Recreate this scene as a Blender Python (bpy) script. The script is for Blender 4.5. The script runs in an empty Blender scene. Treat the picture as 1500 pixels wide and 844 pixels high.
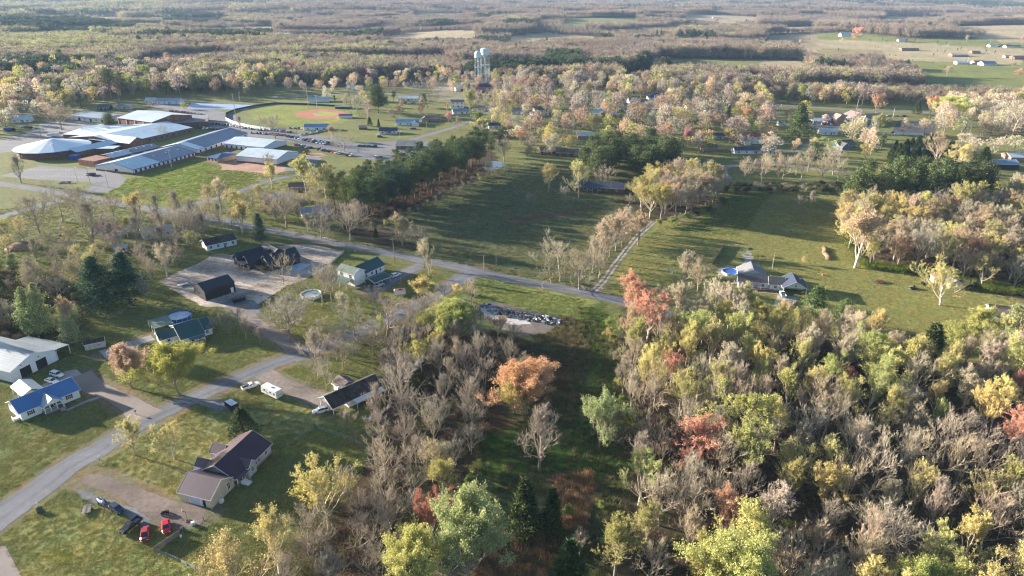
DENOISE = True
import bpy, math, random
import numpy as np
from mathutils import Vector, Matrix

# ------------------------------------------------------------------ camera, sky, sun, exposure
SC = bpy.context.scene
COL = SC.collection
CAM_H = 115.0
PITCH = math.atan(0.442)                 # camera looks this far below the horizontal
FOC = 1000.0                             # focal length in photo pixels (photo 1500 x 844)
cam_data = bpy.data.cameras.new("camera")
cam_data.sensor_width = 36.0; cam_data.lens = 24.0
cam_data.clip_start = 1.0; cam_data.clip_end = 40000.0
cam = bpy.data.objects.new("camera", cam_data); COL.objects.link(cam)
cam.location = (0, 0, CAM_H); cam.rotation_euler = (math.pi/2 - PITCH, 0, 0)
SC.camera = cam

SUN_EL = math.radians(12.0)
SUN_TO = Vector((0.925, -0.38, 0)).normalized()      # horizontal direction in which the shadows fall
sun_az = math.atan2(-SUN_TO.x, -SUN_TO.y)            # compass bearing of the sun, clockwise from +Y
world = bpy.data.worlds.new("World"); SC.world = world; world.use_nodes = True
wt = world.node_tree; wt.nodes.clear()
w_out = wt.nodes.new('ShaderNodeOutputWorld'); w_bg = wt.nodes.new('ShaderNodeBackground')
w_sky = wt.nodes.new('ShaderNodeTexSky'); w_sky.sky_type = 'NISHITA'; w_sky.sun_disc = False
w_sky.sun_elevation = SUN_EL; w_sky.sun_rotation = sun_az
w_sky.altitude = 100; w_sky.air_density = 1.0; w_sky.dust_density = 1.0; w_sky.ozone_density = 2.5
w_bg.inputs['Strength'].default_value = 0.070
wt.links.new(w_sky.outputs[0], w_bg.inputs[0]); wt.links.new(w_bg.outputs[0], w_out.inputs[0])
sun_data = bpy.data.lights.new("sun", 'SUN'); sun_data.energy = 5.0
sun_data.angle = math.radians(0.55); sun_data.color = (1.0, 0.90, 0.77)
sun = bpy.data.objects.new("sun", sun_data); COL.objects.link(sun)
_d = Vector((SUN_TO.x*math.cos(SUN_EL), SUN_TO.y*math.cos(SUN_EL), -math.sin(SUN_EL)))
sun.rotation_euler = _d.to_track_quat('-Z', 'Y').to_euler(); sun.location = (-300, 200, 200)
vs = SC.view_settings
SC.display_settings.display_device = 'sRGB'
vs.view_transform = 'Standard'; vs.look = 'None'; vs.exposure = 2.02; vs.gamma = 1.0; vs.use_curve_mapping = False
SC.render.engine = 'CYCLES'
cy = SC.cycles
cy.max_bounces = 5; cy.diffuse_bounces = 2; cy.glossy_bounces = 2; cy.transmission_bounces = 3
cy.transparent_max_bounces = 6; cy.volume_bounces = 0; cy.use_denoising = DENOISE
cy.use_adaptive_sampling = True; cy.adaptive_threshold = 0.01
cy.caustics_reflective = False; cy.caustics_refractive = False
cy.sample_clamp_indirect = 4.0
SC.render.filter_size = 1.2 if hasattr(SC.render, 'filter_size') else None
cy.pixel_filter_type = 'BLACKMAN_HARRIS'; cy.filter_width = 1.2

RNG = np.random.default_rng(7)
_c, _s = math.cos(PITCH), math.sin(PITCH)
def G(px, py, z=0.0):
    """ground point seen at a pixel of the 1500 x 844 photograph (survey from the photo)"""
    x = (px-750)/FOC; y = (422-py)/FOC
    t = (z-CAM_H)/(-_s + y*_c)
    return (x*t, (_c + y*_s)*t)
def PX(x, y, z=0.0):
    zz = z-CAM_H; f = y*_c - zz*_s; u = y*_s + zz*_c
    return 750+FOC*x/f, 422-FOC*u/f
def height_at(px, py, top):
    X, Y = G(px, py); lo, hi = 0, 70
    for _ in range(30):
        m = (lo+hi)/2
        if PX(X, Y, m)[1] > top: lo = m
        else: hi = m
    return lo

# ------------------------------------------------------------------ terrain height
def sstep(a, b, v):
    t = np.clip((v-a)/(b-a), 0, 1); return t*t*(3-2*t)
def terrain(x, y):
    x = np.asarray(x, float); y = np.asarray(y, float)
    r = np.hypot(x, y)
    w = sstep(1000, 2400, r)
    t = w*(7*np.sin(x/310.+1.3)*np.sin(y/330.+.4) + 6*np.sin(x/700.+y/600.+2.1) + 5*np.sin(x/230.-y/190.+np.sin(x/400.)*1.5))
    w2 = sstep(3200, 7500, r)
    t = t + w2*(18*np.sin(x/900.+y/1500.+.5) + 12*np.sin(x/520.-y/1100.+2.) + 8)
    t = t + sstep(4200, 6800, r)*sstep(500, 3200, x)*38
    return t
def TZ(x, y): return float(terrain(x, y))

# ------------------------------------------------------------------ properties
def tag(o, label=None, cat=None, group=None, kind=None):
    if label: o['label'] = label
    if cat: o['category'] = cat
    if group: o['group'] = group
    if kind: o['kind'] = kind
    return o
def empty(name, loc, rz=0.0, label=None, cat=None, group=None):
    o = bpy.data.objects.new(name, None); COL.objects.link(o)
    o.location = loc; o.rotation_euler = (0, 0, rz); o.empty_display_size = 0.5
    return tag(o, label, cat, group)

# ------------------------------------------------------------------ materials
MATS = {}
def _nt(name):
    m = bpy.data.materials.new(name); m.use_nodes = True
    nt = m.node_tree; nt.nodes.clear()
    out = nt.nodes.new('ShaderNodeOutputMaterial')
    return m, nt, out
def N(nt, t, **kw):
    n = nt.nodes.new(t)
    for k, v in kw.items(): setattr(n, k, v)
    return n
def mixrgb(nt, a, b, fac, mode='MIX'):
    n = nt.nodes.new('ShaderNodeMix'); n.data_type = 'RGBA'; n.blend_type = mode
    for s, v in ((n.inputs[6], a), (n.inputs[7], b), (n.inputs[0], fac)):
        if hasattr(v, 'node'): nt.links.new(v, s)
        elif isinstance(v, (tuple, list)): s.default_value = (*v[:3], 1)
        else: s.default_value = v
    return n.outputs[2]
def ramp(nt, src, p0, p1, c0=(0, 0, 0), c1=(1, 1, 1)):
    r = nt.nodes.new('ShaderNodeValToRGB')
    r.color_ramp.elements[0].position = p0; r.color_ramp.elements[0].color = (*c0, 1)
    r.color_ramp.elements[1].position = p1; r.color_ramp.elements[1].color = (*c1, 1)
    nt.links.new(src, r.inputs[0]); return r.outputs[0]
def noise(nt, scale, detail=4, vec=None, rough=0.6):
    n = nt.nodes.new('ShaderNodeTexNoise'); n.inputs['Scale'].default_value = scale
    n.inputs['Detail'].default_value = detail; n.inputs['Roughness'].default_value = rough
    if vec is not None: nt.links.new(vec, n.inputs['Vector'])
    return n.outputs['Fac']
def M(name, col, rough=0.8, var=0.15, scale=1.5, bump=0.0, metal=0.0, dirt=0.0, ribs=0.0, objcol=False, ribaxis='Y', spec=0.4):
    """procedural surface: base colour with two scales of wear, optional ribs (standing seams / siding)"""
    if name in MATS: return MATS[name]
    m, nt, out = _nt(name)
    b = N(nt, 'ShaderNodeBsdfPrincipled'); b.inputs['Roughness'].default_value = rough
    b.inputs['Metallic'].default_value = metal; b.inputs['Specular IOR Level'].default_value = spec
    tc = N(nt, 'ShaderNodeTexCoord')
    n1 = noise(nt, scale, 4, tc.outputs['Object']); n2 = noise(nt, scale*.17, 2, tc.outputs['Object'])
    if objcol:
        oi = N(nt, 'ShaderNodeObjectInfo'); base = oi.outputs['Color']
    else: base = tuple(col)
    lo = tuple(max(0., 1-var) for _ in range(3)); hi = (1+var*.5,)*3
    f = ramp(nt, n1, .35, .65, lo, hi); g = ramp(nt, n2, .35, .65, lo, hi)
    c1 = mixrgb(nt, base, f, 1.0, 'MULTIPLY'); c1 = mixrgb(nt, c1, g, 1.0, 'MULTIPLY')
    if dirt > 0:
        d = ramp(nt, noise(nt, scale*.6, 6, tc.outputs['Object']), .5, .75)
        mm = N(nt, 'ShaderNodeMath', operation='MULTIPLY'); nt.links.new(d, mm.inputs[0]); mm.inputs[1].default_value = dirt
        c1 = mixrgb(nt, c1, (.11, .09, .07), mm.outputs[0])
    nt.links.new(c1, b.inputs['Base Color'])
    hsrc = None
    if ribs > 0:
        wv = N(nt, 'ShaderNodeTexWave', wave_type='BANDS', bands_direction=ribaxis); wv.inputs['Scale'].default_value = ribs*.38
        wv.inputs['Distortion'].default_value = 0.0
        nt.links.new(tc.outputs['Object'], wv.inputs['Vector'])
        rr = ramp(nt, wv.outputs['Fac'], .80, .98); hsrc = rr
        c2 = mixrgb(nt, c1, (.5, .5, .5), .0)
        mm = N(nt, 'ShaderNodeMath', operation='MULTIPLY'); nt.links.new(rr, mm.inputs[0]); mm.inputs[1].default_value = .22
        c2 = mixrgb(nt, c1, (.02, .02, .02), mm.outputs[0]); nt.links.new(c2, b.inputs['Base Color'])
    if bump > 0 or hsrc is not None:
        bp = N(nt, 'ShaderNodeBump'); bp.inputs['Strength'].default_value = max(bump, .25 if hsrc is not None else 0)
        bp.inputs['Distance'].default_value = .05
        nt.links.new(hsrc if hsrc is not None else noise(nt, scale*6, 3, tc.outputs['Object']), bp.inputs['Height'])
        nt.links.new(bp.outputs[0], b.inputs['Normal'])
    nt.links.new(b.outputs[0], out.inputs[0]); MATS[name] = m; return m

def veg_material(name, trans=0.35, instancer=False, base=None, rnd=.25, obj=True):
    """leaves, buds and twigs: diffuse + light passing through, colour of the individual plant, small random shifts"""
    m, nt, out = _nt(name)
    if instancer:
        a = N(nt, 'ShaderNodeAttribute', attribute_type='INSTANCER', attribute_name='tint'); c = a.outputs['Color']
    elif obj:
        oi = N(nt, 'ShaderNodeObjectInfo'); c = oi.outputs['Color']
    else: c = tuple(base)
    if base is not None and (instancer or obj): c = mixrgb(nt, c, tuple(base), .55)
    geo = N(nt, 'ShaderNodeNewGeometry')
    f = ramp(nt, geo.outputs['Random Per Island'], 0, 1, (1-rnd,)*3, (1+rnd,)*3)
    c = mixrgb(nt, c, f, 1.0, 'MULTIPLY')
    d = N(nt, 'ShaderNodeBsdfDiffuse'); t = N(nt, 'ShaderNodeBsdfTranslucent'); x = N(nt, 'ShaderNodeMixShader')
    nt.links.new(c, d.inputs[0]); nt.links.new(c, t.inputs[0]); x.inputs[0].default_value = trans
    nt.links.new(d.outputs[0], x.inputs[1]); nt.links.new(t.outputs[0], x.inputs[2]); nt.links.new(x.outputs[0], out.inputs[0])
    MATS[name] = m; return m

# ------------------------------------------------------------------ mesh builder
class MB:
    def __init__(s): s.v = []; s.f = []; s.m = []; s.mats = []
    def mi(s, mat):
        if mat not in s.mats: s.mats.append(mat)
        return s.mats.index(mat)
    def poly(s, pts, mat=0):
        b = len(s.v); s.v += [tuple(p) for p in pts]; s.f.append(tuple(range(b, b+len(pts)))); s.m.append(mat)
    def mesh8(s, p, mat=0):
        b = len(s.v); s.v += [tuple(q) for q in p]
        for q in ((0, 3, 2, 1), (4, 5, 6, 7), (0, 1, 5, 4), (1, 2, 6, 5), (2, 3, 7, 6), (3, 0, 4, 7)):
            s.f.append(tuple(b+i for i in q)); s.m.append(mat)
    def box(s, x0, x1, y0, y1, z0, z1, mat=0):
        s.mesh8([(x0, y0, z0), (x1, y0, z0), (x1, y1, z0), (x0, y1, z0), (x0, y0, z1), (x1, y0, z1), (x1, y1, z1), (x0, y1, z1)], mat)
    def prism(s, poly2, z0, z1, mat=0):
        n = len(poly2); b = len(s.v)
        s.v += [(p[0], p[1], z0) for p in poly2] + [(p[0], p[1], z1) for p in poly2]
        s.f.append(tuple(b+n-1-i for i in range(n))); s.f.append(tuple(b+n+i for i in range(n))); s.m += [mat, mat]
        for i in range(n):
            j = (i+1) % n; s.f.append((b+i, b+j, b+n+j, b+n+i)); s.m.append(mat)
    def extr(s, prof, axis, a0, a1, mat=0):
        """profile of (u, z) pushed along axis 'x' or 'y' from a0 to a1"""
        n = len(prof); b = len(s.v)
        for a in (a0, a1):
            for u, z in prof: s.v.append((a, u, z) if axis == 'x' else (u, a, z))
        s.f.append(tuple(b+i for i in range(n))); s.f.append(tuple(b+n+n-1-i for i in range(n))); s.m += [mat, mat]
        for i in range(n):
            j = (i+1) % n; s.f.append((b+j, b+i, b+n+i, b+n+j)); s.m.append(mat)
    def tube(s, pts, rad, n=6, mat=0, cap=True):
        pts = [np.array(p, float) for p in pts]; b = len(s.v); k = len(pts)
        if not hasattr(rad, '__len__'): rad = [rad]*k
        for i, p in enumerate(pts):
            d = pts[min(i+1, k-1)] - pts[max(i-1, 0)]; d = d/(np.linalg.norm(d)+1e-9)
            u = np.cross(d, (0, 0, 1)); 
            if np.linalg.norm(u) < .1: u = np.cross(d, (1, 0, 0))
            u = u/np.linalg.norm(u); w = np.cross(d, u)
            for j in range(n):
                a = 2*math.pi*j/n; q = p + rad[i]*(math.cos(a)*u + math.sin(a)*w); s.v.append(tuple(q))
        for i in range(k-1):
            for j in range(n):
                jj = (j+1) % n; s.f.append((b+i*n+j, b+i*n+jj, b+(i+1)*n+jj, b+(i+1)*n+j)); s.m.append(mat)
        if cap:
            s.f.append(tuple(b+n-1-j for j in range(n))); s.f.append(tuple(b+(k-1)*n+j for j in range(n))); s.m += [mat, mat]
    def lathe(s, prof, n=24, c=(0, 0, 0), mat=0, ph=0.0):
        b = len(s.v)
        for r, z in prof:
            for j in range(n):
                a = 2*math.pi*j/n + ph; s.v.append((c[0]+r*math.cos(a), c[1]+r*math.sin(a), c[2]+z))
        k = len(prof)
        for i in range(k-1):
            for j in range(n):
                jj = (j+1) % n; s.f.append((b+i*n+j, b+i*n+jj, b+(i+1)*n+jj, b+(i+1)*n+j)); s.m.append(mat)
        s.f.append(tuple(b+n-1-j for j in range(n))); s.f.append(tuple(b+(k-1)*n+j for j in range(n))); s.m += [mat, mat]
    def build(s, name, mat, parent=None, loc=None, rz=0.0, smooth=False):
        me = bpy.data.meshes.new(name); me.from_pydata(s.v, [], s.f)
        for m in (mat if isinstance(mat, (list, tuple)) else [mat]): me.materials.append(m)
        if any(s.m): me.polygons.foreach_set('material_index', s.m)
        if smooth: me.polygons.foreach_set('use_smooth', [True]*len(me.polygons))
        me.update()
        o = bpy.data.objects.new(name, me); COL.objects.link(o)
        if parent is not None: o.parent = parent
        if loc is not None: o.location = loc
        if rz: o.rotation_euler = (0, 0, rz)
        return o
def np_mesh(name, V, F, mats, midx=None):
    """V (n,3), F (m,k) all of one face size, or a list of such arrays"""
    if not isinstance(F, list): F = [F]
    me = bpy.data.meshes.new(name)
    nl = sum(f.size for f in F); nf = sum(len(f) for f in F)
    me.vertices.add(len(V)); me.vertices.foreach_set('co', np.asarray(V, np.float32).ravel())
    me.loops.add(nl); me.loops.foreach_set('vertex_index', np.concatenate([f.ravel() for f in F]).astype(np.int32))
    me.polygons.add(nf)
    sizes = np.concatenate([np.full(len(f), f.shape[1]) for f in F]); starts = np.concatenate([[0], np.cumsum(sizes)[:-1]])
    me.polygons.foreach_set('loop_start', starts.astype(np.int32))
    if midx is not None: me.polygons.foreach_set('material_index', np.asarray(midx, np.int32))
    for m in mats: me.materials.append(m)
    me.update(calc_edges=True); me.validate(); return me
def copy_tree(o, parent=None):
    c = o.copy(); COL.objects.link(c); c.parent = parent
    for ch in o.children: copy_tree(ch, c)
    return c

# ------------------------------------------------------------------ smooth value noise in numpy, polygons
def vnoise(x, y, sc, seed=0):
    x = np.asarray(x, float)/sc; y = np.asarray(y, float)/sc
    xi = np.floor(x).astype(np.int64); yi = np.floor(y).astype(np.int64); fx = x-xi; fy = y-yi
    fx = fx*fx*(3-2*fx); fy = fy*fy*(3-2*fy)
    def h(a, b):
        n = (a*374761393 + b*668265263 + seed*974711) & 0x7fffffff
        n = ((n ^ (n >> 13))*1274126177) & 0x7fffffff
        return ((n ^ (n >> 16)) & 0xffff)/65535.
    return (h(xi, yi)*(1-fx)+h(xi+1, yi)*fx)*(1-fy)+(h(xi, yi+1)*(1-fx)+h(xi+1, yi+1)*fx)*fy
def inpoly(x, y, poly):
    x = np.asarray(x); y = np.asarray(y); r = np.zeros(x.shape, bool); n = len(poly)
    xs = [p[0] for p in poly]; ys = [p[1] for p in poly]
    bb = (x >= min(xs)) & (x <= max(xs)) & (y >= min(ys)) & (y <= max(ys))
    if not bb.any(): return r
    X = x[bb]; Y = y[bb]; q = np.zeros(X.shape, bool)
    for i in range(n):
        x1, y1 = poly[i]; x2, y2 = poly[i-1]
        if y1 == y2: continue
        q ^= ((y1 > Y) != (y2 > Y)) & (X < (x2-x1)*(Y-y1)/(y2-y1)+x1)
    r[bb] = q; return r
def GP(pts): return [G(*p) for p in pts]
# ------------------------------------------------------------------ roads, drives and lots as sheets over the ground
def offset_strip(cpts, width, n_sub=6):
    """Catmull-Rom through ground points, returns left and right edges; width may vary per point"""
    P = [np.array(p, float) for p in cpts]; W = list(width) if hasattr(width, '__len__') else [width]*len(P)
    P = [2*P[0]-P[1]] + P + [2*P[-1]-P[-2]]; W = [W[0]]+W+[W[-1]]
    C = []; ws = []
    for i in range(1, len(P)-2):
        for k in range(n_sub):
            t = k/n_sub; a, b, c, d = P[i-1:i+3]
            C.append(.5*((2*b)+(-a+c)*t+(2*a-5*b+4*c-d)*t*t+(-a+3*b-3*c+d)*t**3)); ws.append(W[i]*(1-t)+W[i+1]*t)
    C.append(P[-2]); ws.append(W[-2]); C = np.array(C); ws = np.array(ws)
    T = np.gradient(C, axis=0); T /= np.linalg.norm(T, axis=1)[:, None]; Nn = np.stack([-T[:, 1], T[:, 0]], 1)
    return C, C+Nn*ws[:, None]/2, C-Nn*ws[:, None]/2
ROADS = []          # every paved or gravel strip: centre line and half width, kept clear of trees
def surface_mat(name, col, var, patch, patchcol, rough=.9, tracks=False, bump=.25):
    m, nt, out = _nt(name); b = N(nt, 'ShaderNodeBsdfPrincipled'); b.inputs['Roughness'].default_value = rough
    b.inputs['Specular IOR Level'].default_value = .3
    tc = N(nt, 'ShaderNodeTexCoord'); v = tc.outputs['Object']
    c = mixrgb(nt, tuple(col), ramp(nt, noise(nt, .9, 8, v, .7), .3, .7, (1-var,)*3, (1+var*.7,)*3), 1., 'MULTIPLY')
    c = mixrgb(nt, c, ramp(nt, noise(nt, .07, 3, v), .35, .65, (1-var,)*3, (1+var*.4,)*3), 1., 'MULTIPLY')
    pf = ramp(nt, noise(nt, .33, 5, v, .65), .55, .68); mm = N(nt, 'ShaderNodeMath', operation='MULTIPLY')
    nt.links.new(pf, mm.inputs[0]); mm.inputs[1].default_value = patch
    c = mixrgb(nt, c, tuple(patchcol), mm.outputs[0])
    if tracks:
        at = N(nt, 'ShaderNodeAttribute', attribute_name='across'); w = N(nt, 'ShaderNodeMath', operation='SINE')
        k = N(nt, 'ShaderNodeMath', operation='MULTIPLY'); k.inputs[1].default_value = 2*math.pi*2
        nt.links.new(at.outputs['Fac'], k.inputs[0]); nt.links.new(k.outputs[0], w.inputs[0])
        c = mixrgb(nt, c, ramp(nt, w.outputs[0], .2, .9, (1.06,)*3, (.86,)*3), 1., 'MULTIPLY')
    nt.links.new(c, b.inputs['Base Color'])
    bp = N(nt, 'ShaderNodeBump'); bp.inputs['Strength'].default_value = bump; bp.inputs['Distance'].default_value = .05
    nt.links.new(noise(nt, 3., 6, v, .75), bp.inputs['Height']); nt.links.new(bp.outputs[0], b.inputs['Normal'])
    nt.links.new(b.outputs[0], out.inputs[0]); MATS[name] = m; return m
ASPH = surface_mat('worn_asphalt', (.150, .155, .172), .22, .35, (.22, .205, .195), tracks=True, bump=.3)
ASPH_F = surface_mat('lot_asphalt', (.185, .18, .185), .15, .3, (.24, .22, .21))
ASPH_D = surface_mat('dark_asphalt', (.06, .06, .065), .15, .2, (.09, .085, .08))
GRAV = surface_mat('gravel', (.24, .195, .165), .3, .6, (.16, .14, .10), rough=1., bump=.9)
GRAV_P = surface_mat('pale_gravel', (.36, .335, .31), .3, .6, (.2, .18, .14), rough=1., bump=.9)
CONC = surface_mat('concrete', (.36, .33, .30), .12, .3, (.28, .26, .24))
CONC_R = surface_mat('drive_concrete', (.26, .215, .19), .14, .4, (.22, .20, .18))
GRAYC = surface_mat('blue_grey_gravel', (.185, .19, .20), .3, .5, (.2, .19, .17), rough=1., bump=.9)
CLAY = surface_mat('infield_clay', (.42, .15, .08), .15, .4, (.50, .22, .13))
RCLAY = surface_mat('bare_clay', (.42, .24, .17), .25, .6, (.48, .33, .26), bump=.8)
STRAW = surface_mat('strawed_soil', (.45, .37, .305), .5, .9, (.22, .155, .11), bump=1.2)
MULCH = surface_mat('dead_ground', (.17, .115, .085), .35, .6, (.09, .06, .045), bump=1.2)
PAINT = M('white_line_paint', (.75, .75, .73), .7, .2, 1.0)
def strip(name, pts, width, mat, z=.02, struct=True, avoid=True, off=0.0):
    C, L, R = offset_strip([G(*p) for p in pts], width)
    if off: d_ = (L-R)/np.linalg.norm(L-R, axis=1)[:, None]*off; C = C+d_; L = L+d_; R = R+d_
    wob = (vnoise(C[:, 0]*9, C[:, 1]*9, 14, 5)-.5)*.55
    Nn = (L-R)/np.linalg.norm(L-R, axis=1)[:, None]; L = L+Nn*wob[:, None]; R = R+Nn*(vnoise(C[:, 0]*9, C[:, 1]*9, 11, 9)-.5)[:, None]*.55
    k = len(C); V = []; ac = []
    for i in range(k):
        for a in (0, .25, .5, .75, 1.): p = L[i]*(1-a)+R[i]*a; V.append((p[0], p[1], TZ(*p)+z)); ac.append(a)
    F = np.array([(i*5+j, i*5+j+1, i*5+j+6, i*5+j+5) for i in range(k-1) for j in range(4)])
    me = np_mesh(name, np.array(V), F, [mat]); at = me.attributes.new('across', 'FLOAT', 'POINT'); at.data.foreach_set('value', ac)
    o = bpy.data.objects.new(name, me); COL.objects.link(o); tag(o, kind='structure')
    if avoid: ROADS.append((C, (max(width) if hasattr(width, '__len__') else width)/2))
    return o
AVOID = []
def sheet(name, pts, mat, z=.016, world=False, avoid=True, rag=0.0, seed=1):
    P = pts if world else GP(pts)
    Q = []
    if rag > 0:
        rr = random.Random(seed); n = len(P)
        for i in range(n):
            a = P[i]; b = P[(i+1) % n]; L = math.hypot(b[0]-a[0], b[1]-a[1]); k = max(1, int(L/(rag*2.2)))
            for j in range(k):
                t = j/k; Q.append((a[0]*(1-t)+b[0]*t+rr.uniform(-rag, rag)*(j > 0)*.6, a[1]*(1-t)+b[1]*t+rr.uniform(-rag, rag)*(j > 0)*.6))
    else: Q = P
    mb = MB(); mb.poly([(p[0], p[1], TZ(*p)+z) for p in Q])
    a = sum(Q[i-1][0]*Q[i][1]-Q[i][0]*Q[i-1][1] for i in range(len(Q)))
    if a < 0: mb.f[0] = mb.f[0][::-1]
    o = mb.build(name, mat); tag(o, kind='structure')
    if avoid: AVOID.append(P)
    return o

strip('road', [(-60, 804), (0, 757), (60, 714), (100, 684), (149, 656), (195, 627), (237, 604), (311, 571), (362, 549), (400, 533), (442, 519), (515, 492), (552, 476), (600, 452), (635, 432), (668, 413), (697, 396)],
      [9.2, 9.0, 8.4, 7.8, 7.3, 7.1, 6.9, 6.6, 6.4, 6.2, 6.2, 6., 6., 6.4, 7, 8, 10], ASPH, .024)
strip('road', [(225, 314), (270, 312), (330, 324), (365, 332), (400, 338), (475, 353.5), (550, 367), (612, 380), (675, 392), (725, 404), (780, 415), (825, 423), (880, 434), (930, 446), (990, 462)],
      6.6, ASPH, .028)
strip('road', [(-40, 262), (0, 269), (67, 279), (137, 292), (185, 300), (230, 307), (275, 311)], 7, ASPH, .020)
strip('road', [(-40, 330), (0, 318), (62, 301), (100, 289), (132, 279), (150, 266)], 7, ASPH, .032)
strip('road', [(268, 310), (276, 302), (312, 292), (350, 281), (385, 268), (425, 258), (470, 252)], 5.5, ASPH, .036)
strip('road', [(560, 222), (600, 206), (640, 194), (672, 184), (700, 172), (712, 160), (700, 152), (640, 148)], 6, ASPH_F, .02)
strip('road', [(400, 142), (480, 139), (560, 137), (640, 139), (720, 146), (760, 147), (820, 150), (880, 153), (960, 156), (1040, 152), (1120, 152), (1200, 158), (1290, 163), (1380, 165), (1500, 168)], 8, ASPH_F, .024)
strip('road', [(1040, 247), (1080, 242), (1130, 242), (1165, 244), (1200, 249), (1235, 252)], 6, CONC_R, .02)
strip('road', [(1115, 216), (1140, 219), (1165, 222), (1182, 214), (1196, 200), (1215, 192), (1300, 194), (1365, 197)], 5, ASPH_F, .02)
strip('road', [(1420, 195), (1432, 203), (1460, 206), (1500, 209), (1560, 213)], 5, ASPH_F, .02)
strip('road', [(1440, 93), (1480, 96), (1540, 99)], 8, CONC_R, .02)
strip('road', [(0, 215), (40, 205), (60, 199), (130, 178)], 8, ASPH_F, .022)
for o_ in (-.95, .95): strip('gravel_drive', [(868, 428), (882, 414), (900, 389), (920, 363), (936, 344), (958, 325)], 1.0, GRAV_P, .016, off=o_)
strip('gravel_drive', [(125, 700), (150, 706), (190, 723), (228, 741), (262, 756), (300, 752)], [3.4, 4.2, 4.6, 6, 8, 7], surface_mat('dirt_drive', (.20, .155, .13), .3, .6, (.27, .22, .18), rough=1., bump=.8), .014)
strip('driveway', [(214, 612), (196, 596), (165, 579), (137, 567), (112, 551)], [9, 6.5, 5.5, 6, 9], CONC_R, .034)
strip('footpath', [(148, 581), (120, 591), (98, 601)], 1.2, CONC, .012)
strip('gravel_drive', [(384, 545), (402, 556), (430, 570), (470, 585), (482, 592)], [7, 6, 6, 7, 8], GRAV, .014)
strip('gravel_drive', [(452, 524), (420, 502), (385, 480), (360, 462), (348, 448)], [9, 6, 5, 5, 6], GRAV, .014)
strip('gravel_drive', [(618, 388), (594, 399), (572, 411), (556, 420), (535, 424)], [6, 5.5, 6, 8, 9], GRAYC, .018)
strip('gravel_drive', [(150, 520), (180, 510), (205, 500), (224, 494)], [8, 6, 5, 5], GRAV_P, .012)
strip('gravel_drive', [(1070, 262), (1062, 256), (1060, 248), (1070, 243)], 5, CONC_R, .014)
# lots and yards
sheet('concrete_apron', [(58, 566), (96, 544), (112, 541), (121, 549), (119, 556), (100, 566), (78, 575)], CONC, .026)
sheet('construction_yard', [(232, 412), (262, 398), (318, 372), (345, 374), (362, 366), (400, 360), (442, 358), (468, 361), (504, 369), (470, 395), (448, 409), (418, 419), (392, 437), (375, 447), (345, 452), (330, 450), (292, 448), (262, 430)], STRAW, .008, rag=1.6)
sheet('gravel_yard', [(322, 444), (352, 436), (372, 440), (384, 452), (372, 470), (350, 456)], GRAYC, .013, rag=.8)
sheet('concrete_pad', [(420, 391), (431, 384), (456, 388), (436, 398)], M('pale_blue_slab', (.40, .46, .52), .7), .03)
sheet('concrete_slab', [(703, 452), (714, 447), (772, 468), (778, 475), (752, 476), (712, 465)], surface_mat('burnt_slab', (.55, .50, .48), .2, .7, (.14, .12, .11)), .05, rag=.4)
sheet('bare_ground', [(702, 448), (725, 441), (775, 455), (818, 464), (822, 474), (800, 488), (770, 492), (740, 484), (712, 470)], surface_mat('ash_soil', (.16, .13, .11), .4, .7, (.32, .29, .27), bump=1.), .012, rag=1.)
sheet('concrete_apron', [(1133, 447), (1139, 432), (1160, 434), (1171, 436), (1163, 448), (1142, 452)], CONC, .02)
sheet('dirt_yard', [(1048, 396), (1065, 388), (1082, 392), (1080, 402), (1052, 404)], GRAV_P, .012, rag=.8)
sheet('dirt_yard', [(1083, 372), (1100, 371), (1104, 378), (1094, 390), (1082, 391), (1092, 380)], GRAV_P, .010, rag=.8)
sheet('gravel_yard', [(290, 590), (318, 584), (350, 592), (345, 602), (318, 602)], GRAYC, .010, rag=.7)
sheet('gravel_yard', [(108, 716), (135, 722), (175, 738), (200, 745), (222, 760), (220, 775), (196, 768), (182, 753), (150, 742), (118, 730)], GRAYC, .009, rag=.7)
sheet('footpath', [(0, 800), (8, 800), (45, 870), (-30, 870)], CONC_R, .03)
# school grounds
LOT = [(300, 166), (345, 180), (352, 190), (396, 196), (450, 203), (500, 216), (520, 228), (560, 233), (600, 229), (652, 216), (640, 209), (600, 206), (560, 212), (520, 207), (500, 199), (460, 193), (400, 188), (370, 182), (335, 172)]
sheet('parking_lot', [(232, 158), (305, 160), (345, 168), (352, 180), (400, 190), (470, 199), (500, 202), (520, 209), (560, 208), (610, 204), (650, 213), (640, 222), (600, 232), (560, 238), (500, 226), (455, 214), (405, 204), (360, 200), (300, 186), (270, 172)], ASPH_F, .016)
sheet('parking_lot', [(0, 258), (22, 252), (60, 243), (110, 246), (170, 252), (186, 262), (176, 274), (150, 284), (132, 283), (146, 270), (128, 266), (90, 265), (40, 262)], ASPH_F, .012)
sheet('parking_lot', [(0, 205), (40, 195), (60, 180), (105, 176), (150, 184), (130, 196), (92, 206), (60, 213), (20, 222), (0, 224)], ASPH_F, .012)
sheet('parking_lot', [(425, 240), (442, 232), (455, 228), (472, 232), (458, 244), (440, 251), (415, 250)], ASPH_F, .014)
sheet('dirt_yard', [(320, 237), (345, 238), (412, 242), (430, 248), (400, 256), (350, 250), (325, 249)], RCLAY, .012, rag=1.2)
sheet('dirt_yard', [(442, 226), (470, 224), (480, 228), (455, 232)], RCLAY, .012, rag=1.)
sheet('sports_court', [(280, 151), (372, 154), (360, 161), (274, 159)], M('blue_court_paint', (.30, .38, .55), .7), .02)
sheet('parking_lot', [(240, 142), (275, 144), (268, 160), (215, 160)], ASPH_F, .012)
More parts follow.
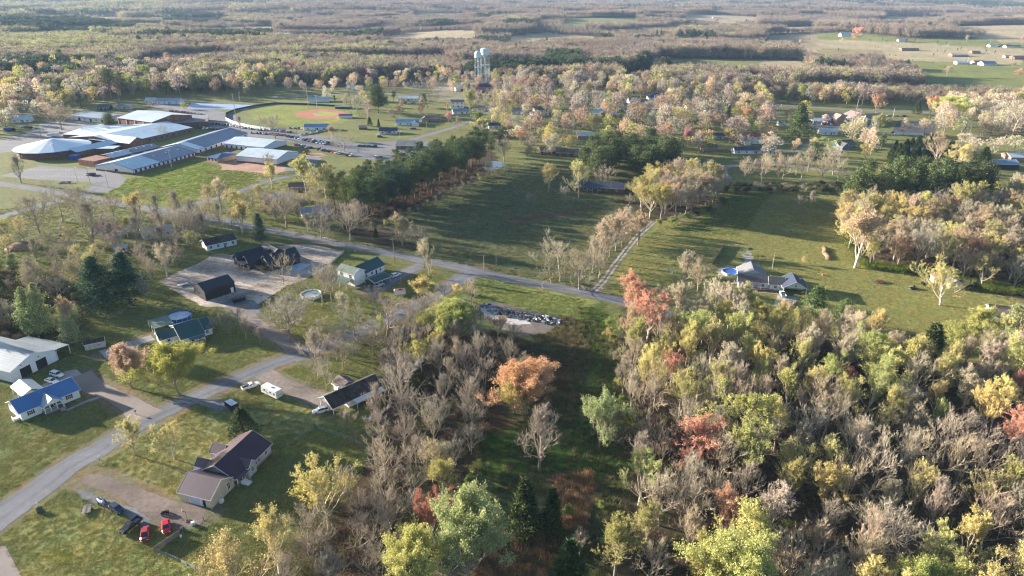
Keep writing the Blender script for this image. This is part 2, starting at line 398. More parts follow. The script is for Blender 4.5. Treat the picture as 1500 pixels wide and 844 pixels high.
# church lot, far lots
sheet('parking_lot', [(1318, 176), (1372, 178), (1368, 197), (1305, 195)], ASPH_D, .02)
sheet('parking_lot', [(1180, 172), (1225, 176), (1282, 182), (1280, 190), (1190, 188)], ASPH_F, .014)
sheet('parking_lot', [(640, 127), (668, 127), (664, 132), (634, 132)], CONC, .014)
sheet('parking_lot', [(930, 150), (1000, 152), (1000, 160), (930, 160)], GRAV_P, .014)
# ball field
sheet('infield', [(430, 167), (440, 163), (462, 160.5), (490, 161), (512, 166), (505, 172), (480, 175), (455, 174), (436, 171)], CLAY, .02, rag=.6)
sheet('infield_grass', [(456, 167), (470, 163.5), (492, 165), (497, 168), (482, 171), (464, 170)], M('infield_turf', (.30, .30, .06), .9, .2, .3), .03, rag=.4)
# white stall lines on the lots
def lines(name, a, b, n, ln, w=.12, z=.04):
    A = np.array(G(*a)); B = np.array(G(*b)); d = (B-A)/np.linalg.norm(B-A); q = np.array((-d[1], d[0])); mb = MB()
    for i in range(n+1):
        c = A+(B-A)*i/n; p = [c-d*w, c+d*w, c+d*w+q*ln, c-d*w+q*ln]; mb.poly([(x, y, z) for x, y in p])
    tag(mb.build(name, PAINT), kind='structure')
lines('parking_lines', (40, 250), (105, 250), 14, 5, .12)
lines('parking_lines', (60, 259), (120, 261), 12, 5, .12)
lines('parking_lines', (1325, 186), (1360, 187), 10, 5, .15)

# ------------------------------------------------------------------ ground sheet with cover zones
C_LAWN = (.10, .125, .035); C_LAWN2 = (.165, .175, .062); C_DRY = (.20, .165, .085); C_FIELD = (.085, .100, .040)
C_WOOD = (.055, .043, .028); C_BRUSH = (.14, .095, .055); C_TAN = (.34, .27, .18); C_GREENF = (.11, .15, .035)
C_FORESTF = (.10, .078, .058); C_TURF = (.22, .25, .05)
ZONES = [   # (photo polygon, colour, edge raggedness in m) - later ones win
    ([(-400, 128), (1900, 128), (1900, 260), (1500, 420), (900, 470), (-400, 470)], C_LAWN2, 6),
    ([(-700, 470), (-300, 330), (640, 330), (900, 430), (900, 640), (420, 1000), (-700, 1000)], (.125, .140, .048), 4),
    ([(560, 330), (740, 240), (1010, 250), (960, 310), (880, 425), (720, 398), (610, 375)], (.105, .120, .055), 2),
    ([(955, 330), (1050, 285), (1225, 285), (1222, 335), (1260, 385), (1400, 420), (1520, 450), (1500, 540), (1100, 470), (890, 430)], (.21, .215, .070), 2),
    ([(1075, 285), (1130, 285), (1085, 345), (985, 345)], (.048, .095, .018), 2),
    ([(1120, 300), (1222, 290), (1222, 335), (1180, 330)], (.14, .14, .05), 4),
    ([(150, 270), (190, 262), (290, 236), (330, 252), (375, 256), (360, 275), (275, 298), (230, 303), (140, 287)], (.15, .19, .025), 1.5),
    ([(300, 250), (480, 250), (520, 290), (420, 335), (330, 320), (280, 310)], (.16, .16, .05), 4),
    ([(-100, 320), (60, 310), (130, 330), (140, 390), (40, 410), (-100, 400)], (.15, .155, .045), 4),
    ([(-300, 400), (60, 395), (120, 370), (150, 420), (110, 500), (60, 515), (-300, 520)], (.13, .095, .05), 5),
    ([(-100, 700), (0, 700), (100, 655), (190, 600), (60, 590), (-100, 600)], (.105, .125, .045), 3),
    ([(-100, 640), (60, 620), (140, 640), (100, 672), (-50, 760)], (.13, .13, .045), 4),
    ([(150, 640), (250, 605), (330, 600), (470, 600), (440, 640), (300, 680), (260, 720), (150, 690)], (.215, .205, .085), 3),
    ([(40, 730), (130, 740), (220, 800), (330, 850), (300, 1000), (0, 1000)], (.21, .205, .07), 4),
    ([(60, 812), (110, 822), (100, 832), (62, 826)], (.21, .22, .035), 2),
    ([(400, 640), (470, 630), (540, 660), (520, 690), (440, 700)], (.13, .15, .04), 3),
    ([(690, 415), (735, 410), (860, 438), (900, 450), (830, 470), (700, 440)], (.19, .215, .07), 1.5),
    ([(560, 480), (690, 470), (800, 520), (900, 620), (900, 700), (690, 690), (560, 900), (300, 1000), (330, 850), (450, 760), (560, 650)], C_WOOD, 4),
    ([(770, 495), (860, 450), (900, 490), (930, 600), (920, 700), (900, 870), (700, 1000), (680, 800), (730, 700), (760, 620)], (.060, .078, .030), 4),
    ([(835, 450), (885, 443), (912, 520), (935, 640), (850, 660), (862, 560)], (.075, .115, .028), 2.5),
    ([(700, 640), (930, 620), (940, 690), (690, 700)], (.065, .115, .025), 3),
    ([(815, 700), (870, 690), (860, 770), (800, 780)], (.20, .125, .07), 3),
    ([(690, 790), (820, 780), (810, 880), (690, 900)], (.16, .105, .06), 3),
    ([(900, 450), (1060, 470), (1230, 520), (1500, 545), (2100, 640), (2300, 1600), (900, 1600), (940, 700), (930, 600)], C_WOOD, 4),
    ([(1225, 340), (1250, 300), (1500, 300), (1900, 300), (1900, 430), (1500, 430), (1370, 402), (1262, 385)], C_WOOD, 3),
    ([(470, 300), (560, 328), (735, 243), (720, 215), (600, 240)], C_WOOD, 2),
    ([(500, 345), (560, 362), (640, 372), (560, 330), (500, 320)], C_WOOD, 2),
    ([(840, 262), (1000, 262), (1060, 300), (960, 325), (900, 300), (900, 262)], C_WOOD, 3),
    ([(750, 318), (870, 300), (870, 308), (752, 330)], (.12, .08, .055), 3),
    ([(362, 164), (405, 154.5), (455, 156), (520, 160), (530, 168), (500, 180), (440, 186), (372, 176)], C_TURF, .5),
]
def tpx(poly): return [G(px, max(py, -12), 0) for px, py in poly]
FIELDS = [  # open ground inside the far woods: photo polygon at terrain level, colour
    ([(550, 53), (600, 44), (650, 43), (700, 46), (690, 50), (620, 51), (592, 56)], C_TAN),
    ([(748, 51), (800, 47.5), (880, 50), (870, 54.5), (800, 55), (745, 60)], C_TAN),
    ([(962, 85), (1020, 86), (1180, 88), (1160, 97), (1100, 100), (1000, 97), (955, 92)], (.20, .21, .08)),
    ([(1120, 88), (1180, 88), (1180, 104), (1110, 104)], C_TAN),
    ([(1150, 53), (1230, 50), (1330, 60), (1500, 60), (1800, 62), (1800, 118), (1500, 120), (1360, 117), (1330, 96), (1290, 82), (1190, 83)], (.20, .22, .07)),
    ([(1190, 60), (1300, 63), (1500, 72), (1500, 77), (1330, 72), (1220, 68), (1160, 66)], (.34, .28, .18)),
    ([(1130, 53), (1200, 51), (1190, 62), (1120, 60)], (.28, .22, .15)),
    ([(1200, 70), (1300, 74), (1290, 82), (1200, 80)], (.24, .20, .10)),
    ([(1100, 38), (1190, 36), (1200, 38.5), (1110, 41)], C_TAN),
    ([(820, 33), (930, 31), (940, 33.5), (830, 35)], (.22, .23, .10)),
    ([(60, 24), (170, 22), (180, 24), (70, 26)], C_TAN),
    ([(600, 20), (700, 18.5), (720, 20), (610, 22)], (.26, .24, .13)),
    ([(1290, 26), (1380, 24), (1390, 26), (1300, 28)], C_TAN),
    ([(1385, 41), (1440, 40), (1800, 42), (1800, 54), (1500, 54), (1400, 46)], C_TAN),
    ([(1000, 26), (1060, 25.5), (1090, 27), (1060, 28), (1005, 28)], C_TAN),
    ([(1050, 27), (1110, 27), (1110, 30), (1050, 30)], C_TAN),
    ([(395, 46), (480, 45), (545, 44), (520, 50), (440, 53), (400, 52)], (.28, .25, .14)),
    ([(330, 36), (400, 35), (400, 38), (330, 39)], C_TAN),
    ([(908, 105), (950, 104), (960, 118), (940, 132), (905, 130)], (.10, .13, .04)),
    ([(640, 112), (700, 113), (690, 124), (640, 122)], (.20, .18, .11)),
    ([(355, 110), (400, 108), (400, 118), (355, 118)], (.16, .17, .06)),
]
def in_field(x, y, poly, n1, n2, hs=(0, 3.5, 7, 10.5, 14, 17)):
    """open ground runs on behind the crowns that stand in front of it: test the line of sight over tree height too"""
    q = np.zeros(np.shape(x), bool)
    if len(x) == 0: return q
    xx = x+n1*14; yy = y+n2*14
    for h in hs:
        f = yy*_c-(h-CAM_H)*_s; px = 750+FOC*xx/f; py = 422-FOC*(yy*_s+(h-CAM_H)*_c)/f; q |= (yy > 500) & inpoly(px, py, poly)
    return q
def cover(x, y, jit=True):
    """(n,3) surface colour of the ground cover"""
    x = np.asarray(x, float); y = np.asarray(y, float)
    acc = np.zeros((len(x), 3))
    for rep in range(4):
        n1 = vnoise(x, y, 7, 1)-.5+(vnoise(x, y, 3.1, 90+rep)-.5)*.5; n2 = vnoise(x, y, 7, 2)-.5+(vnoise(x, y, 3.1, 95+rep)-.5)*.5; m1 = vnoise(x, y, 2.3, 3+rep*7)-.5; m2 = vnoise(x, y, 2.3, 4+rep*7)-.5
        col = np.empty((len(x), 3)); col[:] = C_FORESTF
        for poly, c, rg in ZONES:
            P = tpx(poly); q = inpoly(x+(n1*2+m1)*rg, y+(n2*2+m2)*rg, P); col[q] = c
        for poly, c in FIELDS:
            q = in_field(x, y, poly, n1, n2); col[q] = c
        acc += col/4
    col = acc
    a = vnoise(x, y, 23, 11); b = vnoise(x, y, 5.5, 12); d = vnoise(x, y, 1.7, 13)
    g = (.72+.3*a+.25*b+.2*d)
    col *= g[:, None]
    dry = np.clip((vnoise(x, y, 14, 21)*.6+vnoise(x, y, 3.5, 22)*.5-.62)*4, 0, 1)*.45
    lawnish = (col[:, 1] > col[:, 0]*1.0)
    col = np.where(lawnish[:, None], col*(1-dry[:, None])+np.array((.19, .155, .07))*dry[:, None], col)
    # worn verges beside the roads
    col = np.where(lawnish[:, None], col*.86, col)
    near = np.hypot(x, y) < 700
    if near.any():
        xs = x[near]; ys = y[near]; dm = np.full(xs.shape, 99.)
        for C, hw in ROADS:
            A = C[:-1]; B = C[1:]
            for a0, b0 in zip(A[::2], np.vstack([C[2::2], C[-1:]])[:len(A[::2])]):
                v = b0-a0; L2 = (v**2).sum()+1e-9; t = np.clip(((xs-a0[0])*v[0]+(ys-a0[1])*v[1])/L2, 0, 1)
                dd = np.hypot(xs-a0[0]-v[0]*t, ys-a0[1]-v[1]*t)-hw; dm = np.minimum(dm, dd)
        w = np.clip(1-(dm-.1)/(.5+1.4*vnoise(xs, ys, 4, 31)), 0, 1)*.75
        cc = col[near]; cc = cc*(1-w[:, None])+np.array((.17, .135, .095))*w[:, None]; col[near] = cc
    return col
def build_ground():
    ang = np.concatenate([np.linspace(-180, -52, 33)[:-1], np.linspace(-52, 52, 861), np.linspace(52, 180, 33)[1:]])
    ang = np.radians(ang)[:-1]
    rad = [4., 20, 40, 60, 75]; r = 85.
    while r < 620: rad.append(r); r *= 1.0042
    while r < 1500: rad.append(r); r *= 1.008
    while r < 13000: rad.append(r); r *= 1.025
    rad = np.array(rad)
    A, R = np.meshgrid(ang, rad); X = (R*np.sin(A)).ravel(); Y = (R*np.cos(A)).ravel(); Z = terrain(X, Y)
    na, nr = len(ang), len(rad)
    i, j = np.meshgrid(np.arange(nr-1), np.arange(na), indexing='ij'); j2 = (j+1) % na
    F = np.stack([i*na+j, (i+1)*na+j, (i+1)*na+j2, i*na+j2], -1).reshape(-1, 4)[:, ::-1]
    V = np.stack([X, Y, Z], 1); V = np.vstack([V, [[0, 0, 0]]]); ctr = len(V)-1
    T = np.array([(ctr, (k+1) % na, k) for k in range(na)])
    m, nt, out = _nt('ground_cover'); b = N(nt, 'ShaderNodeBsdfPrincipled'); b.inputs['Roughness'].default_value = 1.0
    b.inputs['Specular IOR Level'].default_value = .15
    at = N(nt, 'ShaderNodeAttribute', attribute_name='cover'); tc = N(nt, 'ShaderNodeTexCoord'); v = tc.outputs['Object']
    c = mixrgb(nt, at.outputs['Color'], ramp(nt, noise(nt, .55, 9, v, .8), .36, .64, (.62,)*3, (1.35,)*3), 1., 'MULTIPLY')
    c = mixrgb(nt, c, ramp(nt, noise(nt, 2.4, 3, v, .7), .35, .65, (.8,)*3, (1.2,)*3), 1., 'MULTIPLY')
    hs = ramp(nt, noise(nt, .12, 5, v, .6), .38, .62, (1.18, .98, .8), (.88, 1.04, 1.0)); c = mixrgb(nt, c, hs, 1., 'MULTIPLY')
    nt.links.new(c, b.inputs['Base Color'])
    bp = N(nt, 'ShaderNodeBump'); bp.inputs['Strength'].default_value = .65; bp.inputs['Distance'].default_value = .22
    nt.links.new(noise(nt, 1.1, 8, v, .78), bp.inputs['Height']); nt.links.new(bp.outputs[0], b.inputs['Normal'])
    nt.links.new(b.outputs[0], out.inputs[0])
    me = np_mesh('ground', V, [F, T], [m])
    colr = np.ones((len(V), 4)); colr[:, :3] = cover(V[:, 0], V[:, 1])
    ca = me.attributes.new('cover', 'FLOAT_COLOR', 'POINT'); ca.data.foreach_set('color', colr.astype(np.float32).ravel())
    o = bpy.data.objects.new('ground', me); COL.objects.link(o); tag(o, kind='structure'); return o
build_ground()
# ------------------------------------------------------------------ tree prototypes (bark and twigs, leaf faces)
def bark_mat(name, base, k=.35):
    m, nt, out = _nt(name); b = N(nt, 'ShaderNodeBsdfPrincipled'); b.inputs['Roughness'].default_value = 1.
    b.inputs['Specular IOR Level'].default_value = .1
    tc = N(nt, 'ShaderNodeTexCoord'); oi = N(nt, 'ShaderNodeObjectInfo')
    c = mixrgb(nt, tuple(base), ramp(nt, noise(nt, 2.2, 5, tc.outputs['Object'], .7), .35, .65, (1-k,)*3, (1+k,)*3), 1., 'MULTIPLY')
    c = mixrgb(nt, c, ramp(nt, oi.outputs['Random'], 0, 1, (.8, .8, .82), (1.22, 1.15, 1.05)), 1., 'MULTIPLY')
    nt.links.new(c, b.inputs['Base Color']); nt.links.new(b.outputs[0], out.inputs[0]); return m
BARK = bark_mat('grey_bark', (.31, .265, .22)); BARK_D = bark_mat('pine_bark', (.15, .105, .08))
BARK_W = bark_mat('pale_bark', (.55, .50, .43))
TWIG_BASE = (.43, .37, .285)
TWIG = veg_material('twigs', .12, base=TWIG_BASE, rnd=.35)
LEAF = veg_material('buds_and_leaves', .38, rnd=.3)
NEEDLE = veg_material('needles', .16, rnd=.45)
def unit(v): return v/(np.linalg.norm(v, axis=-1, keepdims=True)+1e-9)
class TreeGeo:
    """collects tubes (quads) and blades / leaf faces (triangles, quads) as numpy arrays"""
    def __init__(s): s.V = []; s.Q = []; s.T = []; s.n = 0; s.qm = []; s.tm = []
    def tubes(s, P, R, sides, mat=0):
        """P (n,k,3) centre lines, R (n,k) radii"""
        n, k, _ = P.shape
        D = unit(np.gradient(P, axis=1)); up = np.zeros_like(D); up[..., 2] = 1; alt = np.zeros_like(D); alt[..., 0] = 1
        up = np.where(np.abs(D[..., 2:3]) > .9, alt, up); U = unit(np.cross(D, up)); W = np.cross(D, U)
        a = np.arange(sides)*2*np.pi/sides
        V = P[:, :, None]+R[:, :, None, None]*(np.cos(a)[:, None]*U[:, :, None]+np.sin(a)[:, None]*W[:, :, None])
        base = s.n+np.arange(n)[:, None, None]*k*sides
        i = np.arange(k-1)[None, :, None]; j = np.arange(sides)[None, None, :]; jj = (j+1) % sides
        F = np.stack([base+i*sides+j, base+i*sides+jj, base+(i+1)*sides+jj, base+(i+1)*sides+j], -1).reshape(-1, 4)
        s.V.append(V.reshape(-1, 3)); s.Q.append(F); s.qm += [mat]*len(F); s.n += n*k*sides
    def blades(s, A, D, L, w, rng, mat=0):
        n = len(A); sd = unit(np.cross(D, rng.normal(size=(n, 3))))*np.asarray(w).reshape(-1, 1)
        V = np.stack([A-sd, A+sd, A+D*np.asarray(L).reshape(-1, 1)], 1).reshape(-1, 3)
        s.T.append(s.n+np.arange(n*3).reshape(-1, 3)); s.tm += [mat]*n; s.V.append(V); s.n += 3*n
    def leaves(s, C, size, rng, mat=0, flat=.0):
        n = len(C); a = unit(rng.normal(size=(n, 3))*np.array([1, 1, 1-flat])); b = unit(np.cross(a, rng.normal(size=(n, 3))))
        sz = np.asarray(size).reshape(-1, 1)*rng.uniform(.6, 1.3, (n, 1)); a = a*sz; b = b*sz*.8
        V = np.stack([C-a, C-b*.9, C+a, C+b], 1).reshape(-1, 3)
        s.Q.append(s.n+np.arange(n*4).reshape(-1, 4)); s.qm += [mat]*n; s.V.append(V); s.n += 4*n
    def mesh(s, name, mats):
        F = []; m = []
        if s.Q: F.append(np.concatenate(s.Q)); m += s.qm
        if s.T: F.append(np.concatenate(s.T)); m += s.tm
        return np_mesh(name, np.concatenate(s.V), F, mats, m)
def grow(rng, start, dirs, length, rad, nseg, wander, lift):
    """n branches from start points: returns (n,nseg+1,3) centre lines"""
    n = len(start); P = [start]; D = unit(dirs); st = np.asarray(length).reshape(-1, 1)/nseg
    for k in range(nseg):
        D = unit(D+rng.normal(size=(n, 3))*wander+np.array([0, 0, lift])); P.append(P[-1]+D*st)
    return np.stack(P, 1)
def children(rng, P, per, lo, hi, ang, up=0.0):
    """pick child start points along branches and their directions"""
    n, k, _ = P.shape; t = rng.uniform(lo, hi, (n, per))*(k-1); i = np.clip(t.astype(int), 0, k-2); f = (t-i)[..., None]
    idx = np.arange(n)[:, None]; A = P[idx, i]*(1-f)+P[idx, i+1]*f; d = unit(P[idx, i+1]-P[idx, i])
    q = unit(np.cross(d, rng.normal(size=d.shape))); c = np.cos(ang); s_ = np.sin(ang)
    a = rng.normal(ang, .18, (n, per, 1)); D = d*np.cos(a)+q*np.sin(a)+np.array([0, 0, up])
    return A.reshape(-1, 3), unit(D).reshape(-1, 3), (t/(k-1)).reshape(-1)
def deciduous(seed, H=14., spread=.40, buds=0, leaf=0.0, budsize=.11, gnarl=.12, limbs=11, upright=.10, twig=9, fork=.28, pale=False, topbud=.0):
    """tree of unit-free real size H; returns (trunk mesh, crown mesh)"""
    rng = np.random.default_rng(seed); T = TreeGeo(); C = TreeGeo()
    r0 = H*.0165
    tr = grow(rng, np.zeros((1, 3)), np.array([[rng.normal()*.05, rng.normal()*.05, 1.]]), [H*.70], r0, 7, .055*gnarl/.12, .12)
    tr[0, 0, 2] -= .35
    T.tubes(tr, r0*np.linspace(1.15, .22, 8)[None], 6)
    A, D, t = children(rng, tr, limbs, fork*.48, .92, math.radians(48), .12)
    az = np.linspace(0, 2*np.pi, limbs, endpoint=False)+rng.uniform(0, .6, limbs); order = np.argsort(t)
    el = np.radians(rng.uniform(34, 60, limbs)+22*(t-.3)+upright*45)
    D = np.empty((limbs, 3)); D[order, 0] = np.cos(az*2.4+.3); D[order, 1] = np.sin(az*2.4+.3); D[:, :2] *= np.cos(el)[:, None]; D[:, 2] = np.sin(el)
    L = H*(spread*1.45)*(1.12-.62*(t-.25)*1.2)*rng.uniform(.8, 1.15, limbs)
    B1 = grow(rng, A, D, L, 0, 5, gnarl*1.2, .10)
    T.tubes(B1, (r0*.56*(L/L.max()))[:, None]*np.linspace(1, .25, 6)[None], 4)
    A, D, t = children(rng, B1, 7, .22, 1., math.radians(38), .22)
    L2 = np.repeat(L, 7)*.48*(1.15-.55*t)*rng.uniform(.7, 1.2, len(A))
    B2 = grow(rng, A, D, L2, 0, 3, gnarl*1.4, .11)
    C.tubes(B2, (r0*.22*np.ones(len(A)))[:, None]*np.linspace(1, .35, 4)[None], 3)
    A, D, t = children(rng, B2, 5, .25, 1., math.radians(34), .2)
    L3 = np.repeat(L2, 5)*.60*(1.1-.4*t)*rng.uniform(.7, 1.2, len(A))+.15
    B3 = grow(rng, A, D, L3, 0, 2, gnarl*1.2, .18)
    C.tubes(B3, (r0*.085*np.ones(len(A)))[:, None]*np.array([[1, .75, .3]]), 3)
    A, D, t = children(rng, B3, twig, .15, 1., math.radians(30), .30)
    L4 = rng.uniform(.35, .95, len(A))*H/14
    C.blades(A, D, L4, .022*H/14, rng)
    if buds:
        k = rng.integers(0, len(A), buds)
        if topbud > 0:
            z = (A[k, 2]-A[:, 2].min())/(np.ptp(A[:, 2])+1e-6); k = k[rng.uniform(size=len(k)) < (1-topbud)+topbud*np.clip(z*1.4-.1, 0, 1)]
        if leaf <= 0:
            P = A[k]+D[k]*(L4[k]*rng.uniform(.15, 1.05, len(k)))[:, None]+rng.normal(size=(len(k), 3))*.07
            C.leaves(P, budsize, rng, 1)
        else:
            P = A[k]+D[k]*(L4[k]*rng.uniform(.2, 1.1, len(k)))[:, None]+rng.normal(size=(len(k), 3))*.22
            C.leaves(P, leaf, rng, 1)
    bm = BARK_W if pale else BARK
    return T.mesh('trunk', [bm]), C.mesh('crown', [TWIG, LEAF])
def pine(seed, H=23., width=.20, bare=.45, clumps=70, tufts=52, droop=0.0, cone=0.0, size=.55):
    rng = np.random.default_rng(seed); T = TreeGeo(); C = TreeGeo(); r0 = H*.0125
    tr = grow(rng, np.zeros((1, 3)), np.array([[rng.normal()*.03, rng.normal()*.03, 1.]]), [H*.97], r0, 7, .02, .12); tr[0, 0, 2] -= .3
    T.tubes(tr, r0*np.linspace(1.1, .12, 8)[None], 6)
    t = np.sort(rng.uniform(bare, 1.0, clumps)); z = t*7; i = np.clip(z.astype(int), 0, 6); f = (z-i)[:, None]
    A = tr[0, i]*(1-f)+tr[0, i+1]*f; u = (t-bare)/(1-bare)
    prof = (1-u)*cone+(1-cone)*np.sqrt(np.clip(1-(u*1.15-.35)**2/1.0, .04, 1))
    az = np.arange(clumps)*2.39996+rng.normal(size=clumps)*.35; el = np.radians(rng.uniform(-5, 28, clumps)-droop+30*u)
    L = H*width*prof*rng.uniform(.55, 1.15, clumps)
    D = np.stack([np.cos(az)*np.cos(el), np.sin(az)*np.cos(el), np.sin(el)], 1)
    B = grow(rng, A, D, L, 0, 3, .1, .05); T.tubes(B, (.05*H/23*np.ones(clumps))[:, None]*np.linspace(1.3, .4, 4)[None], 3)
    per = tufts
    tt = rng.uniform(.35, 1.05, (clumps, per)); k = np.clip((tt*3).astype(int), 0, 2); fr = (tt*3-k)[..., None]; idx = np.arange(clumps)[:, None]
    P = B[idx, k]*(1-fr)+B[idx, k+1]*fr; sc = (.16+.12*L[:, None, None]/L.max())*np.sqrt(L/L.max())[:, None, None]*H*width*.95
    P = P+rng.normal(size=P.shape)*sc*np.array([.85, .85, .42])
    P = P.reshape(-1, 3); D2 = unit(rng.normal(size=P.shape)+np.array([0, 0, .6]))
    s_ = size*rng.uniform(.7, 1.3, len(P)); half = len(P)//2
    C.blades(P[:half], D2[:half], s_[:half]*1.4, .10*s_[:half]/.5+.06, rng, 0)
    C.leaves(P[half:], s_[half:]*.42, rng, 0)
    return T.mesh('trunk', [BARK_D]), C.mesh('crown', [NEEDLE])
def cedar(seed, H=8., width=.26, sprays=3000, size=.32, power=.8):
    rng = np.random.default_rng(seed); T = TreeGeo(); C = TreeGeo()
    tr = grow(rng, np.zeros((1, 3)), np.array([[0, 0, 1.]]), [H*.95], .1, 5, .02, .1); tr[0, 0, 2] -= .3
    T.tubes(tr, H*.012*np.linspace(1.1, .15, 6)[None], 5)
    u = rng.uniform(0, 1, sprays)**.8; az = rng.uniform(0, 2*np.pi, sprays)
    lump = 1+.22*np.sin(az*3+u*9+seed)+.16*np.sin(az*7-u*17+seed*2); R = H*width*(1-u)**power*lump*np.sqrt(rng.uniform(.35, 1, sprays))*(.55+.45*np.clip(u*8, 0, 1))
    P = np.stack([R*np.cos(az), R*np.sin(az), .12*H*.3+u*H*.97], 1)+rng.normal(size=(sprays, 3))*.10
    D = unit(np.stack([np.cos(az)*.8, np.sin(az)*.8, np.full(sprays, .75)], 1)+rng.normal(size=(sprays, 3))*.35)
    h = sprays//2
    C.blades(P[:h], D[:h], size*1.6*rng.uniform(.6, 1.3, h), .10, rng); C.leaves(P[h:], size*.5, rng)
    return T.mesh('trunk', [BARK_D]), C.mesh('crown', [NEEDLE])
def puff(seed, H=14., rx=.36, n=260, size=.9, base=.22, lobes=7, trunk=True, cone=0.0, mats=None, open_=0.0):
    """light crown for trees several hundred metres away: leaf clumps spread over lobes, short stem"""
    rng = np.random.default_rng(seed); C = TreeGeo()
    az = rng.uniform(0, 2*np.pi, lobes); r = rng.uniform(.1, .78, lobes)*H*rx; zz = H*(base+rng.uniform(.18, .88, lobes)*(1-base))
    L = np.stack([r*np.cos(az), r*np.sin(az), zz], 1); lr = H*rx*rng.uniform(.26, .55, lobes)
    k = rng.integers(0, lobes, n); d = unit(rng.normal(size=(n, 3))); rad = rng.uniform(.3, 1, n)**.5
    P = L[k]+d*(lr[k]*rad)[:, None]*np.array([1, 1, .95])
    if cone > 0:
        u = np.clip(P[:, 2]/H, 0, 1); P[:, :2] *= (1-u*cone)[:, None]*1.3
    P[:, 2] = np.clip(P[:, 2], H*base*.5, H*1.02)
    h = int(n*(.55 if open_ == 0 else .35))
    C.leaves(P[:h], size*H/14*.5, rng, 1)
    D = unit(P[h:]-np.array([0, 0, H*.25])+rng.normal(size=(n-h, 3))*H*.08)
    C.blades(P[h:]-D*.5, D, size*1.7*H/14, .11*H/14+.05, rng, 1)
    if trunk:
        tr = np.array([[[0, 0, -.3], [0, 0, H*.35], [rng.normal()*.3, rng.normal()*.3, H*.7]]]); C.tubes(tr, np.array([[.22, .16, .06]])*H/14, 4, 0)
        A, D, _ = children(rng, tr, 6, .35, .95, .7, .2); B = grow(rng, A, D, np.full(6, H*.3), 0, 2, .1, .08); C.tubes(B, np.array([[.10, .07, .03]]*6)*H/14, 3, 0)
    return C.mesh('crown', mats or [BARK, LEAF])
PROTO = {}
def protos():
    P = PROTO
    P['bare'] = [deciduous(20+i, 14, [.40, .34, .40, .36, .30][i], gnarl=[.12, .10, .14, .16, .09][i], limbs=[11, 12, 12, 11, 13][i], upright=[.1, .3, -.1, .05, .5][i], twig=7, fork=[.28, .3, .2, .25, .32][i]) for i in range(5)]
    P['oak'] = [deciduous(10+i, 14, [.42, .36, .48, .42, .32][i], gnarl=[.15, .12, .18, .22, .10][i], limbs=[13, 14, 14, 12, 15][i], upright=[-.35, .05, -.55, -.4, .4][i], twig=8, fork=[.28, .3, .2, .25, .32][i]) for i in range(5)]
    P['bud'] = [deciduous(30+i, 14, [.36, .30, .40, .33, .28][i], buds=[10500, 9500, 11000, 9500, 8500][i], budsize=.10, gnarl=.11, limbs=[11, 12, 11, 13, 12][i], upright=[.15, .4, .05, .3, .55][i], twig=8, pale=i % 2 == 0, topbud=.3) for i in range(5)]
    P['thin'] = [deciduous(50+i, 14, [.34, .28, .38][i], buds=4200, budsize=.09, gnarl=.12, limbs=12, upright=[.2, .45, .05][i], twig=9, pale=i == 1, topbud=.7) for i in range(3)]
    P['leafy'] = [deciduous(70+i, 12, [.42, .38, .40][i], buds=13000, leaf=.14, gnarl=.12, limbs=14, upright=[.05, .2, .1][i], twig=7, fork=.14) for i in range(3)]
    P['full'] = [deciduous(76+i, 12, [.36, .33][i], buds=36000, leaf=.10, gnarl=.13, limbs=24, upright=[.1, .35][i], twig=7, fork=.12) for i in range(2)]
    P['bush'] = [deciduous(80+i, 5, .5, buds=5200, leaf=.13, gnarl=.14, limbs=15, upright=.2, twig=6, fork=.05) for i in range(2)]
    P['brush'] = [deciduous(85+i, 5, .5, gnarl=.16, limbs=15, upright=.2, twig=8, fork=.04) for i in range(2)]
    P['pine'] = [pine(90+i, 23, [.19, .22, .17][i], [.46, .52, .40][i], 52) for i in range(3)]
    P['fir'] = [pine(95+i, 18, [.34, .30][i], .10, 110, 60, droop=4, cone=.85, size=.5) for i in range(2)]
    P['roundpine'] = [pine(98+i, 16, [.30, .33][i], .2, 90, 60, cone=.25, size=.5) for i in range(2)]
    P['cedar'] = [cedar(100+i, 8, [.27, .22][i]) for i in range(2)]
    P['far_bare'] = [puff(120+i, 14, .38, 800, .60, .10, 11, open_=1) for i in range(4)]
    P['far_leaf'] = [puff(130+i, 13, .35, 700, .64, .08, 10) for i in range(3)]
    P['far_pine'] = [puff(140+i, 18, .24, 700, .72, .2, 10, cone=.45, mats=[BARK_D, NEEDLE]) for i in range(2)]
    P['far_cedar'] = [puff(146, 8, .30, 420, .6, .02, 6, cone=.8, mats=[BARK_D, NEEDLE])]
protos()
PROTO_H = dict(bare=14, bud=14, thin=14, leafy=12, full=12, oak=14, bush=5, brush=5, pine=23, fir=18, roundpine=16, cedar=8, far_bare=14, far_leaf=13, far_pine=18, far_cedar=8)
def proto_top():
    for k, L in PROTO.items():
        for q in L:
            me = q[1] if isinstance(q, tuple) else q
            co = np.empty(len(me.vertices)*3, np.float32); me.vertices.foreach_get('co', co); me['top'] = float(co[2::3].max()); me['rad'] = float(np.percentile(np.hypot(co[0::3], co[1::3]), 97))
proto_top()
NAMES = dict(bare='bare_tree', bud='budding_tree', thin='budding_tree', leafy='leafing_tree', full='leafing_tree', oak='bare_tree', bush='bush', brush='bare_shrub', pine='pine_tree', fir='evergreen_tree', roundpine='pine_tree', cedar='cedar_tree',
             far_bare='bare_tree', far_leaf='budding_tree', far_pine='pine_tree', far_cedar='cedar_tree')
CATS = dict(bare_tree='tree', budding_tree='tree', leafing_tree='tree', bush='bush', bare_shrub='shrub', pine_tree='tree', evergreen_tree='tree', cedar_tree='tree', maple_tree='tree', coral_tree='tree')
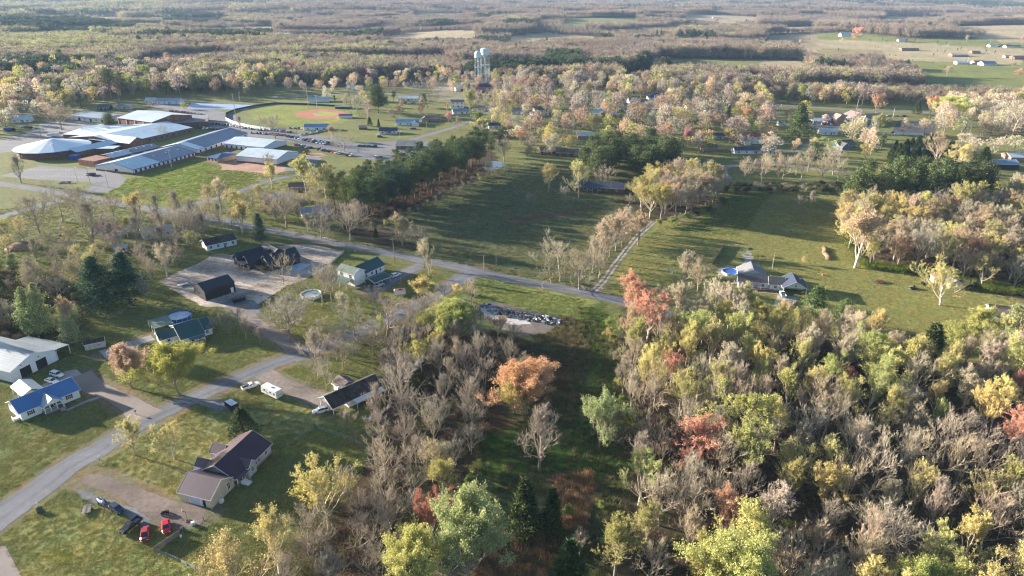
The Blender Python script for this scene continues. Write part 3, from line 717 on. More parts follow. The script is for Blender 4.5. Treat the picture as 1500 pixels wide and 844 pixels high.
# surface colours of crowns (buds, catkins, needles)
TINT = dict(grey=(.37, .33, .27), mauve=(.37, .31, .26), brown=(.34, .26, .19), tan=(.52, .41, .26), cream=(.57, .50, .36), olive=(.47, .43, .15), yellow=(.53, .46, .19),
            lime=(.46, .48, .17), green=(.28, .32, .10), orange=(.60, .37, .22), coral=(.66, .36, .25), red=(.56, .23, .16), pink=(.62, .30, .29),
            needle=(.125, .155, .065), needleblue=(.085, .135, .085), cedar=(.075, .105, .04), sage=(.33, .355, .17), straw=(.64, .57, .23))
TREES = []      # (x, y, height, name, root) of every tree that is a thing
def jit(c, rng, a=.14):
    k = 1+rng.uniform(-a, a); return tuple(min(1., max(0., v*k*(1+rng.uniform(-a, a)*.5))) for v in c)
def tree(x, y, kind, H, tint, label=None, group=None, wide=1.0, name=None, var=None, rz=None, lean=0.0, sink=0.0):
    L = PROTO[kind]; q = L[(var if var is not None else int(RNG.integers(len(L)))) % len(L)]
    me = q[1] if isinstance(q, tuple) else q
    s = H/me['top']; c = jit(TINT[tint] if isinstance(tint, str) else tint, RNG)
    rz = float(RNG.uniform(0, 6.28)) if rz is None else rz
    nm = name or NAMES[kind]; z = TZ(x, y)-sink
    if isinstance(q, tuple):
        root = bpy.data.objects.new(nm, None); root.empty_display_size = .5
        for part, m in (('trunk', q[0]), ('crown', q[1])):
            o = bpy.data.objects.new(part, m); COL.objects.link(o); o.parent = root; o.color = (*c, 1)
    else: root = bpy.data.objects.new(nm, me); root.color = (*c, 1)
    COL.objects.link(root); root.location = (x, y, z); root.scale = (s*wide, s*wide, s); root.rotation_euler = (lean*RNG.normal(), lean*RNG.normal(), rz)
    root['category'] = CATS[nm]
    if label: root['label'] = label
    if group: root['group'] = group
    TREES.append([x, y, H, nm, root, tint if isinstance(tint, str) else '', me['rad']*s*wide]); return root
def tree_px(px, py, top, kind, tint, label=None, group=None, wide=1.0, **k):
    x, y = G(px, py); return tree(x, y, kind, height_at(px, py, top), tint, label, group, wide, **k)
# ------------------------------------------------------------------ buildings
WH = M('white_siding', (.80, .80, .79), .6, .08, .8, dirt=.10, ribs=2.2, ribaxis='Z')
WH_P = M('white_metal_wall', (.68, .70, .72), .45, .06, .6, dirt=.06)
CREAM = M('cream_siding', (.60, .52, .42), .7, .10, .8, dirt=.12, ribs=2.2, ribaxis='Z')
GREYS = M('grey_siding', (.46, .48, .50), .7, .12, .8, dirt=.1, ribs=2.2, ribaxis='Z')
TRIM = M('white_trim', (.78, .78, .76), .5, .08, 2.)
BRICK = M('red_brick', (.27, .115, .075), .9, .25, 2.5, dirt=.15, bump=.3)
BRICK_B = M('brown_brick', (.17, .095, .065), .9, .25, 2.5, dirt=.2, bump=.3)
BRICK_P = M('pale_brick', (.42, .25, .18), .9, .2, 2.5, dirt=.15, bump=.3)
BLACKM = M('black_metal', (.018, .019, .024), .55, .15, .6, ribs=1.3, ribaxis='X')
BLACKR = M('black_metal_roof', (.024, .028, .040), .45, .12, .5, ribs=1.2, ribaxis='X')
BROWNR = M('plum_metal_roof', (.065, .034, .045), .42, .12, .5, ribs=1.2, ribaxis='X')
BROWNR_Y = M('plum_metal_roof_sunlit', (.105, .065, .078), .42, .10, .5, ribs=1.2, ribaxis='Y')  # paler plum copy: sunlight on the catching slopes is put into the colour
BLUER = M('blue_metal_roof', (.085, .20, .41), .38, .10, .5, ribs=1.2, ribaxis='X')
BLUER_L = M('pale_blue_roof', (.20, .28, .36), .40, .10, .5, ribs=1.2, ribaxis='Y')
GALV = M('galvanised_roof', (.30, .335, .36), .40, .12, .4, ribs=1.0, ribaxis='X', dirt=.08)
GALV_L = M('light_metal_roof', (.52, .58, .62), .42, .10, .4, ribs=.9, ribaxis='X', dirt=.08)
GREENR = M('dark_green_roof', (.030, .085, .085), .45, .12, .5, ribs=1.2, ribaxis='X')
GREENR_L = M('faded_green_roof', (.11, .16, .12), .55, .15, .5, ribs=1.2, ribaxis='Y')
NAVYR = M('navy_shingle', (.045, .060, .095), .8, .15, 1.2, bump=.25)
CHARR = M('charcoal_shingle', (.105, .098, .10), .85, .18, 1.2, bump=.25)
DARKR = M('dark_worn_shingle', (.060, .050, .045), .9, .5, 1.3, bump=.3, dirt=.8)
BRNR = M('brown_shingle', (.17, .125, .105), .85, .2, 1.2, bump=.25)
REDR = M('red_metal_roof', (.28, .055, .05), .5, .15, .6, ribs=1.2, ribaxis='X')
RUSTR = M('rusty_red_roof', (.24, .085, .06), .8, .4, .6, dirt=.5)
ROYALR = M('royal_blue_roof', (.020, .040, .19), .45, .12, .6, ribs=1.2, ribaxis='X')
GREYR = M('grey_shingle', (.20, .20, .205), .85, .15, 1.2, bump=.25)
GLASS = M('window_glass', (.03, .035, .045), .12, .2, .8, spec=.8)
DARKIN = M('dark_interior', (.022, .02, .02), .9, .3, 1.)
WOODT = M('treated_timber', (.36, .25, .13), .8, .25, 3.)
WOODG = M('weathered_timber', (.24, .21, .18), .9, .3, 3.)
STEELP = M('galvanised_steel', (.42, .43, .44), .45, .15, 2., metal=.3)
BLUETR = M('blue_trim', (.03, .09, .32), .5, .15, 2.)
RUBBER = M('black_rubber', (.02, .02, .02), .9, .2, 4.)
WHP = M('white_paint', (.76, .76, .75), .4, .08, 2.)
BUILDINGS = []
class Bld:
    def __init__(s, name, label, cat, px, py, ang, group=None, world=None, r=None):
        x, y = world or G(px, py); s.root = empty(name, (x, y, TZ(x, y)), math.radians(ang), label, cat, group)
        s.w = {}; s.ang = math.radians(ang); s.x = x; s.y = y; s.fp = []; BUILDINGS.append(s)
    def wld(s, u, v): return (s.x+u*math.cos(s.ang)-v*math.sin(s.ang), s.y+u*math.sin(s.ang)+v*math.cos(s.ang))
    def foot(s, x0, x1, y0, y1, m=1.0):
        AVOID.append([s.wld(x0-m, y0-m), s.wld(x1+m, y0-m), s.wld(x1+m, y1+m), s.wld(x0-m, y1+m)])
    def wall(s, mat): return s.w.setdefault(mat, MB())
    def block(s, x0, x1, y0, y1, eave, rise, axis='x', wall=None, roof=None, over=.45, base=-.2, hip=False, trim=True, walls=True, rname='roof', t=.14):
        wall = wall or WH; roof = roof or GREYR; s.foot(x0, x1, y0, y1)
        if axis == 'x': u0, u1, a0, a1 = y0, y1, x0, x1
        else: u0, u1, a0, a1 = x0, x1, y0, y1
        um = (u0+u1)/2; hw = (u1-u0)/2; sl = rise/hw
        if walls:
            if hip: s.wall(wall).box(x0, x1, y0, y1, base, eave)
            else: s.wall(wall).extr([(u0, base), (u1, base), (u1, eave-.03), (um, eave+rise-.03), (u0, eave-.03)], axis, a0, a1)
        R = MB()
        if hip:
            k = min(hw, (a1-a0)/2*.999); e = eave-over*sl
            def pt(a, u, z): return (a, u, z) if axis == 'x' else (u, a, z)
            for dz in (0, t):
                b = [pt(a0-over, u0-over, e+dz), pt(a1+over, u0-over, e+dz), pt(a1+over, u1+over, e+dz), pt(a0-over, u1+over, e+dz), pt(a0+k, um, eave+rise+dz), pt(a1-k, um, eave+rise+dz)]
                for f in ((0, 1, 5, 4), (1, 2, 5), (2, 3, 4, 5), (3, 0, 4)): R.poly([b[i] for i in f])
            b0 = [pt(a0-over, u0-over, e), pt(a1+over, u0-over, e), pt(a1+over, u1+over, e), pt(a0-over, u1+over, e)]
            for i in range(4): p, q = b0[i], b0[(i+1) % 4]; R.poly([p, q, (q[0], q[1], q[2]+t), (p[0], p[1], p[2]+t)])
        else:
            e = eave-over*sl
            R.extr([(u0-over, e), (um, eave+rise), (um, eave+rise+t), (u0-over, e+t)], axis, a0-over, a1+over)
            R.extr([(u1+over, e+t), (um, eave+rise+t), (um, eave+rise), (u1+over, e)], axis, a0-over, a1+over)
            if trim:
                T = MB(); q = .05
                for a in (a0-over-q, a1+over):
                    T.extr([(u0-over, e-.10), (um, eave+rise-.10), (um, eave+rise+t+.02), (u0-over, e+t+.02)], axis, a, a+q)
                    T.extr([(u1+over, e+t+.02), (um, eave+rise+t+.02), (um, eave+rise-.10), (u1+over, e-.10)], axis, a, a+q)
                for u, sgn in ((u0-over, -1), (u1+over, 1)):
                    c = sorted((u, u+sgn*.05))
                    if axis == 'x': T.box(a0-over, a1+over, c[0], c[1], e-.06, e+t-.01)
                    else: T.box(c[0], c[1], a0-over, a1+over, e-.06, e+t-.01)
                T.build('roof_trim', TRIM if trim is True else trim, s.root)
        R.build(rname, roof, s.root); return s
    def shed(s, x0, x1, y0, y1, z00, z1, along='y', mat=None, name='porch_roof', t=.12):
        """sloping slab: height z00 at the low coordinate end, z1 at the high end of `along`"""
        R = MB()
        if along == 'y': R.mesh8([(x0, y0, z00), (x1, y0, z00), (x1, y1, z1), (x0, y1, z1), (x0, y0, z00+t), (x1, y0, z00+t), (x1, y1, z1+t), (x0, y1, z1+t)])
        else: R.mesh8([(x0, y0, z00), (x1, y0, z1), (x1, y1, z1), (x0, y1, z00), (x0, y0, z00+t), (x1, y0, z1+t), (x1, y1, z1+t), (x0, y1, z00+t)])
        R.build(name, mat or GREYR, s.root); s.foot(min(x0, x1), max(x0, x1), min(y0, y1), max(y0, y1)); return s
    def open(s, x, y, n, z, w, h, kind='window', shut=None, frame=None, pane=None):
        """window or door centred at local x,y on a wall facing n ('-y','+y','-x','+x'); sill height z"""
        dx, dy = {'-y': (0, -1), '+y': (0, 1), '-x': (-1, 0), '+x': (1, 0)}[n]
        def bx(mb, u0, u1, d0, d1, z0, z1):
            if dx == 0: mb.box(x+u0, x+u1, *sorted((y+dy*d0, y+dy*d1)), z0, z1)
            else: mb.box(*sorted((x+dx*d0, x+dx*d1)), y+u0, y+u1, z0, z1)
        f = MB(); b = .09 if w < 2 else .14; W = w/2
        bx(f, -W-b, -W, -.02, .07, z-b, z+h+b); bx(f, W, W+b, -.02, .07, z-b, z+h+b); bx(f, -W, W, -.02, .07, z+h, z+h+b)
        if kind == 'window': bx(f, -W, W, -.02, .09, z-b, z); bx(f, -W, W, .0, .05, z+h*.48, z+h*.53); bx(f, -.03, .03, .0, .045, z, z+h)
        fo = f.build(kind, frame or TRIM, s.root)
        p = MB(); bx(p, -W, W, -.01, .025, z, z+h); p.build('pane' if kind == 'window' else 'panel', pane or (GLASS if kind == 'window' else WHP), fo)
        if shut:
            for sg in (-1, 1):
                q = MB(); bx(q, min(sg*(W+b), sg*(W+b+.4)), max(sg*(W+b), sg*(W+b+.4)), 0, .06, z-.05, z+h+.05); q.build('shutter', shut, s.root)
        return s
    def post(s, x, y, z0, z1, w=.14, mat=None):
        m = MB(); m.box(x-w/2, x+w/2, y-w/2, y+w/2, z0, z1); m.build('porch_post', mat or TRIM, s.root); return s
    def boxpart(s, name, mat, *b):
        m = MB()
        for q in ([b] if not isinstance(b[0], (tuple, list)) else b): m.box(*q)
        return m.build(name, mat, s.root)
    def rail(s, pts, z, h=.95, mat=None):
        m = MB()
        for (x0, y0), (x1, y1) in zip(pts[:-1], pts[1:]):
            m.tube([(x0, y0, z+h), (x1, y1, z+h)], .04, 4); m.tube([(x0, y0, z+.12), (x1, y1, z+.12)], .03, 4)
            n = max(2, int(math.hypot(x1-x0, y1-y0)/.22))
            for i in range(n+1): t = i/n; m.tube([(x0+(x1-x0)*t, y0+(y1-y0)*t, z), (x0+(x1-x0)*t, y0+(y1-y0)*t, z+h)], .018, 3, cap=False)
        m.build('railing', mat or TRIM, s.root); return s
    def steps(s, x0, x1, y0, y1, z, n=4, mat=None):
        m = MB()
        for i in range(n): yy0 = y0+(y1-y0)*i/n; yy1 = y0+(y1-y0)*(i+1)/n; m.box(x0, x1, min(yy0, yy1), max(yy0, yy1), 0, z*(n-i)/(n+1))
        m.build('steps', mat or CONC, s.root); return s
    def done(s):
        for mat, mb in s.w.items(): mb.build('wall', mat, s.root)
        s.w = {}; return s.root

# --- brown-roofed house in front
h = Bld('house', 'long tan house with plum metal roof and white porch steps, nearest the red cars', 'house', 311, 745, 73)
h.block(0, 8.4, 0, 9.0, 3.0, 2.5, 'y', CREAM, BROWNR_Y)
h.block(8.0, 22.6, -.8, 9.6, 3.0, 2.9, 'x', GREYS, BROWNR, walls=False)
m = h.wall(GREYS); m.extr([(-.8, -.2), (9.6, -.2), (9.6, 2.97), (4.4, 5.87), (-.8, 2.97)], 'x', 12.4, 22.6); m = h.wall(CREAM); m.extr([(2.0, -.2), (9.6, -.2), (9.6, 2.97), (4.4, 5.87), (2.0, 4.4)], 'x', 8.45, 12.35)
h.shed(8.2, 12.4, -2.0, .6, 2.55, 3.35, 'y', BROWNR_Y)
h.block(12.2, 15.2, -1.6, 4.2, 3.1, 1.5, 'y', GREYS, BROWNR_Y, over=.25)
h.block(9.6, 12.6, 9.0, 12.4, 2.7, 1.3, 'y', CREAM, BROWNR_Y, over=.3); h.block(15.4, 19.0, 9.0, 12.6, 2.7, 1.4, 'y', CREAM, BROWNR_Y, over=.3)
h.shed(5.4, 8.8, 9.0, 11.2, 2.6, 3.0, 'y', WHP, 'awning')
h.boxpart('porch_deck', WOODG, 8.4, 12.4, -1.0, 2.0, -.1, .85)
for x in (8.6, 10.5, 12.2): h.post(x, -.9, .85, 2.85)
h.rail([(8.5, -.95), (9.4, -.95)], .85); h.rail([(11.2, -.95), (12.3, -.95)], .85); h.steps(9.5, 11.1, -1.0, -3.2, .85, 5, TRIM)
h.rail([(9.5, -1.1), (9.5, -3.0)], .25, 1.0); h.rail([(11.1, -1.1), (11.1, -3.0)], .25, 1.0)
h.open(6.4, 0, '-y', .9, .95, 1.7); h.open(0, 4.6, '-x', .0, 3.0, 2.2, 'door', frame=TRIM, pane=M('pale_blue_door', (.45, .52, .60), .5)); h.open(0, 2.0, '-x', 0, .95, 2.1, 'door', pane=DARKIN)
for x in (16.2, 17.4, 20.5): h.open(x, -.8, '-y', 1.1, .8, 1.3)
h.open(13.7, -1.6, '-y', 1.2, .9, 1.3); h.open(10.6, 2, '-y', 0.9, .9, 2.0, 'door', pane=DARKIN); h.open(22.6, 4, '+x', 1.1, 1., 1.3); h.open(17.2, 12.6, '+y', 1.0, 1.2, 1.3); h.open(11.1, 12.4, '+y', 1.0, 1.1, 1.2)
h.boxpart('heat_pump', WHP, 2.0, 3.0, -1.1, -.3, .0, .95); h.boxpart('downpipe', TRIM, 3.2, 3.3, -.12, -.02, 0, 2.8)
h.boxpart('foundation', BRICK_P, 12.4, 22.6, -.86, -.8, 0, .5)
for x, y in ((13.5, 3.8), (18.4, 3.2), (10.4, 4.6)):
    m = MB(); m.tube([(x, y, 4.2), (x, y, 5.2)], .06, 6); m.build('vent_pipe', TRIM, h.root)
h.done()
# --- blue-roofed white house
h = Bld('house', 'white house with blue metal roof and columned front porch beside the concrete drive', 'house', 33, 617, 52.8)
h.block(0, 15.8, 0, 9.2, 2.85, 2.3, 'x', WH, BLUER)
h.block(5.3, 10.4, -2.3, 4.2, 2.7, 1.75, 'y', WH, BLUER_L, over=.35, walls=False)
m = h.wall(WH); m.extr([(5.3, 2.75), (10.4, 2.75), (7.85, 4.45)], 'y', -2.3, -2.1)
h.boxpart('porch_deck', WOODG, 5.2, 10.5, -2.4, 0, 0, .55)
for x in (5.4, 7.0, 8.7, 10.3): h.post(x, -2.25, .55, 2.75, .2)
h.rail([(5.4, -2.3), (8.6, -2.3)], .55); h.steps(9.0, 10.2, -2.4, -3.8, .55, 3)
h.rail([(10.35, -2.3), (10.35, -3.6)], .3)
BLKS = M('black_shutters', (.02, .022, .03), .6)
h.open(2.6, 0, '-y', 1.0, .85, 1.25, shut=BLKS); h.open(12.9, 0, '-y', 1.0, .85, 1.25, shut=BLKS)
h.open(6.3, 0, '-y', .9, .8, 1.4, shut=BLKS); h.open(8.0, 0, '-y', .6, .95, 2.05, 'door', pane=DARKIN); h.open(9.5, 0, '-y', .9, .8, 1.4, shut=BLKS)
h.open(0, 3.6, '-x', 1.0, 1.0, 1.3, shut=None); h.open(0, 6.6, '-x', 1.5, .6, .6); h.open(0, 7.8, '-x', 1.5, .6, .6)
h.open(15.8, 4.6, '+x', 1.0, .9, 1.2); h.boxpart('side_steps', WHP, (-1.6, -.1, 1.6, 3.0, 0, .6), (-1.6, -1.5, 1.6, 3.0, .6, 1.4))
h.done()
h = Bld('carport', 'open carport with pale metal roof behind the blue-roofed white house', 'carport', 33, 617, 52.8)
h.block(4.0, 9.6, 9.9, 18.6, 2.5, 1.25, 'y', WH, GALV, over=.1, walls=False)
for x in (4.1, 9.5):
    for y in (10.1, 14.2, 18.4): h.post(x, y, 0, 2.5, .12)
h.done()
# --- big white metal garage
h = Bld('garage', 'big white metal garage with two open dark bays and grey gable roof', 'garage', 20, 561, 70)
h.block(0, 15.4, 0, 26, 4.0, 2.6, 'y', WH_P, GALV, over=.3)
for x in (4.6, 10.0): h.open(x, 0, '-y', .05, 3.6, 3.3, 'bay_door', pane=DARKIN)
h.open(1.4, 0, '-y', .05, .95, 2.1, 'door')
h.shed(15.6, 20.5, 0, 12, 3.85, 3.2, 'x', GALV, 'lean_to_roof'); h.shed(15.6, 20.2, 12, 19, 3.85, 3.2, 'x', GALV, 'lean_to_roof')
h.boxpart('lean_to_wall', WH_P, 15.5, 20.2, 11.7, 11.85, 0, 3.2); h.boxpart('beam', DARKIN, 3.0, 6.2, -.0, .08, 2.4, 2.6)
for x, y in ((20.3, .2), (20.3, 6), (20.3, 11.6), (15.7, .15)): h.post(x, y, 0, 3.3, .18)
for x in (3.6, 9.6): h.boxpart('wall_lamp', DARKIN, x-.15, x+.15, -.2, -.02, 4.3, 4.6)
h.done()
# --- cream shed
h = Bld('shed', 'small cream shed with black roof standing on the lawn behind the white garage', 'shed', 125, 514, 28)
h.block(0, 6.2, 0, 3.0, 2.2, .8, 'x', CREAM, DARKR, over=.15); h.open(1.6, 0, '-y', .1, 1.4, 1.8, 'door', pane=CREAM); h.open(4.4, 0, '-y', 1.0, .6, .6); h.done()
# --- green-roofed house with pool
h = Bld('house', 'small white house with teal-green gable roofs and a round pool behind it', 'house', 236.5, 506.4, 40)
h.block(0, 5.6, -.5, 5.5, 2.5, 1.7, 'x', WH, GREENR); h.block(5.7, 13.2, -5.2, 8.6, 2.6, 2.9, 'x', WH, GREENR, over=.45)
h.block(13.3, 16.8, -2.4, 7.8, 2.5, 2.2, 'x', WH, GREENR)
h.shed(.3, 7.2, 8.9, 17.2, 2.9, 3.1, 'y', GREENR_L, 'patio_roof')
for x, y in ((.5, 17), (7.0, 17), (.5, 9.2), (.5, 13)): h.post(x, y, 0, 2.95)
h.boxpart('porch_deck', BRICK, 8.0, 13.0, -7.0, -5.2, 0, .5); h.shed(7.9, 13.1, -7.2, -5.1, 2.1, 2.5, 'y', GREENR)
for x in (8.1, 10.5, 12.9): h.post(x, -7.0, .5, 2.15)
h.rail([(8.1, -7.0), (12.9, -7.0)], .5)
h.open(6.8, -5.2, '-y', .9, .9, 1.5); h.open(9.2, -5.2, '-y', .4, .95, 2.0, 'door', pane=DARKIN); h.open(11.6, -5.2, '-y', .9, .9, 1.4)
h.open(2.6, -.5, '-y', 1.0, .9, 1.2); h.open(0, 2.5, '-x', .9, 1.0, 1.2); h.open(15.1, -2.4, '-y', .9, .8, 1.2); h.open(5.7, -3.6, '-x', .9, .8, 1.3); h.done()
# --- black barn
h = Bld('barn', 'windowless black metal barn on the strawed yard', 'barn', 302, 441, 48)
h.block(0, 12.6, 0, 10.0, 4.2, 1.9, 'x', BLACKM, BLACKR, over=.12, trim=BLACKM)
h.open(11.2, 0, '-y', .05, .95, 2.1, 'door'); h.boxpart('ridge_flashing', BLACKR, -.1, 12.7, 4.9, 5.1, 6.2, 6.3); h.done()
# --- black house under construction
h = Bld('house', 'black house under construction with several black gable roofs and raw timber stairs', 'house', 396, 398, 45)
BS = M('black_siding', (.045, .046, .052), .7, .15, .8, ribs=2.2, ribaxis='Z')
h.block(0, 14.6, 0, 8.4, 3.2, 3.3, 'x', BS, BLACKR, trim=BS); h.block(-5.2, 6.5, 8.6, 15.0, 3.0, 2.6, 'x', BS, BLACKR, trim=BS)
h.block(-7.0, 5.4, 15.2, 20.4, 3.0, 2.6, 'x', BS, BLACKR, trim=BS); h.block(4, 13.5, 8.4, 20, 3.1, 3.0, 'y', BS, CHARR, trim=BS)
h.boxpart('deck', WOODT, -3.2, 0, 3.2, 8.2, .9, 1.05)
for x, y in ((-3.1, 3.3), (-3.1, 8.1), (-1.6, 3.3), (-.2, 3.3), (-3.1, 5.6)): h.post(x, y, 0, 2.2, .14, WOODT)
h.rail([(-3.1, 3.3), (-3.1, 8.1)], 1.05, .95, WOODT); h.rail([(-3.1, 3.3), (-.1, 3.3)], 1.05, .95, WOODT)
h.steps(-3.0, -1.6, 3.2, .6, 1.0, 6, WOODT)
for y in (9.2, 12.0, 14.6): h.post(-7.6, y, 0, 2.7, .16, WOODT)
h.shed(-8.0, -5.2, 8.7, 15.0, 2.7, 3.0, 'x', BLACKR)
h.open(4.5, 0, '-y', 1.0, 1.2, 1.4, frame=BS); h.open(8.5, 0, '-y', 1.0, 1.2, 1.4, frame=BS); h.open(11.8, 0, '-y', 0, 1.2, 2.1, 'door', frame=BS, pane=DARKIN)
h.open(0, 2.2, '-x', 1.2, .9, 1.3, frame=BS); h.open(0, 6.0, '-x', 1.1, 1.6, 2.0, 'door', frame=WOODT, pane=DARKIN); h.open(-5.2, 12, '-x', .5, 1.8, 2.1, 'door', frame=WOODT, pane=GLASS); h.open(-7.0, 17.6, '-x', 1.0, 1.2, 1.2, frame=BS)
h.done()
# --- two-storey green roof house with tall white gable
h = Bld('house', 'two-storey white house with green metal roofs and tall blank gable end', 'house', 520, 420, 57)
h.block(0, 6.2, 0, 9.8, 5.4, 1.7, 'y', WH, GREENR_L, over=.35); h.block(6.4, 19.8, 1.6, 9.6, 3.0, 2.7, 'x', WH, GREENR)
h.shed(-3.8, 0, 1.0, 9.5, 2.3, 3.1, 'x', GREENR_L)
for y in (1.2, 5.2, 9.2): h.post(-3.6, y, 0, 2.3)
h.open(0, 2.2, '-x', 3.4, 1.3, 1.4); h.open(0, 7.2, '-x', 3.4, 1.3, 1.4)
for x in (8.6, 12.0, 17.2): h.open(x, 1.6, '-y', 1.0, .9, 1.2)
h.open(14.6, 1.6, '-y', .2, .95, 2.05, 'door', pane=BLKS); h.open(19.8, 5.6, '+x', 1, .9, 1.2); h.boxpart('chimney', GREENR_L, 3.6, 4.4, 6.2, 7.0, 6.0, 7.3); h.open(7.6, 1.6, '-y', .2, .9, 2.0, 'door', pane=GREYS)
h.done()
h = Bld('carport', 'free-standing carport with green metal roof beside the two-storey white house', 'carport', 552, 421, 50)
h.block(-1.0, 7.6, 0, 6.6, 2.3, 1.0, 'x', WH, GREENR, over=.2, walls=False)
for x in (-.8, 3.3, 7.4):
    for y in (.1, 6.5): h.post(x, y, 0, 2.35, .1)
h.done()
# --- long old house with white gable front and debris on its roof
h = Bld('house', 'long low house with white front gable and dark leaf-covered roof under bare trees', 'house', 486, 606, 45)
h.block(0, 17, -1.2, 6.4, 2.7, 2.2, 'x', WH, DARKR, over=.5, walls=False)
m = h.wall(WH); m.box(5.2, 16.8, -.9, 6.1, -.1, 2.68); m.extr([(-1.2, 2.6), (6.4, 2.6), (2.6, 4.75)], 'x', -.1, .1); m.extr([(-.9, 2.65), (6.1, 2.65), (2.6, 4.6)], 'x', 5.2, 16.8)
h.shed(6.5, 16.6, -3.6, -1.2, 2.15, 2.55, 'y', GALV_L, 'awning')
for x, y in ((.1, -1.0), (.1, 2.6), (.1, 6.2)): h.post(x, y, 0, 2.7, .16)
for x in (6.7, 11.5, 16.4): h.post(x, -3.5, 0, 2.15, .1)
h.boxpart('chimney', WHP, 4.6, 5.2, 3.2, 3.8, 4.0, 5.5); h.block(7.5, 12.5, 6.6, 11.0, 2.5, 1.5, 'y', WH, BRNR)
h.open(8, -.9, '-y', .9, 1., 1.2); h.open(12.5, -.9, '-y', .9, 1., 1.2); h.open(5.2, 2.6, '-x', .1, .95, 2.05, 'door', pane=DARKIN); h.done()
# --- navy and grey roof house on the right
h = Bld('house', 'long white house with navy shingle carport roof beside the round blue pool', 'house', 1081, 421, -11)
h.block(0, 12.0, 0, 6.8, 2.9, 2.0, 'x', WH, CHARR); h.block(12.3, 18.2, -.5, 6.0, 2.8, 1.9, 'x', WH, CHARR)
h.block(17.2, 26.4, -3.2, 6.4, 2.9, 2.7, 'y', WH, NAVYR, walls=False, over=.5)
m = h.wall(WH); m.extr([(17.2, 2.85), (26.4, 2.85), (21.8, 5.5)], 'y', -3.2, -3.0); m.box(17.4, 26.2, 2.4, 6.2, -.1, 2.85); m.extr([(17.2, 2.85), (26.4, 2.85), (21.8, 5.5)], 'y', 6.2, 6.4)
for x in (17.4, 26.2): h.post(x, -3.0, 0, 2.9, .3)
h.block(1.0, 11.6, 6.9, 15.6, 3.0, 2.8, 'y', WH, BRNR if False else GREYR)
h.boxpart('porch_deck', BRICK, 5.0, 14.0, -2.0, 0, 0, .6); h.shed(5.2, 8.6, -2.1, 0.1, 2.4, 2.9, 'y', CHARR)
for x in (5.3, 8.5): h.post(x, -2.0, .6, 2.45)
h.rail([(5.1, -1.95), (6.4, -1.95)], .6); h.rail([(7.6, -1.95), (13.9, -1.95)], .6); h.steps(6.5, 7.5, -2.0, -3.2, .6, 3)
h.boxpart('front_walk', CONC, 6.5, 17, -4.2, -3.2, -.05, .05)
for x in (2.6, 9.8, 14.6): h.open(x, 0 if x < 12 else -.5, '-y', 1.1, 1.0, 1.2, shut=None)
h.open(5.6, 0, '-y', 1.0, .7, 1.3); h.open(7.1, 0, '-y', .7, .95, 2.0, 'door', pane=GREYS); h.open(21.8, -3.2, '-y', 3.4, .8, .6); h.open(0, 3.4, '-x', 1.1, .9, 1.2)
m = MB(); m.lathe([(.02, 0), (.45, .05), (.5, .1)], 12); m.build('satellite_dish', WHP, h.root, (24.6, 3.6, 4.3)); h.done()
# --- right edge
h = Bld('house', 'white house with grey-brown roof at the right edge behind pale trees', 'house', 1448, 468, -22)
h.block(0, 7.0, 0, 7.0, 3.0, 1.8, 'x', WH, BRNR); h.block(5.6, 16.0, -4.4, 6.2, 3.1, 2.4, 'y', WH, BRNR); h.open(3.4, 0, '-y', 1.1, 1., 1.2); h.open(8, -4.4, '-y', 1.1, 1., 1.2); h.open(13, -4.4, '-y', 1.1, 1., 1.2)
h.boxpart('porch_deck', WHP, 3.2, 5.5, -2.5, 0, 0, .5); h.steps(3.2, 5.4, -2.5, -3.6, .5, 3); h.done()
h = Bld('shed', 'pale wooden shed with open lean-to under a spreading budding tree', 'shed', 1390, 423, -8)
h.block(0, 4.6, 0, 4.2, 2.5, 1.2, 'y', CREAM, GREYR, over=.15); h.shed(4.6, 9.2, 0, 4.0, 2.7, 2.3, 'x', BRNR, 'lean_to_roof')
for x, y in ((9.1, .1), (9.1, 3.9)): h.post(x, y, 0, 2.3, .14, WOODG)
h.done()
h = Bld('shed', 'smaller rusty shed left of the pale wooden shed on the mown grass', 'shed', 1367, 415, -8)
h.block(0, 4.2, 0, 3.8, 2.4, 1.0, 'y', CREAM, RUSTR, over=.1); h.open(2.0, 0, '-y', 0, 1.6, 1.9, 'door', pane=BRICK_P); h.done()
# --- house in the middle field
h = Bld('house', 'long dark brick ranch house alone in the striped field', 'house', 846, 280, -9)
h.block(0, 26, 0, 9.5, 3.0, 2.1, 'x', BRICK_B, NAVYR); h.block(20.6, 28, -1.2, 8.6, 3.0, 2.1, 'x', BRICK_B, NAVYR)
for x in (4.5, 8, 13.5, 17.5, 23.5): h.open(x, 0 if x < 20 else -1.2, '-y', .9, 1.6, 1.3)
for x in (6, 9, 12): h.post(x, -1.6, 0, 2.7)
h.shed(3.5, 14, -2, 0, 2.6, 3.0, 'y', NAVYR); h.open(28, 3.5, '+x', 1, 1, 1.2); h.done()

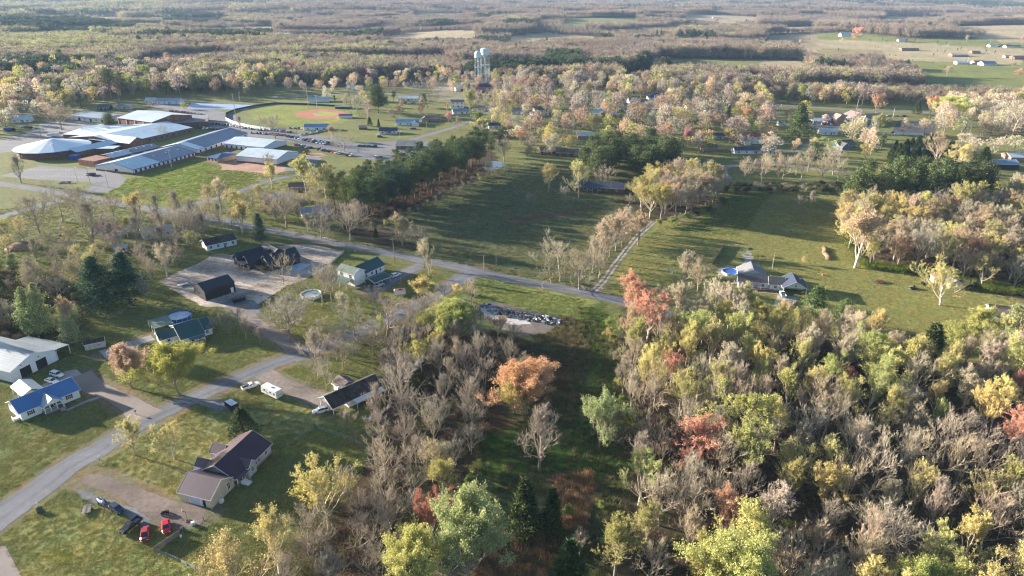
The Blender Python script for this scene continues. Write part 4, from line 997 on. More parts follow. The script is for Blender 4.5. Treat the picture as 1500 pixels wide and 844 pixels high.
# --- generic small houses of the town
def house(px, py, ang, L, W, wall, roof, label, eave=2.8, rise=1.9, wing=None, stor=1, porch=False, cat='house', name='house', hip=False, group=None, nwin=3, chim=False):
    b = Bld(name, label, cat, px, py, ang)
    e = eave*stor; b.block(0, L, 0, W, e, rise, 'x', wall, roof, hip=hip)
    if wing:
        x0, x1, y0, y1, wr = wing; b.block(x0, x1, y0, y1, eave-.1, rise*.8, 'y', wall, wr or roof, hip=False); AVOID.append([b.wld(x0, y0), b.wld(x1, y0), b.wld(x1, y1), b.wld(x0, y1)])
    for fl in range(stor):
        for i in range(nwin):
            x = L*(i+.5)/nwin
            if wing and wing[0]-.6 < x < wing[1]+.6 and fl == 0: continue
            b.open(x, 0, '-y', .9+fl*eave, 1.1, 1.2)
    if nwin:
        b.open(L*.5+1.3 if not wing else (wing[0]-1.2 if wing[0] > L/2 else wing[1]+1.2), 0, '-y', .1, .95, 2.05, 'door', pane=BLKS)
        b.open(0, W*.5, '-x', 1., 1.0, 1.2)
    if porch: b.shed(L*.3, L*.7, -2.2, .2, 2.35, 2.8, 'y', roof); b.post(L*.3+.2, -2.1, 0, 2.35); b.post(L*.7-.2, -2.1, 0, 2.35)
    if chim: b.boxpart('chimney', BRICK, L*.6, L*.6+.9, W*.5+.3, W*.5+1.1, e+rise*.5, e+rise+.9)
    b.done(); return b
HS = [
 (304, 368, 40, 14, 8, WH, DARKR, 'old white house with sagging dark roof behind the dark evergreen', dict(nwin=4)),
 (212, 352, 38, 13, 8, GREYS, GALV, 'grey ruined house with pale roof edge hidden among bare trees', dict()),
 (136, 345, -5, 15, 9, WH, RUSTR, 'white house with rusty red roof under the tall bare oak', dict()),
 (169, 371, 25, 5, 4, CREAM, GALV_L, 'tiny hut with pale tin roof in front of the ruined grey house', dict(nwin=1, cat='hut', name='hut', eave=2.3, rise=.9)),
 (388, 300, 22, 15, 9, BRICK, GALV_L, 'low brick house with light metal roof beyond the yellow willow', dict()),
 (443, 320, 22, 15, 8, WH, GALV, 'pale house with grey metal roof at the corner of the pine row', dict()),
 (424, 281, 10, 9, 7, BRICK_P, BRNR, 'small pale brick house with brown roof behind the grey-roofed house', dict()),
 (556, 197, 8, 15, 8, WH, NAVYR, 'white house with blue-grey roof on the lawn beside the school road', dict(porch=True)),
 (581, 184, 5, 20, 9, WH, M('sky_blue_roof', (.13, .33, .48), .5, ribs=1.2), 'long white house with sky-blue roof', dict(wing=(14, 20, -5, 3, ROYALR))),
 (623, 178, 3, 14, 9, BRICK_P, BRNR, 'brown brick house with white garage next to the pink tree', dict(wing=(-3, 3, -2, 6, CHARR))),
 (664, 168, 12, 16, 8, WH, BLUER_L, 'white house with pale blue roof and dark porch right of the pink tree', dict()),
 (661, 158, 0, 13, 9, WH, CHARR, 'two-storey white house with dark grey roof above the pink tree', dict(stor=2)),
 (553, 150, -5, 10, 8, WH, NAVYR, 'small white house partly hidden behind the big round pine', dict()),
 (583, 148, -3, 22, 9, WH, GALV_L, 'long white house with pale roof right of the big round pine', dict(nwin=5)),
 (604, 129, 8, 12, 9, WH, NAVYR, 'white house with navy roof between bare trees at the wood edge', dict(stor=1)),
 (508, 132, 0, 18, 8, WH, GALV_L, 'low white house with pale roof before the far trees left of the round pine', dict()),
 (693, 163, -2, 12, 8, WH, BRNR, 'small white house with brown roof below the water towers', dict()),
 (716, 189, 6, 12, 8, WH, NAVYR, 'white house with blue roof at the end of the pine row', dict()),
 (722, 203, 4, 13, 9, BRICK_P, RUSTR, 'pink brick house with reddish roof just behind the pine row', dict()),
 (750, 168, 0, 14, 8, WH, BLUER_L, 'white house with pale blue roof behind yellow-green bushes', dict()),
 (762, 140, 10, 10, 9, WH, NAVYR, 'white gable-fronted house with dark roof on the town street', dict(stor=1, rise=3)),
 (784, 170, 15, 14, 9, WH, NAVYR, 'white two-storey house with navy gable beside a pale patio', dict(stor=2, wing=(-4, 2, -3, 5, GREYR))),
 (800, 142, 10, 10, 7, BRICK, M('pink_roof', (.50, .28, .23), .7), 'house with salmon-pink roof on the town street', dict(nwin=1)),
 (840, 149, 4, 16, 10, WH, BRNR, 'cream gable-fronted house with brown roof and shaded porch', dict(porch=True, rise=2.6)),
 (868, 138, 2, 12, 8, GREYS, CHARR, 'grey house with white windows in the shade of the wood', dict()),
 (914, 160, 0, 14, 9, CREAM, GREYR, 'pale workshop with flat front next to the white gabled house', dict(eave=3.2, cat='workshop')),
 (922, 153, 8, 12, 10, WH, BLUER_L, 'white gabled house with slate-blue roof beside the gravel yard', dict(rise=3, porch=True)),
 (951, 147, 3, 26, 13, WH, ROYALR, 'large pavilion-like house with royal blue hipped roof', dict(hip=True, eave=3.2, rise=3.4, nwin=5, wing=(8, 14, -4, 5, ROYALR))),
 (991, 143, 0, 14, 9, WH, GREYR, 'white house with grey roof right of the royal blue roof', dict()),
 (1006, 160, 5, 15, 10, WH, GALV_L, 'white house with pale gabled roof below the pale blossoming tree', dict(rise=2.6)),
 (1041, 149, 0, 9, 7, WH, GREYR, 'tiny white house left of the tall dark spruce', dict(nwin=1)),
 (1033, 165, 0, 12, 8, CREAM, BRNR, 'tan house with brown roof behind the tan tree by the lawn', dict()),
 (1044, 174, 5, 14, 9, GREYS, BRICK_P, 'house with terracotta roof and grey front at the lawn edge', dict()),
 (1087, 211, -2, 15, 9, WH, REDR, 'two-storey white house with bright red roof', dict(stor=2, rise=1.7, wing=(1, 6, -4, 3, GREYR))),
 (1031, 222, 6, 11, 8, BRICK_P, CHARR, 'small brown garage with open door on the shaded lawn', dict(nwin=0, cat='garage', name='garage')),
 (1076, 226, 2, 30, 8, WH, NAVYR, 'long low white house with navy roof in front of the red-roofed house', dict(nwin=5)),
 (1045, 204, 0, 9, 7, GREYS, NAVYR, 'small shaded grey shed-house left of the pale green tree', dict(nwin=1)),
 (792, 227, 8, 16, 9, BRICK_B, BRNR, 'brown house with brown roof at the far edge of the striped field', dict()),
 (815, 229, -5, 16, 10, BRICK_B, DARKR, 'dark-roofed brown house left of the dark pine clump', dict()),
 (846, 204, 0, 16, 9, BRICK_P, GALV_L, 'pinkish house with pale roof behind the dark pine clump', dict()),
 (905, 232, 5, 14, 8, WH, GALV_L, 'white house glimpsed behind the dark pine clump', dict()),
 (1228, 219, 14, 15, 10, M('blue_siding', (.10, .16, .26), .7), CHARR, 'dark blue house with steep gable near the church', dict(rise=3.2, wing=(1, 7, -3, 4, CHARR))),
 (1203, 198, 2, 14, 8, WH, GALV_L, 'pale garage building with light roof below the church', dict(nwin=2, cat='garage', name='garage')),
 (1334, 228, -4, 15, 10, WH, GALV_L, 'white garage with pale roof before the black cedar hedge', dict(nwin=1, cat='garage', name='garage')),
 (1141, 185, 0, 8, 6, WH, GREYR, 'tiny white shed on the dark lawn left of the big cone-shaped evergreen', dict(nwin=1, cat='shed', name='shed')),
 (1453, 248, -6, 17, 14, BLACKM, BLUER_L, 'black barn with pale blue roof at the right edge', dict(nwin=0, cat='barn', name='barn', eave=3.6)),
 (1480, 236, -4, 20, 12, BRICK_P, GALV_L, 'brick outbuilding with white roof behind the black barn', dict(nwin=2, cat='outbuilding', name='outbuilding')),
 (1100, 128, 2, 13, 9, WH, NAVYR, 'lone white house with blue roof inside the brown woods', dict()),
 (18, 180, 15, 15, 9, WH, GALV_L, 'white gable house at the left edge behind bare trees', dict(rise=3)),
 (36, 155, -5, 15, 9, WH, CHARR, 'white house with dark roof near the left edge', dict(rise=2.6)),
 (143, 162, 4, 11, 9, M('navy_siding', (.03, .05, .10), .7), CHARR, 'small dark house with white gable beyond the school', dict(rise=2.8)),
 (172, 160, -4, 14, 8, CREAM, GREYR, 'tan house with grey roof beyond the white school shed', dict()),
 (213, 152, 5, 10, 9, WH, GALV_L, 'narrow white gable house at the edge of the court lot', dict(rise=2.8)),
 (229, 153, 3, 24, 12, WH, BLUER_L, 'broad white building with pale blue roof by the court lot', dict(cat='building', name='building', nwin=4, eave=3.2)),
 (96, 112, 0, 50, 14, WH, GALV_L, 'long low white building among trees beyond the school', dict(cat='building', name='building', nwin=6, eave=4, rise=.8)),
 (186, 116, 0, 24, 12, BRICK_P, GALV_L, 'low tan building with pale roof glimpsed in the left woods', dict(cat='building', name='building', nwin=4)),
 (242, 122, 0, 17, 10, WH, BLUER_L, 'white house with pale roof half hidden in the woods above the court', dict()),
 (48, 122, 0, 14, 10, WH, GALV_L, 'pale house half hidden behind brown trees near the left edge', dict()),
 (318, 35, 0, 40, 14, WH, GALV_L, 'distant white farm building in a pale clearing', dict(cat='building', name='building', nwin=0)),
 (398, 46, 0, 46, 14, WH, GALV_L, 'distant row of white sheds left of the centre woods', dict(cat='building', name='building', nwin=0)),
 (1232, 57, 5, 24, 14, WH, GALV_L, 'far white farmhouse with pale gabled roof beside a red tree', dict(nwin=0, rise=5, eave=4)),
 (1316, 63, -3, 18, 10, WH, BLUER_L, 'far white shed on the open pasture', dict(nwin=0, cat='shed', name='shed')),
 (1321, 74, 0, 34, 11, BRICK, DARKR, 'far long dark red barn on the tan field', dict(nwin=0, cat='barn', name='barn')),
 (1395, 82, 0, 30, 14, BRICK, M('lilac_roof', (.34, .34, .42), .5), 'red brick barn with long lilac-grey roof in the pasture', dict(nwin=3, cat='barn', name='barn')),
 (1402, 93, 0, 20, 10, WH, GALV_L, 'white house with flagpole in the pasture', dict(nwin=2)),
 (1428, 93, 0, 18, 12, BRICK_P, BRNR, 'brown-fronted white-trimmed house in the pasture', dict(nwin=2, rise=2.6)),
 (1441, 95, 4, 22, 14, WH, BLUER_L, 'white gabled farmhouse, rightmost of the three in the pasture', dict(nwin=2, rise=3.4)),
 (1424, 78, 0, 16, 10, BRICK, BRNR, 'small red house behind the lilac-roofed barn', dict(nwin=0)),
 (1386, 52, 0, 30, 10, WH, GALV_L, 'far white building at the edge of the tan field', dict(nwin=0, cat='building', name='building')),
 (1450, 70, 0, 20, 12, WH, BLUER_L, 'far white barn left of the long rust-roofed barn', dict(nwin=0, cat='barn', name='barn')),
 (1462, 70, 0, 26, 12, BRICK_P, RUSTR, 'far long barn with rust-red roof', dict(nwin=0, cat='barn', name='barn')),
 (1474, 71, 0, 30, 12, WH, DARKR, 'far dark-roofed white barn right of the rust-roofed barn', dict(nwin=0, cat='barn', name='barn')),
 (1486, 86, 0, 26, 14, BRICK, BRNR, 'maroon farmhouse at the right edge of the pasture', dict(nwin=2, rise=3)),
 (1473, 84, 0, 14, 9, BRICK_P, M('pink_roof', (.5, .28, .23)), 'pale pink-roofed shed beside the maroon farmhouse', dict(nwin=0, cat='shed', name='shed')),
 (1200, 42, 0, 22, 12, WH, GALV_L, 'tiny white far house at the foot of the upper woods', dict(nwin=0)),
 (1044, 29, 0, 30, 14, WH, GALV_L, 'tiny white barns in the farthest tan clearing', dict(nwin=0, cat='barn', name='barn')),
]
for a in HS: house(*a[:8], **a[8])

# --- church
h = Bld('church', 'church with pinkish gabled roofs, white portico and columns beside the dark car park', 'church', 1243, 182, 8)
PINKR = M('dusty_pink_shingle', (.36, .235, .21), .85, .15, 1., bump=.2)
h.block(0, 22, 0, 16, 5.2, 4.2, 'y', BRICK_P, PINKR); h.block(-16, 0, 4, 18, 4.6, 3.0, 'x', BRICK_P, PINKR); h.block(-14, -6, -2, 6, 5.6, 3.4, 'y', BRICK_P, PINKR)
h.block(3, 19, -5, 0, 4.2, 3.4, 'y', WH, PINKR, walls=False); m = h.wall(WH); m.extr([(3, 4.1), (19, 4.1), (11, 7.4)], 'y', -5, -4.7)
for x in (3.5, 8, 14, 18.5): h.post(x, -4.7, 0, 4.2, .5)
for x in (4, 11, 18): h.open(x, 0, '-y', .2, 1.8, 2.8, 'door', pane=DARKIN)
h.block(22, 40, 6, 18, 4.2, 2.6, 'x', BRICK_P, PINKR); h.boxpart('canopy', WHP, -34, -16, 2, 12, 3.4, 3.8)
for x in (-33.5, -25, -17): h.post(x, 2.4, 0, 3.4, .4); h.post(x, 11.6, 0, 3.4, .4)
h.done()
h = Bld('church', 'white church with navy roofs at the foot of the two water towers', 'church', 668, 134, 12)
h.block(0, 16, 0, 14, 3.6, 3.2, 'y', WH, NAVYR); h.block(16, 44, 2, 16, 3.4, 3.4, 'x', WH, NAVYR); h.block(6, 18, 8, 26, 3.8, 3.4, 'y', WH, NAVYR)
h.open(7, 0, '-y', 0, 3, 2.4, 'door', pane=DARKIN)
for x in (21, 26, 31, 36, 41): h.open(x, 2, '-y', 1, 1.6, 1.6)
h.done()
h = Bld('building', 'small red-roofed building between the navy church and the water towers', 'building', 697, 136, 6)
h.block(0, 12, 0, 12, 3.2, 2.2, 'x', BRICK, REDR); h.open(6, 0, '-y', .1, 2, 2.2, 'door'); h.open(2.5, 0, '-y', 1, 1.2, 1.2); h.done()
h = Bld('warehouse', 'wide metal building with bright pale blue hipped roof near the orange tree', 'warehouse', 857, 178, 6)
h.block(0, 34, 0, 20, 4.6, 3.6, 'y', BRICK_P, M('bright_blue_roof', (.16, .30, .46), .4, ribs=1.)); h.open(9, 0, '-y', 0, 4, 3.4, 'bay_door'); h.open(20, 0, '-y', 1, 1.6, 1.2); h.done()

# --- school
def school(label, A, B, zE, Rp, zR, wall, roof, nwin=0, trim=BLUETR, extra=None, base=None, hip=False, roof2=None, name='school_building', over=.5, fr=.42):
    """A, B: photo pixels of the near eave's ends at height zE; Rp: a pixel on the ridge at height zR"""
    x0, y0 = G(*A, zE); x1, y1 = G(*B, zE); L = math.hypot(x1-x0, y1-y0); a = math.atan2(y1-y0, x1-x0); rx, ry = G(*Rp, zR)
    half = abs(-(rx-x0)*math.sin(a)+(ry-y0)*math.cos(a)); b = Bld(name, label, 'school building', 0, 0, math.degrees(a), world=(x0, y0))
    if roof2: b.block(0, L*fr, 0, 2*half, zE, zR-zE, 'x', wall, roof2, over=over, trim=trim); b.block(L*fr, L, 0, 2*half, zE, zR-zE, 'x', wall, roof, over=over, trim=trim)
    else: b.block(0, L, 0, 2*half, zE, zR-zE, 'x', wall, roof, over=over, trim=trim, hip=hip)
    if base: b.boxpart('brick_base', base, (0, L, -.12, -.01, 0, 1.1), (-.12, -.01, 0, 2*half, 0, 1.1), (L+.01, L+.12, 0, 2*half, 0, 1.1))
    for i in range(nwin): b.open(L*(i+.5)/nwin, -.0, '-y', 1.2, 1.5, 1.5, frame=BLUETR)
    b.D = 2*half
    if extra: extra(b, L)
    b.done(); return b
SKY = M('school_light_roof', (.44, .56, .64), .40, .08, .4, ribs=.8, ribaxis='X'); SKYW = M('school_white_roof', (.70, .75, .78), .45, .06, .4)
STEEL = M('school_slate_roof', (.17, .20, .27), .45, .10, .4, ribs=.9, ribaxis='X'); SKYM = M('school_mid_roof', (.42, .54, .62), .40, .08, .4, ribs=.8)
def ex_e(b, L):
    b.open(0, b.D*.45, '-x', 0, 2.4, 2.4, 'door', frame=BLUETR, pane=DARKIN)
    b.boxpart('gutter', BLUETR, -.4, L+.4, -.62, -.54, 3.1, 3.3)
    for x in np.arange(0, L+.1, L/6): b.boxpart('downpipe', BLUETR, x-.1, x+.1, -.2, -.02, 0, 3.2)
    for k in range(5): b.boxpart('roof_vent', WHP, L*(k+.5)/5, L*(k+.5)/5+.7, b.D*.3, b.D*.3+.7, 4.9, 5.9)
school('long white classroom wing with pale and slate roof and brick base, nearest the school lawn', (195, 248.5), (285, 223), 3.4, (214, 225), 6.9, WH_P, STEEL, 14, extra=ex_e, base=BRICK, roof2=SKYM)
school('slate-roofed white wing running diagonally behind the nearest classroom wing', (289, 219), (362, 195), 3.8, (303, 197.5), 7.4, WH_P, STEEL, 10, base=BRICK, roof2=SKYW, fr=.13)
def ex_d(b, L):
    b.boxpart('entrance_canopy', WHP, L*.35, L*.42, -2.4, 0, 0, 3.2); b.boxpart('entrance_canopy', WHP, L*.62, L*.69, -2.4, 0, 0, 3.2)
    b.boxpart('flat_annex', BRICK, -14, 0, 1, 17, 0, 4.2); b.boxpart('flat_annex', BRICK_P, -9, -1, -12, 0.5, 0, 2.8)
    for k in range(6): b.boxpart('roof_vent', WHP, L*(k+.5)/6, L*(k+.5)/6+.8, b.D*.3, b.D*.3+.8, 4.6, 5.5)
school('brown brick classroom wing with slate roof between the round hall and the front wing', (165, 231), (234, 215), 4.0, (157, 225.5), 5.6, BRICK, STEEL, 0, extra=ex_d, roof2=SKYM, trim=BRICK_P)
def ex_c(b, L):
    b.block(L*.0, L*.2, -9, b.D*.6, 5.0, 3.2, 'y', BRICK_B, SKYW, over=.8, trim=BLUETR)
    b.block(-34, 0, 4, 20, 4.0, 1.8, 'x', BRICK_B, SKY, over=.6, trim=BLUETR)
    for k in range(5): b.boxpart('roof_vent', WHP, L*(k+1.5)/7, L*(k+1.5)/7+.9, b.D*.3, b.D*.3+.9, 5.6, 6.6)
school('very long low school building with pale sky-coloured roof', (177.5, 210), (281, 187), 4.2, (246, 177.5), 7.4, BRICK_B, SKY, 12, extra=ex_c)
school('school wing with broad flat white roof left of the long pale-roofed building', (92, 197), (172, 200), 4.2, (130, 187), 5.6, BRICK, SKYW, 0)
def ex_b(b, L):
    for i in range(5): b.boxpart('brick_pier', WHP, L*i/4-.3, L*i/4+.3, -.3, -.02, 0, 7.4)
    m = MB(); m.lathe([(.02, 0), (1.4, .2), (1.5, .35)], 14); m.build('roof_fan', WHP, b.root, (L+.2, b.D*.4, 8.8))
    b.open(L, b.D*.3, '+x', 0, 2.4, 2.4, 'door', frame=BRICK_P, pane=DARKIN)
school('tall brown brick gymnasium with pale grey gable roof', (172.5, 172.5), (222, 179), 8.0, (215, 163.5), 11.4, BRICK, GALV_L, 0, trim=TRIM, extra=ex_b)
school('low brown brick block with flat roof right of the gymnasium', (256, 181), (304, 178), 4.5, (275, 174), 5.0, BRICK_B, GREYR, 0, trim=BRICK_B)
school('long white shed with roller doors behind the gymnasium', (103, 169), (153, 174.5), 3.8, (120, 163.5), 5.6, WH_P, GALV, 0, trim=BLUETR, extra=lambda b, L: [b.open(L*(i+.5)/6, 0, '-y', 0, 3., 2.6, 'bay_door', pane=(DARKIN if i % 2 else GREYS)) for i in range(6)])
school('large white metal school building with pale roof beside the red clay yard', (346, 228), (405, 233.5), 4.6, (425, 222.5), 7.4, WH_P, GALV_L, 0, trim=BLUETR, base=BRICK, extra=lambda b, L: b.open(L, b.D*.4, '+x', 0, 3.0, 2.6, 'bay_door', pane=WHP))
school('white metal school building with pale roof partly behind the large one', (328, 210), (386, 216), 4.0, (401, 206), 6.6, WH_P, GALV_L, 8, trim=BLUETR, base=BRICK)
school('small orange brick school shed with royal blue hipped roof', (303, 230), (318, 232.5), 3.2, (322, 224), 4.8, BRICK_P, M('school_blue_roof', (.045, .10, .22), .4, ribs=1.), 3, hip=True)
# round hall
x, y = G(80, 224); b = Bld('school_hall', 'round brick school hall with faceted pale conical roof and blue rim', 'school hall', 0, 0, 0, world=(x, y)); R = 25.5
w = MB(); w.lathe([(R-2, -.2), (R-2, 4.4)], 16, ph=.2); w.build('wall', BRICK_B, b.root)
w = MB(); w.lathe([(R, 4.4), (R+.1, 5.2)], 16, ph=.2); w.build('blue_rim', BLUETR, b.root)
w = MB(); w.lathe([(R+.3, 5.2), (2.0, 10.4), (.3, 10.6)], 16, ph=.2); w.build('roof', SKYW, b.root)
b.boxpart('roof_vent', WHP, 6, 7, -10, -9, 7.8, 9.2); b.boxpart('link_corridor', BRICK_B, 22, 46, -2, 6, 0, 3.6); b.boxpart('link_roof', SKY, 21.5, 47, -3, 7, 3.6, 3.9)
b.boxpart('blue_booth', BLUETR, 24, 30, -22, -17, 0, 3.0); b.foot(-27, 48, -27, 27); b.done()
# ball park buildings
house(446, 191.5, 4, 20, 9, WH, BLUER, 'white concession stand with blue roof beside the parking rows', eave=3.0, cat='concession stand', name='concession_stand')
house(497, 173.5, 6, 12, 6, WH, ROYALR, 'white and blue dugout on the near side of the clay infield', cat='dugout', name='dugout', eave=2.4, rise=1., nwin=0)
house(491, 159.5, -4, 16, 5, BLKS, GREYR, 'low dark dugout on the far side of the clay infield', cat='dugout', name='dugout', eave=2.2, rise=.7, nwin=0)
house(452, 150, 4, 22, 10, WH, BLUER_L, 'open pale-blue roofed pavilion beyond the outfield', cat='pavilion', name='pavilion', eave=3.0, nwin=0)
house(526, 190, 0, 6, 5, BRICK_B, BRNR, 'tiny brown shed on the lawn below the round pine', cat='shed', name='shed', nwin=0, eave=2.2, rise=1)
house(580, 219, -6, 18, 14, BRICK_B, GREYR, 'grey-roofed building at the near end of the pine row', eave=3.0, rise=2.6)

# --- water towers
def water_tower(px, py, H, rt, th, legs, leg_r, label, cone, dome):
    x, y = G(px, py); root = empty('water_tower', (x, y, TZ(x, y)), .3, label, 'water tower', 'pair of water towers'); AVOID.append([(x-9, y-9), (x+9, y-9), (x+9, y+9), (x-9, y+9)])
    WT = M('tower_paint', (.52, .62, .66), .4, .06, .3, dirt=.05); z0 = H-th-dome
    t = MB(); t.lathe([(.8, z0-cone), (rt*.55, z0-cone*.55), (rt*.97, z0), (rt, z0+.2), (rt, z0+th), (rt*.94, z0+th+dome*.3), (rt*.6, z0+th+dome*.75), (.3, H)], 20); t.build('tank', WT, root, smooth=False)
    r = MB(); r.lathe([(.38, 0), (.38, z0-cone+.2)], 10); r.build('riser_pipe', WT, root)
    for i in range(legs):
        a = 2*math.pi*i/legs; c, s = math.cos(a), math.sin(a); l = MB(); l.tube([(c*leg_r, s*leg_r, 0), (c*rt*.93, s*rt*.93, z0+.3)], .17, 6); l.build('leg', WT, root)
    for k, f in enumerate((.33, .64)):
        z = z0*f; rr = leg_r+(rt*.93-leg_r)*f; m = MB()
        for i in range(legs):
            a = 2*math.pi*i/legs; a2 = 2*math.pi*(i+1)/legs; m.tube([(rr*math.cos(a), rr*math.sin(a), z), (rr*math.cos(a2), rr*math.sin(a2), z)], .12, 4)
        m.build('brace_ring', WT, root)
    cw = MB(); cw.lathe([(rt+.1, z0+.1), (rt+1.0, z0+.1), (rt+1.0, z0+.3), (rt+.1, z0+.3)], 20); cw.tube([(rt+.95, 0, z0+1.2)]*2, .02, 3); cw.build('catwalk', WT, root)
water_tower(701, 124, 41, 4.3, 4.6, 6, 5.4, 'lower pale blue water tower with rounded tank on six legs', 1.6, 3.2)
water_tower(711, 121.5, 43, 5.6, 6.6, 6, 6.4, 'taller pale blue water tower with flat-topped tank and conical bottom', 3.6, 1.4)
# ------------------------------------------------------------------ vehicles
PAINTC = M('car_paint', (1, 1, 1), .30, .05, 1., objcol=True, spec=.6)
TYRE = RUBBER; RIM = M('wheel_rim', (.45, .46, .48), .35, .1, 4., metal=.6)
LAMPG = M('lamp_glass', (.75, .76, .74), .15, .05, 4.); TAIL = M('tail_lamp', (.40, .02, .02), .25, .1, 4.)
def loft(mb, st, mat=0):
    """st: (x, z0, z_shoulder, z_top, half width low, half width top)"""
    b = len(mb.v); n = 8
    for x, z0, zs, zt, w, wt in st:
        mb.v += [(x, -w*.92, z0), (x, -w, z0+.12), (x, -w, zs), (x, -wt, zt), (x, wt, zt), (x, w, zs), (x, w, z0+.12), (x, w*.92, z0)]
    for i in range(len(st)-1):
        for j in range(n): jj = (j+1) % n; mb.f.append((b+i*n+j, b+i*n+jj, b+(i+1)*n+jj, b+(i+1)*n+j)); mb.m.append(mat)
    mb.f.append(tuple(b+j for j in range(n))[::-1]); mb.f.append(tuple(b+(len(st)-1)*n+j for j in range(n))); mb.m += [mat, mat]
def frustum(mb, x0, x1, X0, X1, z0, z1, w0, w1, mat=0):
    mb.mesh8([(x0, -w0, z0), (x1, -w0, z0), (x1, w0, z0), (x0, w0, z0), (X0, -w1, z1), (X1, -w1, z1), (X1, w1, z1), (X0, w1, z1)], mat)
def car_parts(kind):
    b = MB(); g = MB(); lights = []; wheels = []
    if kind == 'sedan':
        loft(b, [(-2.35, .42, .60, .78, .72, .66), (-2.2, .25, .72, .92, .86, .76), (-1.5, .20, .80, .97, .90, .80), (0, .20, .84, .98, .90, .80), (1.0, .20, .80, .94, .90, .80), (1.9, .22, .70, .80, .88, .74), (2.25, .28, .58, .66, .80, .66), (2.36, .40, .50, .58, .68, .58)])
        frustum(g, -1.75, 1.15, -.95, .35, .93, 1.38, .79, .60); frustum(b, -.98, .38, -.93, .33, 1.37, 1.43, .62, .58)
        pil = [((-1.72, .78, .95), (-.96, .6, 1.38)), ((-.25, .8, .95), (-.25, .62, 1.4)), ((1.12, .78, .93), (.36, .6, 1.38))]; wx = (-1.42, 1.42); wr = .33; top = 1.43
    elif kind == 'suv':
        loft(b, [(-2.35, .45, .80, 1.0, .82, .76), (-2.25, .30, .90, 1.08, .92, .84), (-1.0, .25, .95, 1.1, .94, .86), (.9, .25, .95, 1.08, .94, .86), (1.9, .27, .86, .98, .92, .80), (2.3, .35, .70, .84, .84, .72), (2.4, .48, .62, .74, .74, .64)])
        frustum(g, -2.22, 1.15, -1.95, .45, 1.05, 1.64, .84, .70); frustum(b, -2.0, .50, -1.9, .40, 1.63, 1.72, .72, .66)
        pil = [((-2.2, .83, 1.06), (-1.95, .7, 1.64)), ((-1.1, .84, 1.06), (-1.1, .71, 1.64)), ((0, .84, 1.06), (0, .71, 1.64)), ((1.13, .83, 1.05), (.45, .7, 1.64))]; wx = (-1.42, 1.45); wr = .38; top = 1.72
    else:
        loft(b, [(-2.85, .5, .70, .82, .90, .86), (-2.8, .40, .74, .84, .95, .90), (.9, .35, .74, .86, .96, .9), (1.1, .35, .95, 1.12, .96, .86), (2.3, .38, .92, 1.05, .95, .82), (2.75, .42, .80, .92, .90, .76), (2.85, .5, .7, .82, .82, .7)])
        for y0, y1 in ((-.95, -.85), (.85, .95)): b.box(-2.82, -.55, y0, y1, .8, 1.18)
        b.box(-2.86, -2.76, -.9, .9, .8, 1.18); loft(b, [(-.65, .4, 1.0, 1.16, .95, .86), (1.15, .4, 1.0, 1.14, .95, .86)]); g.box(-2.74, -.6, -.84, .84, .83, .87)
        frustum(g, -.62, 1.25, -.45, .55, 1.13, 1.68, .86, .72); frustum(b, -.5, .6, -.42, .5, 1.67, 1.76, .74, .68)
        pil = [((-.6, .85, 1.13), (-.45, .72, 1.68)), ((.25, .86, 1.13), (.2, .73, 1.68)), ((1.2, .85, 1.12), (.55, .72, 1.68))]; wx = (-1.75, 1.85); wr = .40; top = 1.76
    for p, q in pil:
        for s in (-1, 1): b.tube([(p[0], p[1]*s, p[2]), (q[0], q[1]*s, q[2])], .045, 4)
    for x in wx:
        for s in (-1, 1): wheels.append((x, s*(.82 if kind == 'sedan' else .88), wr))
    return b, g, wheels
def wheel_mb(r, s):
    m = MB(); n = 14; b = 0; prof = [(r*.6, -.11), (r*.95, -.11), (r, -.07), (r, .07), (r*.95, .11), (r*.6, .11)]
    for rr, y in prof:
        for j in range(n): a = 2*math.pi*j/n; m.v.append((rr*math.cos(a), y, rr*math.sin(a)))
    for i in range(5):
        for j in range(n): jj = (j+1) % n; m.f.append((i*n+j, i*n+jj, (i+1)*n+jj, (i+1)*n+j)); m.m.append(0)
    d = MB()
    for y in (-.085, .085):
        k = len(d.v)
        for j in range(n): a = 2*math.pi*j/n; d.v.append((r*.62*math.cos(a), y, r*.62*math.sin(a)))
        d.f.append(tuple(k+j for j in range(n))); d.m.append(0)
    return m, d
CARM = {}
def car_protos():
    for k in ('sedan', 'suv', 'pickup'):
        b, g, w = car_parts(k); root = bpy.data.objects.new('parked_car', None)
        tmp = [('body', b, PAINTC), ('windows', g, GLASS)]; CARM[k] = (tmp, w)
car_protos()
_mesh_cache = {}
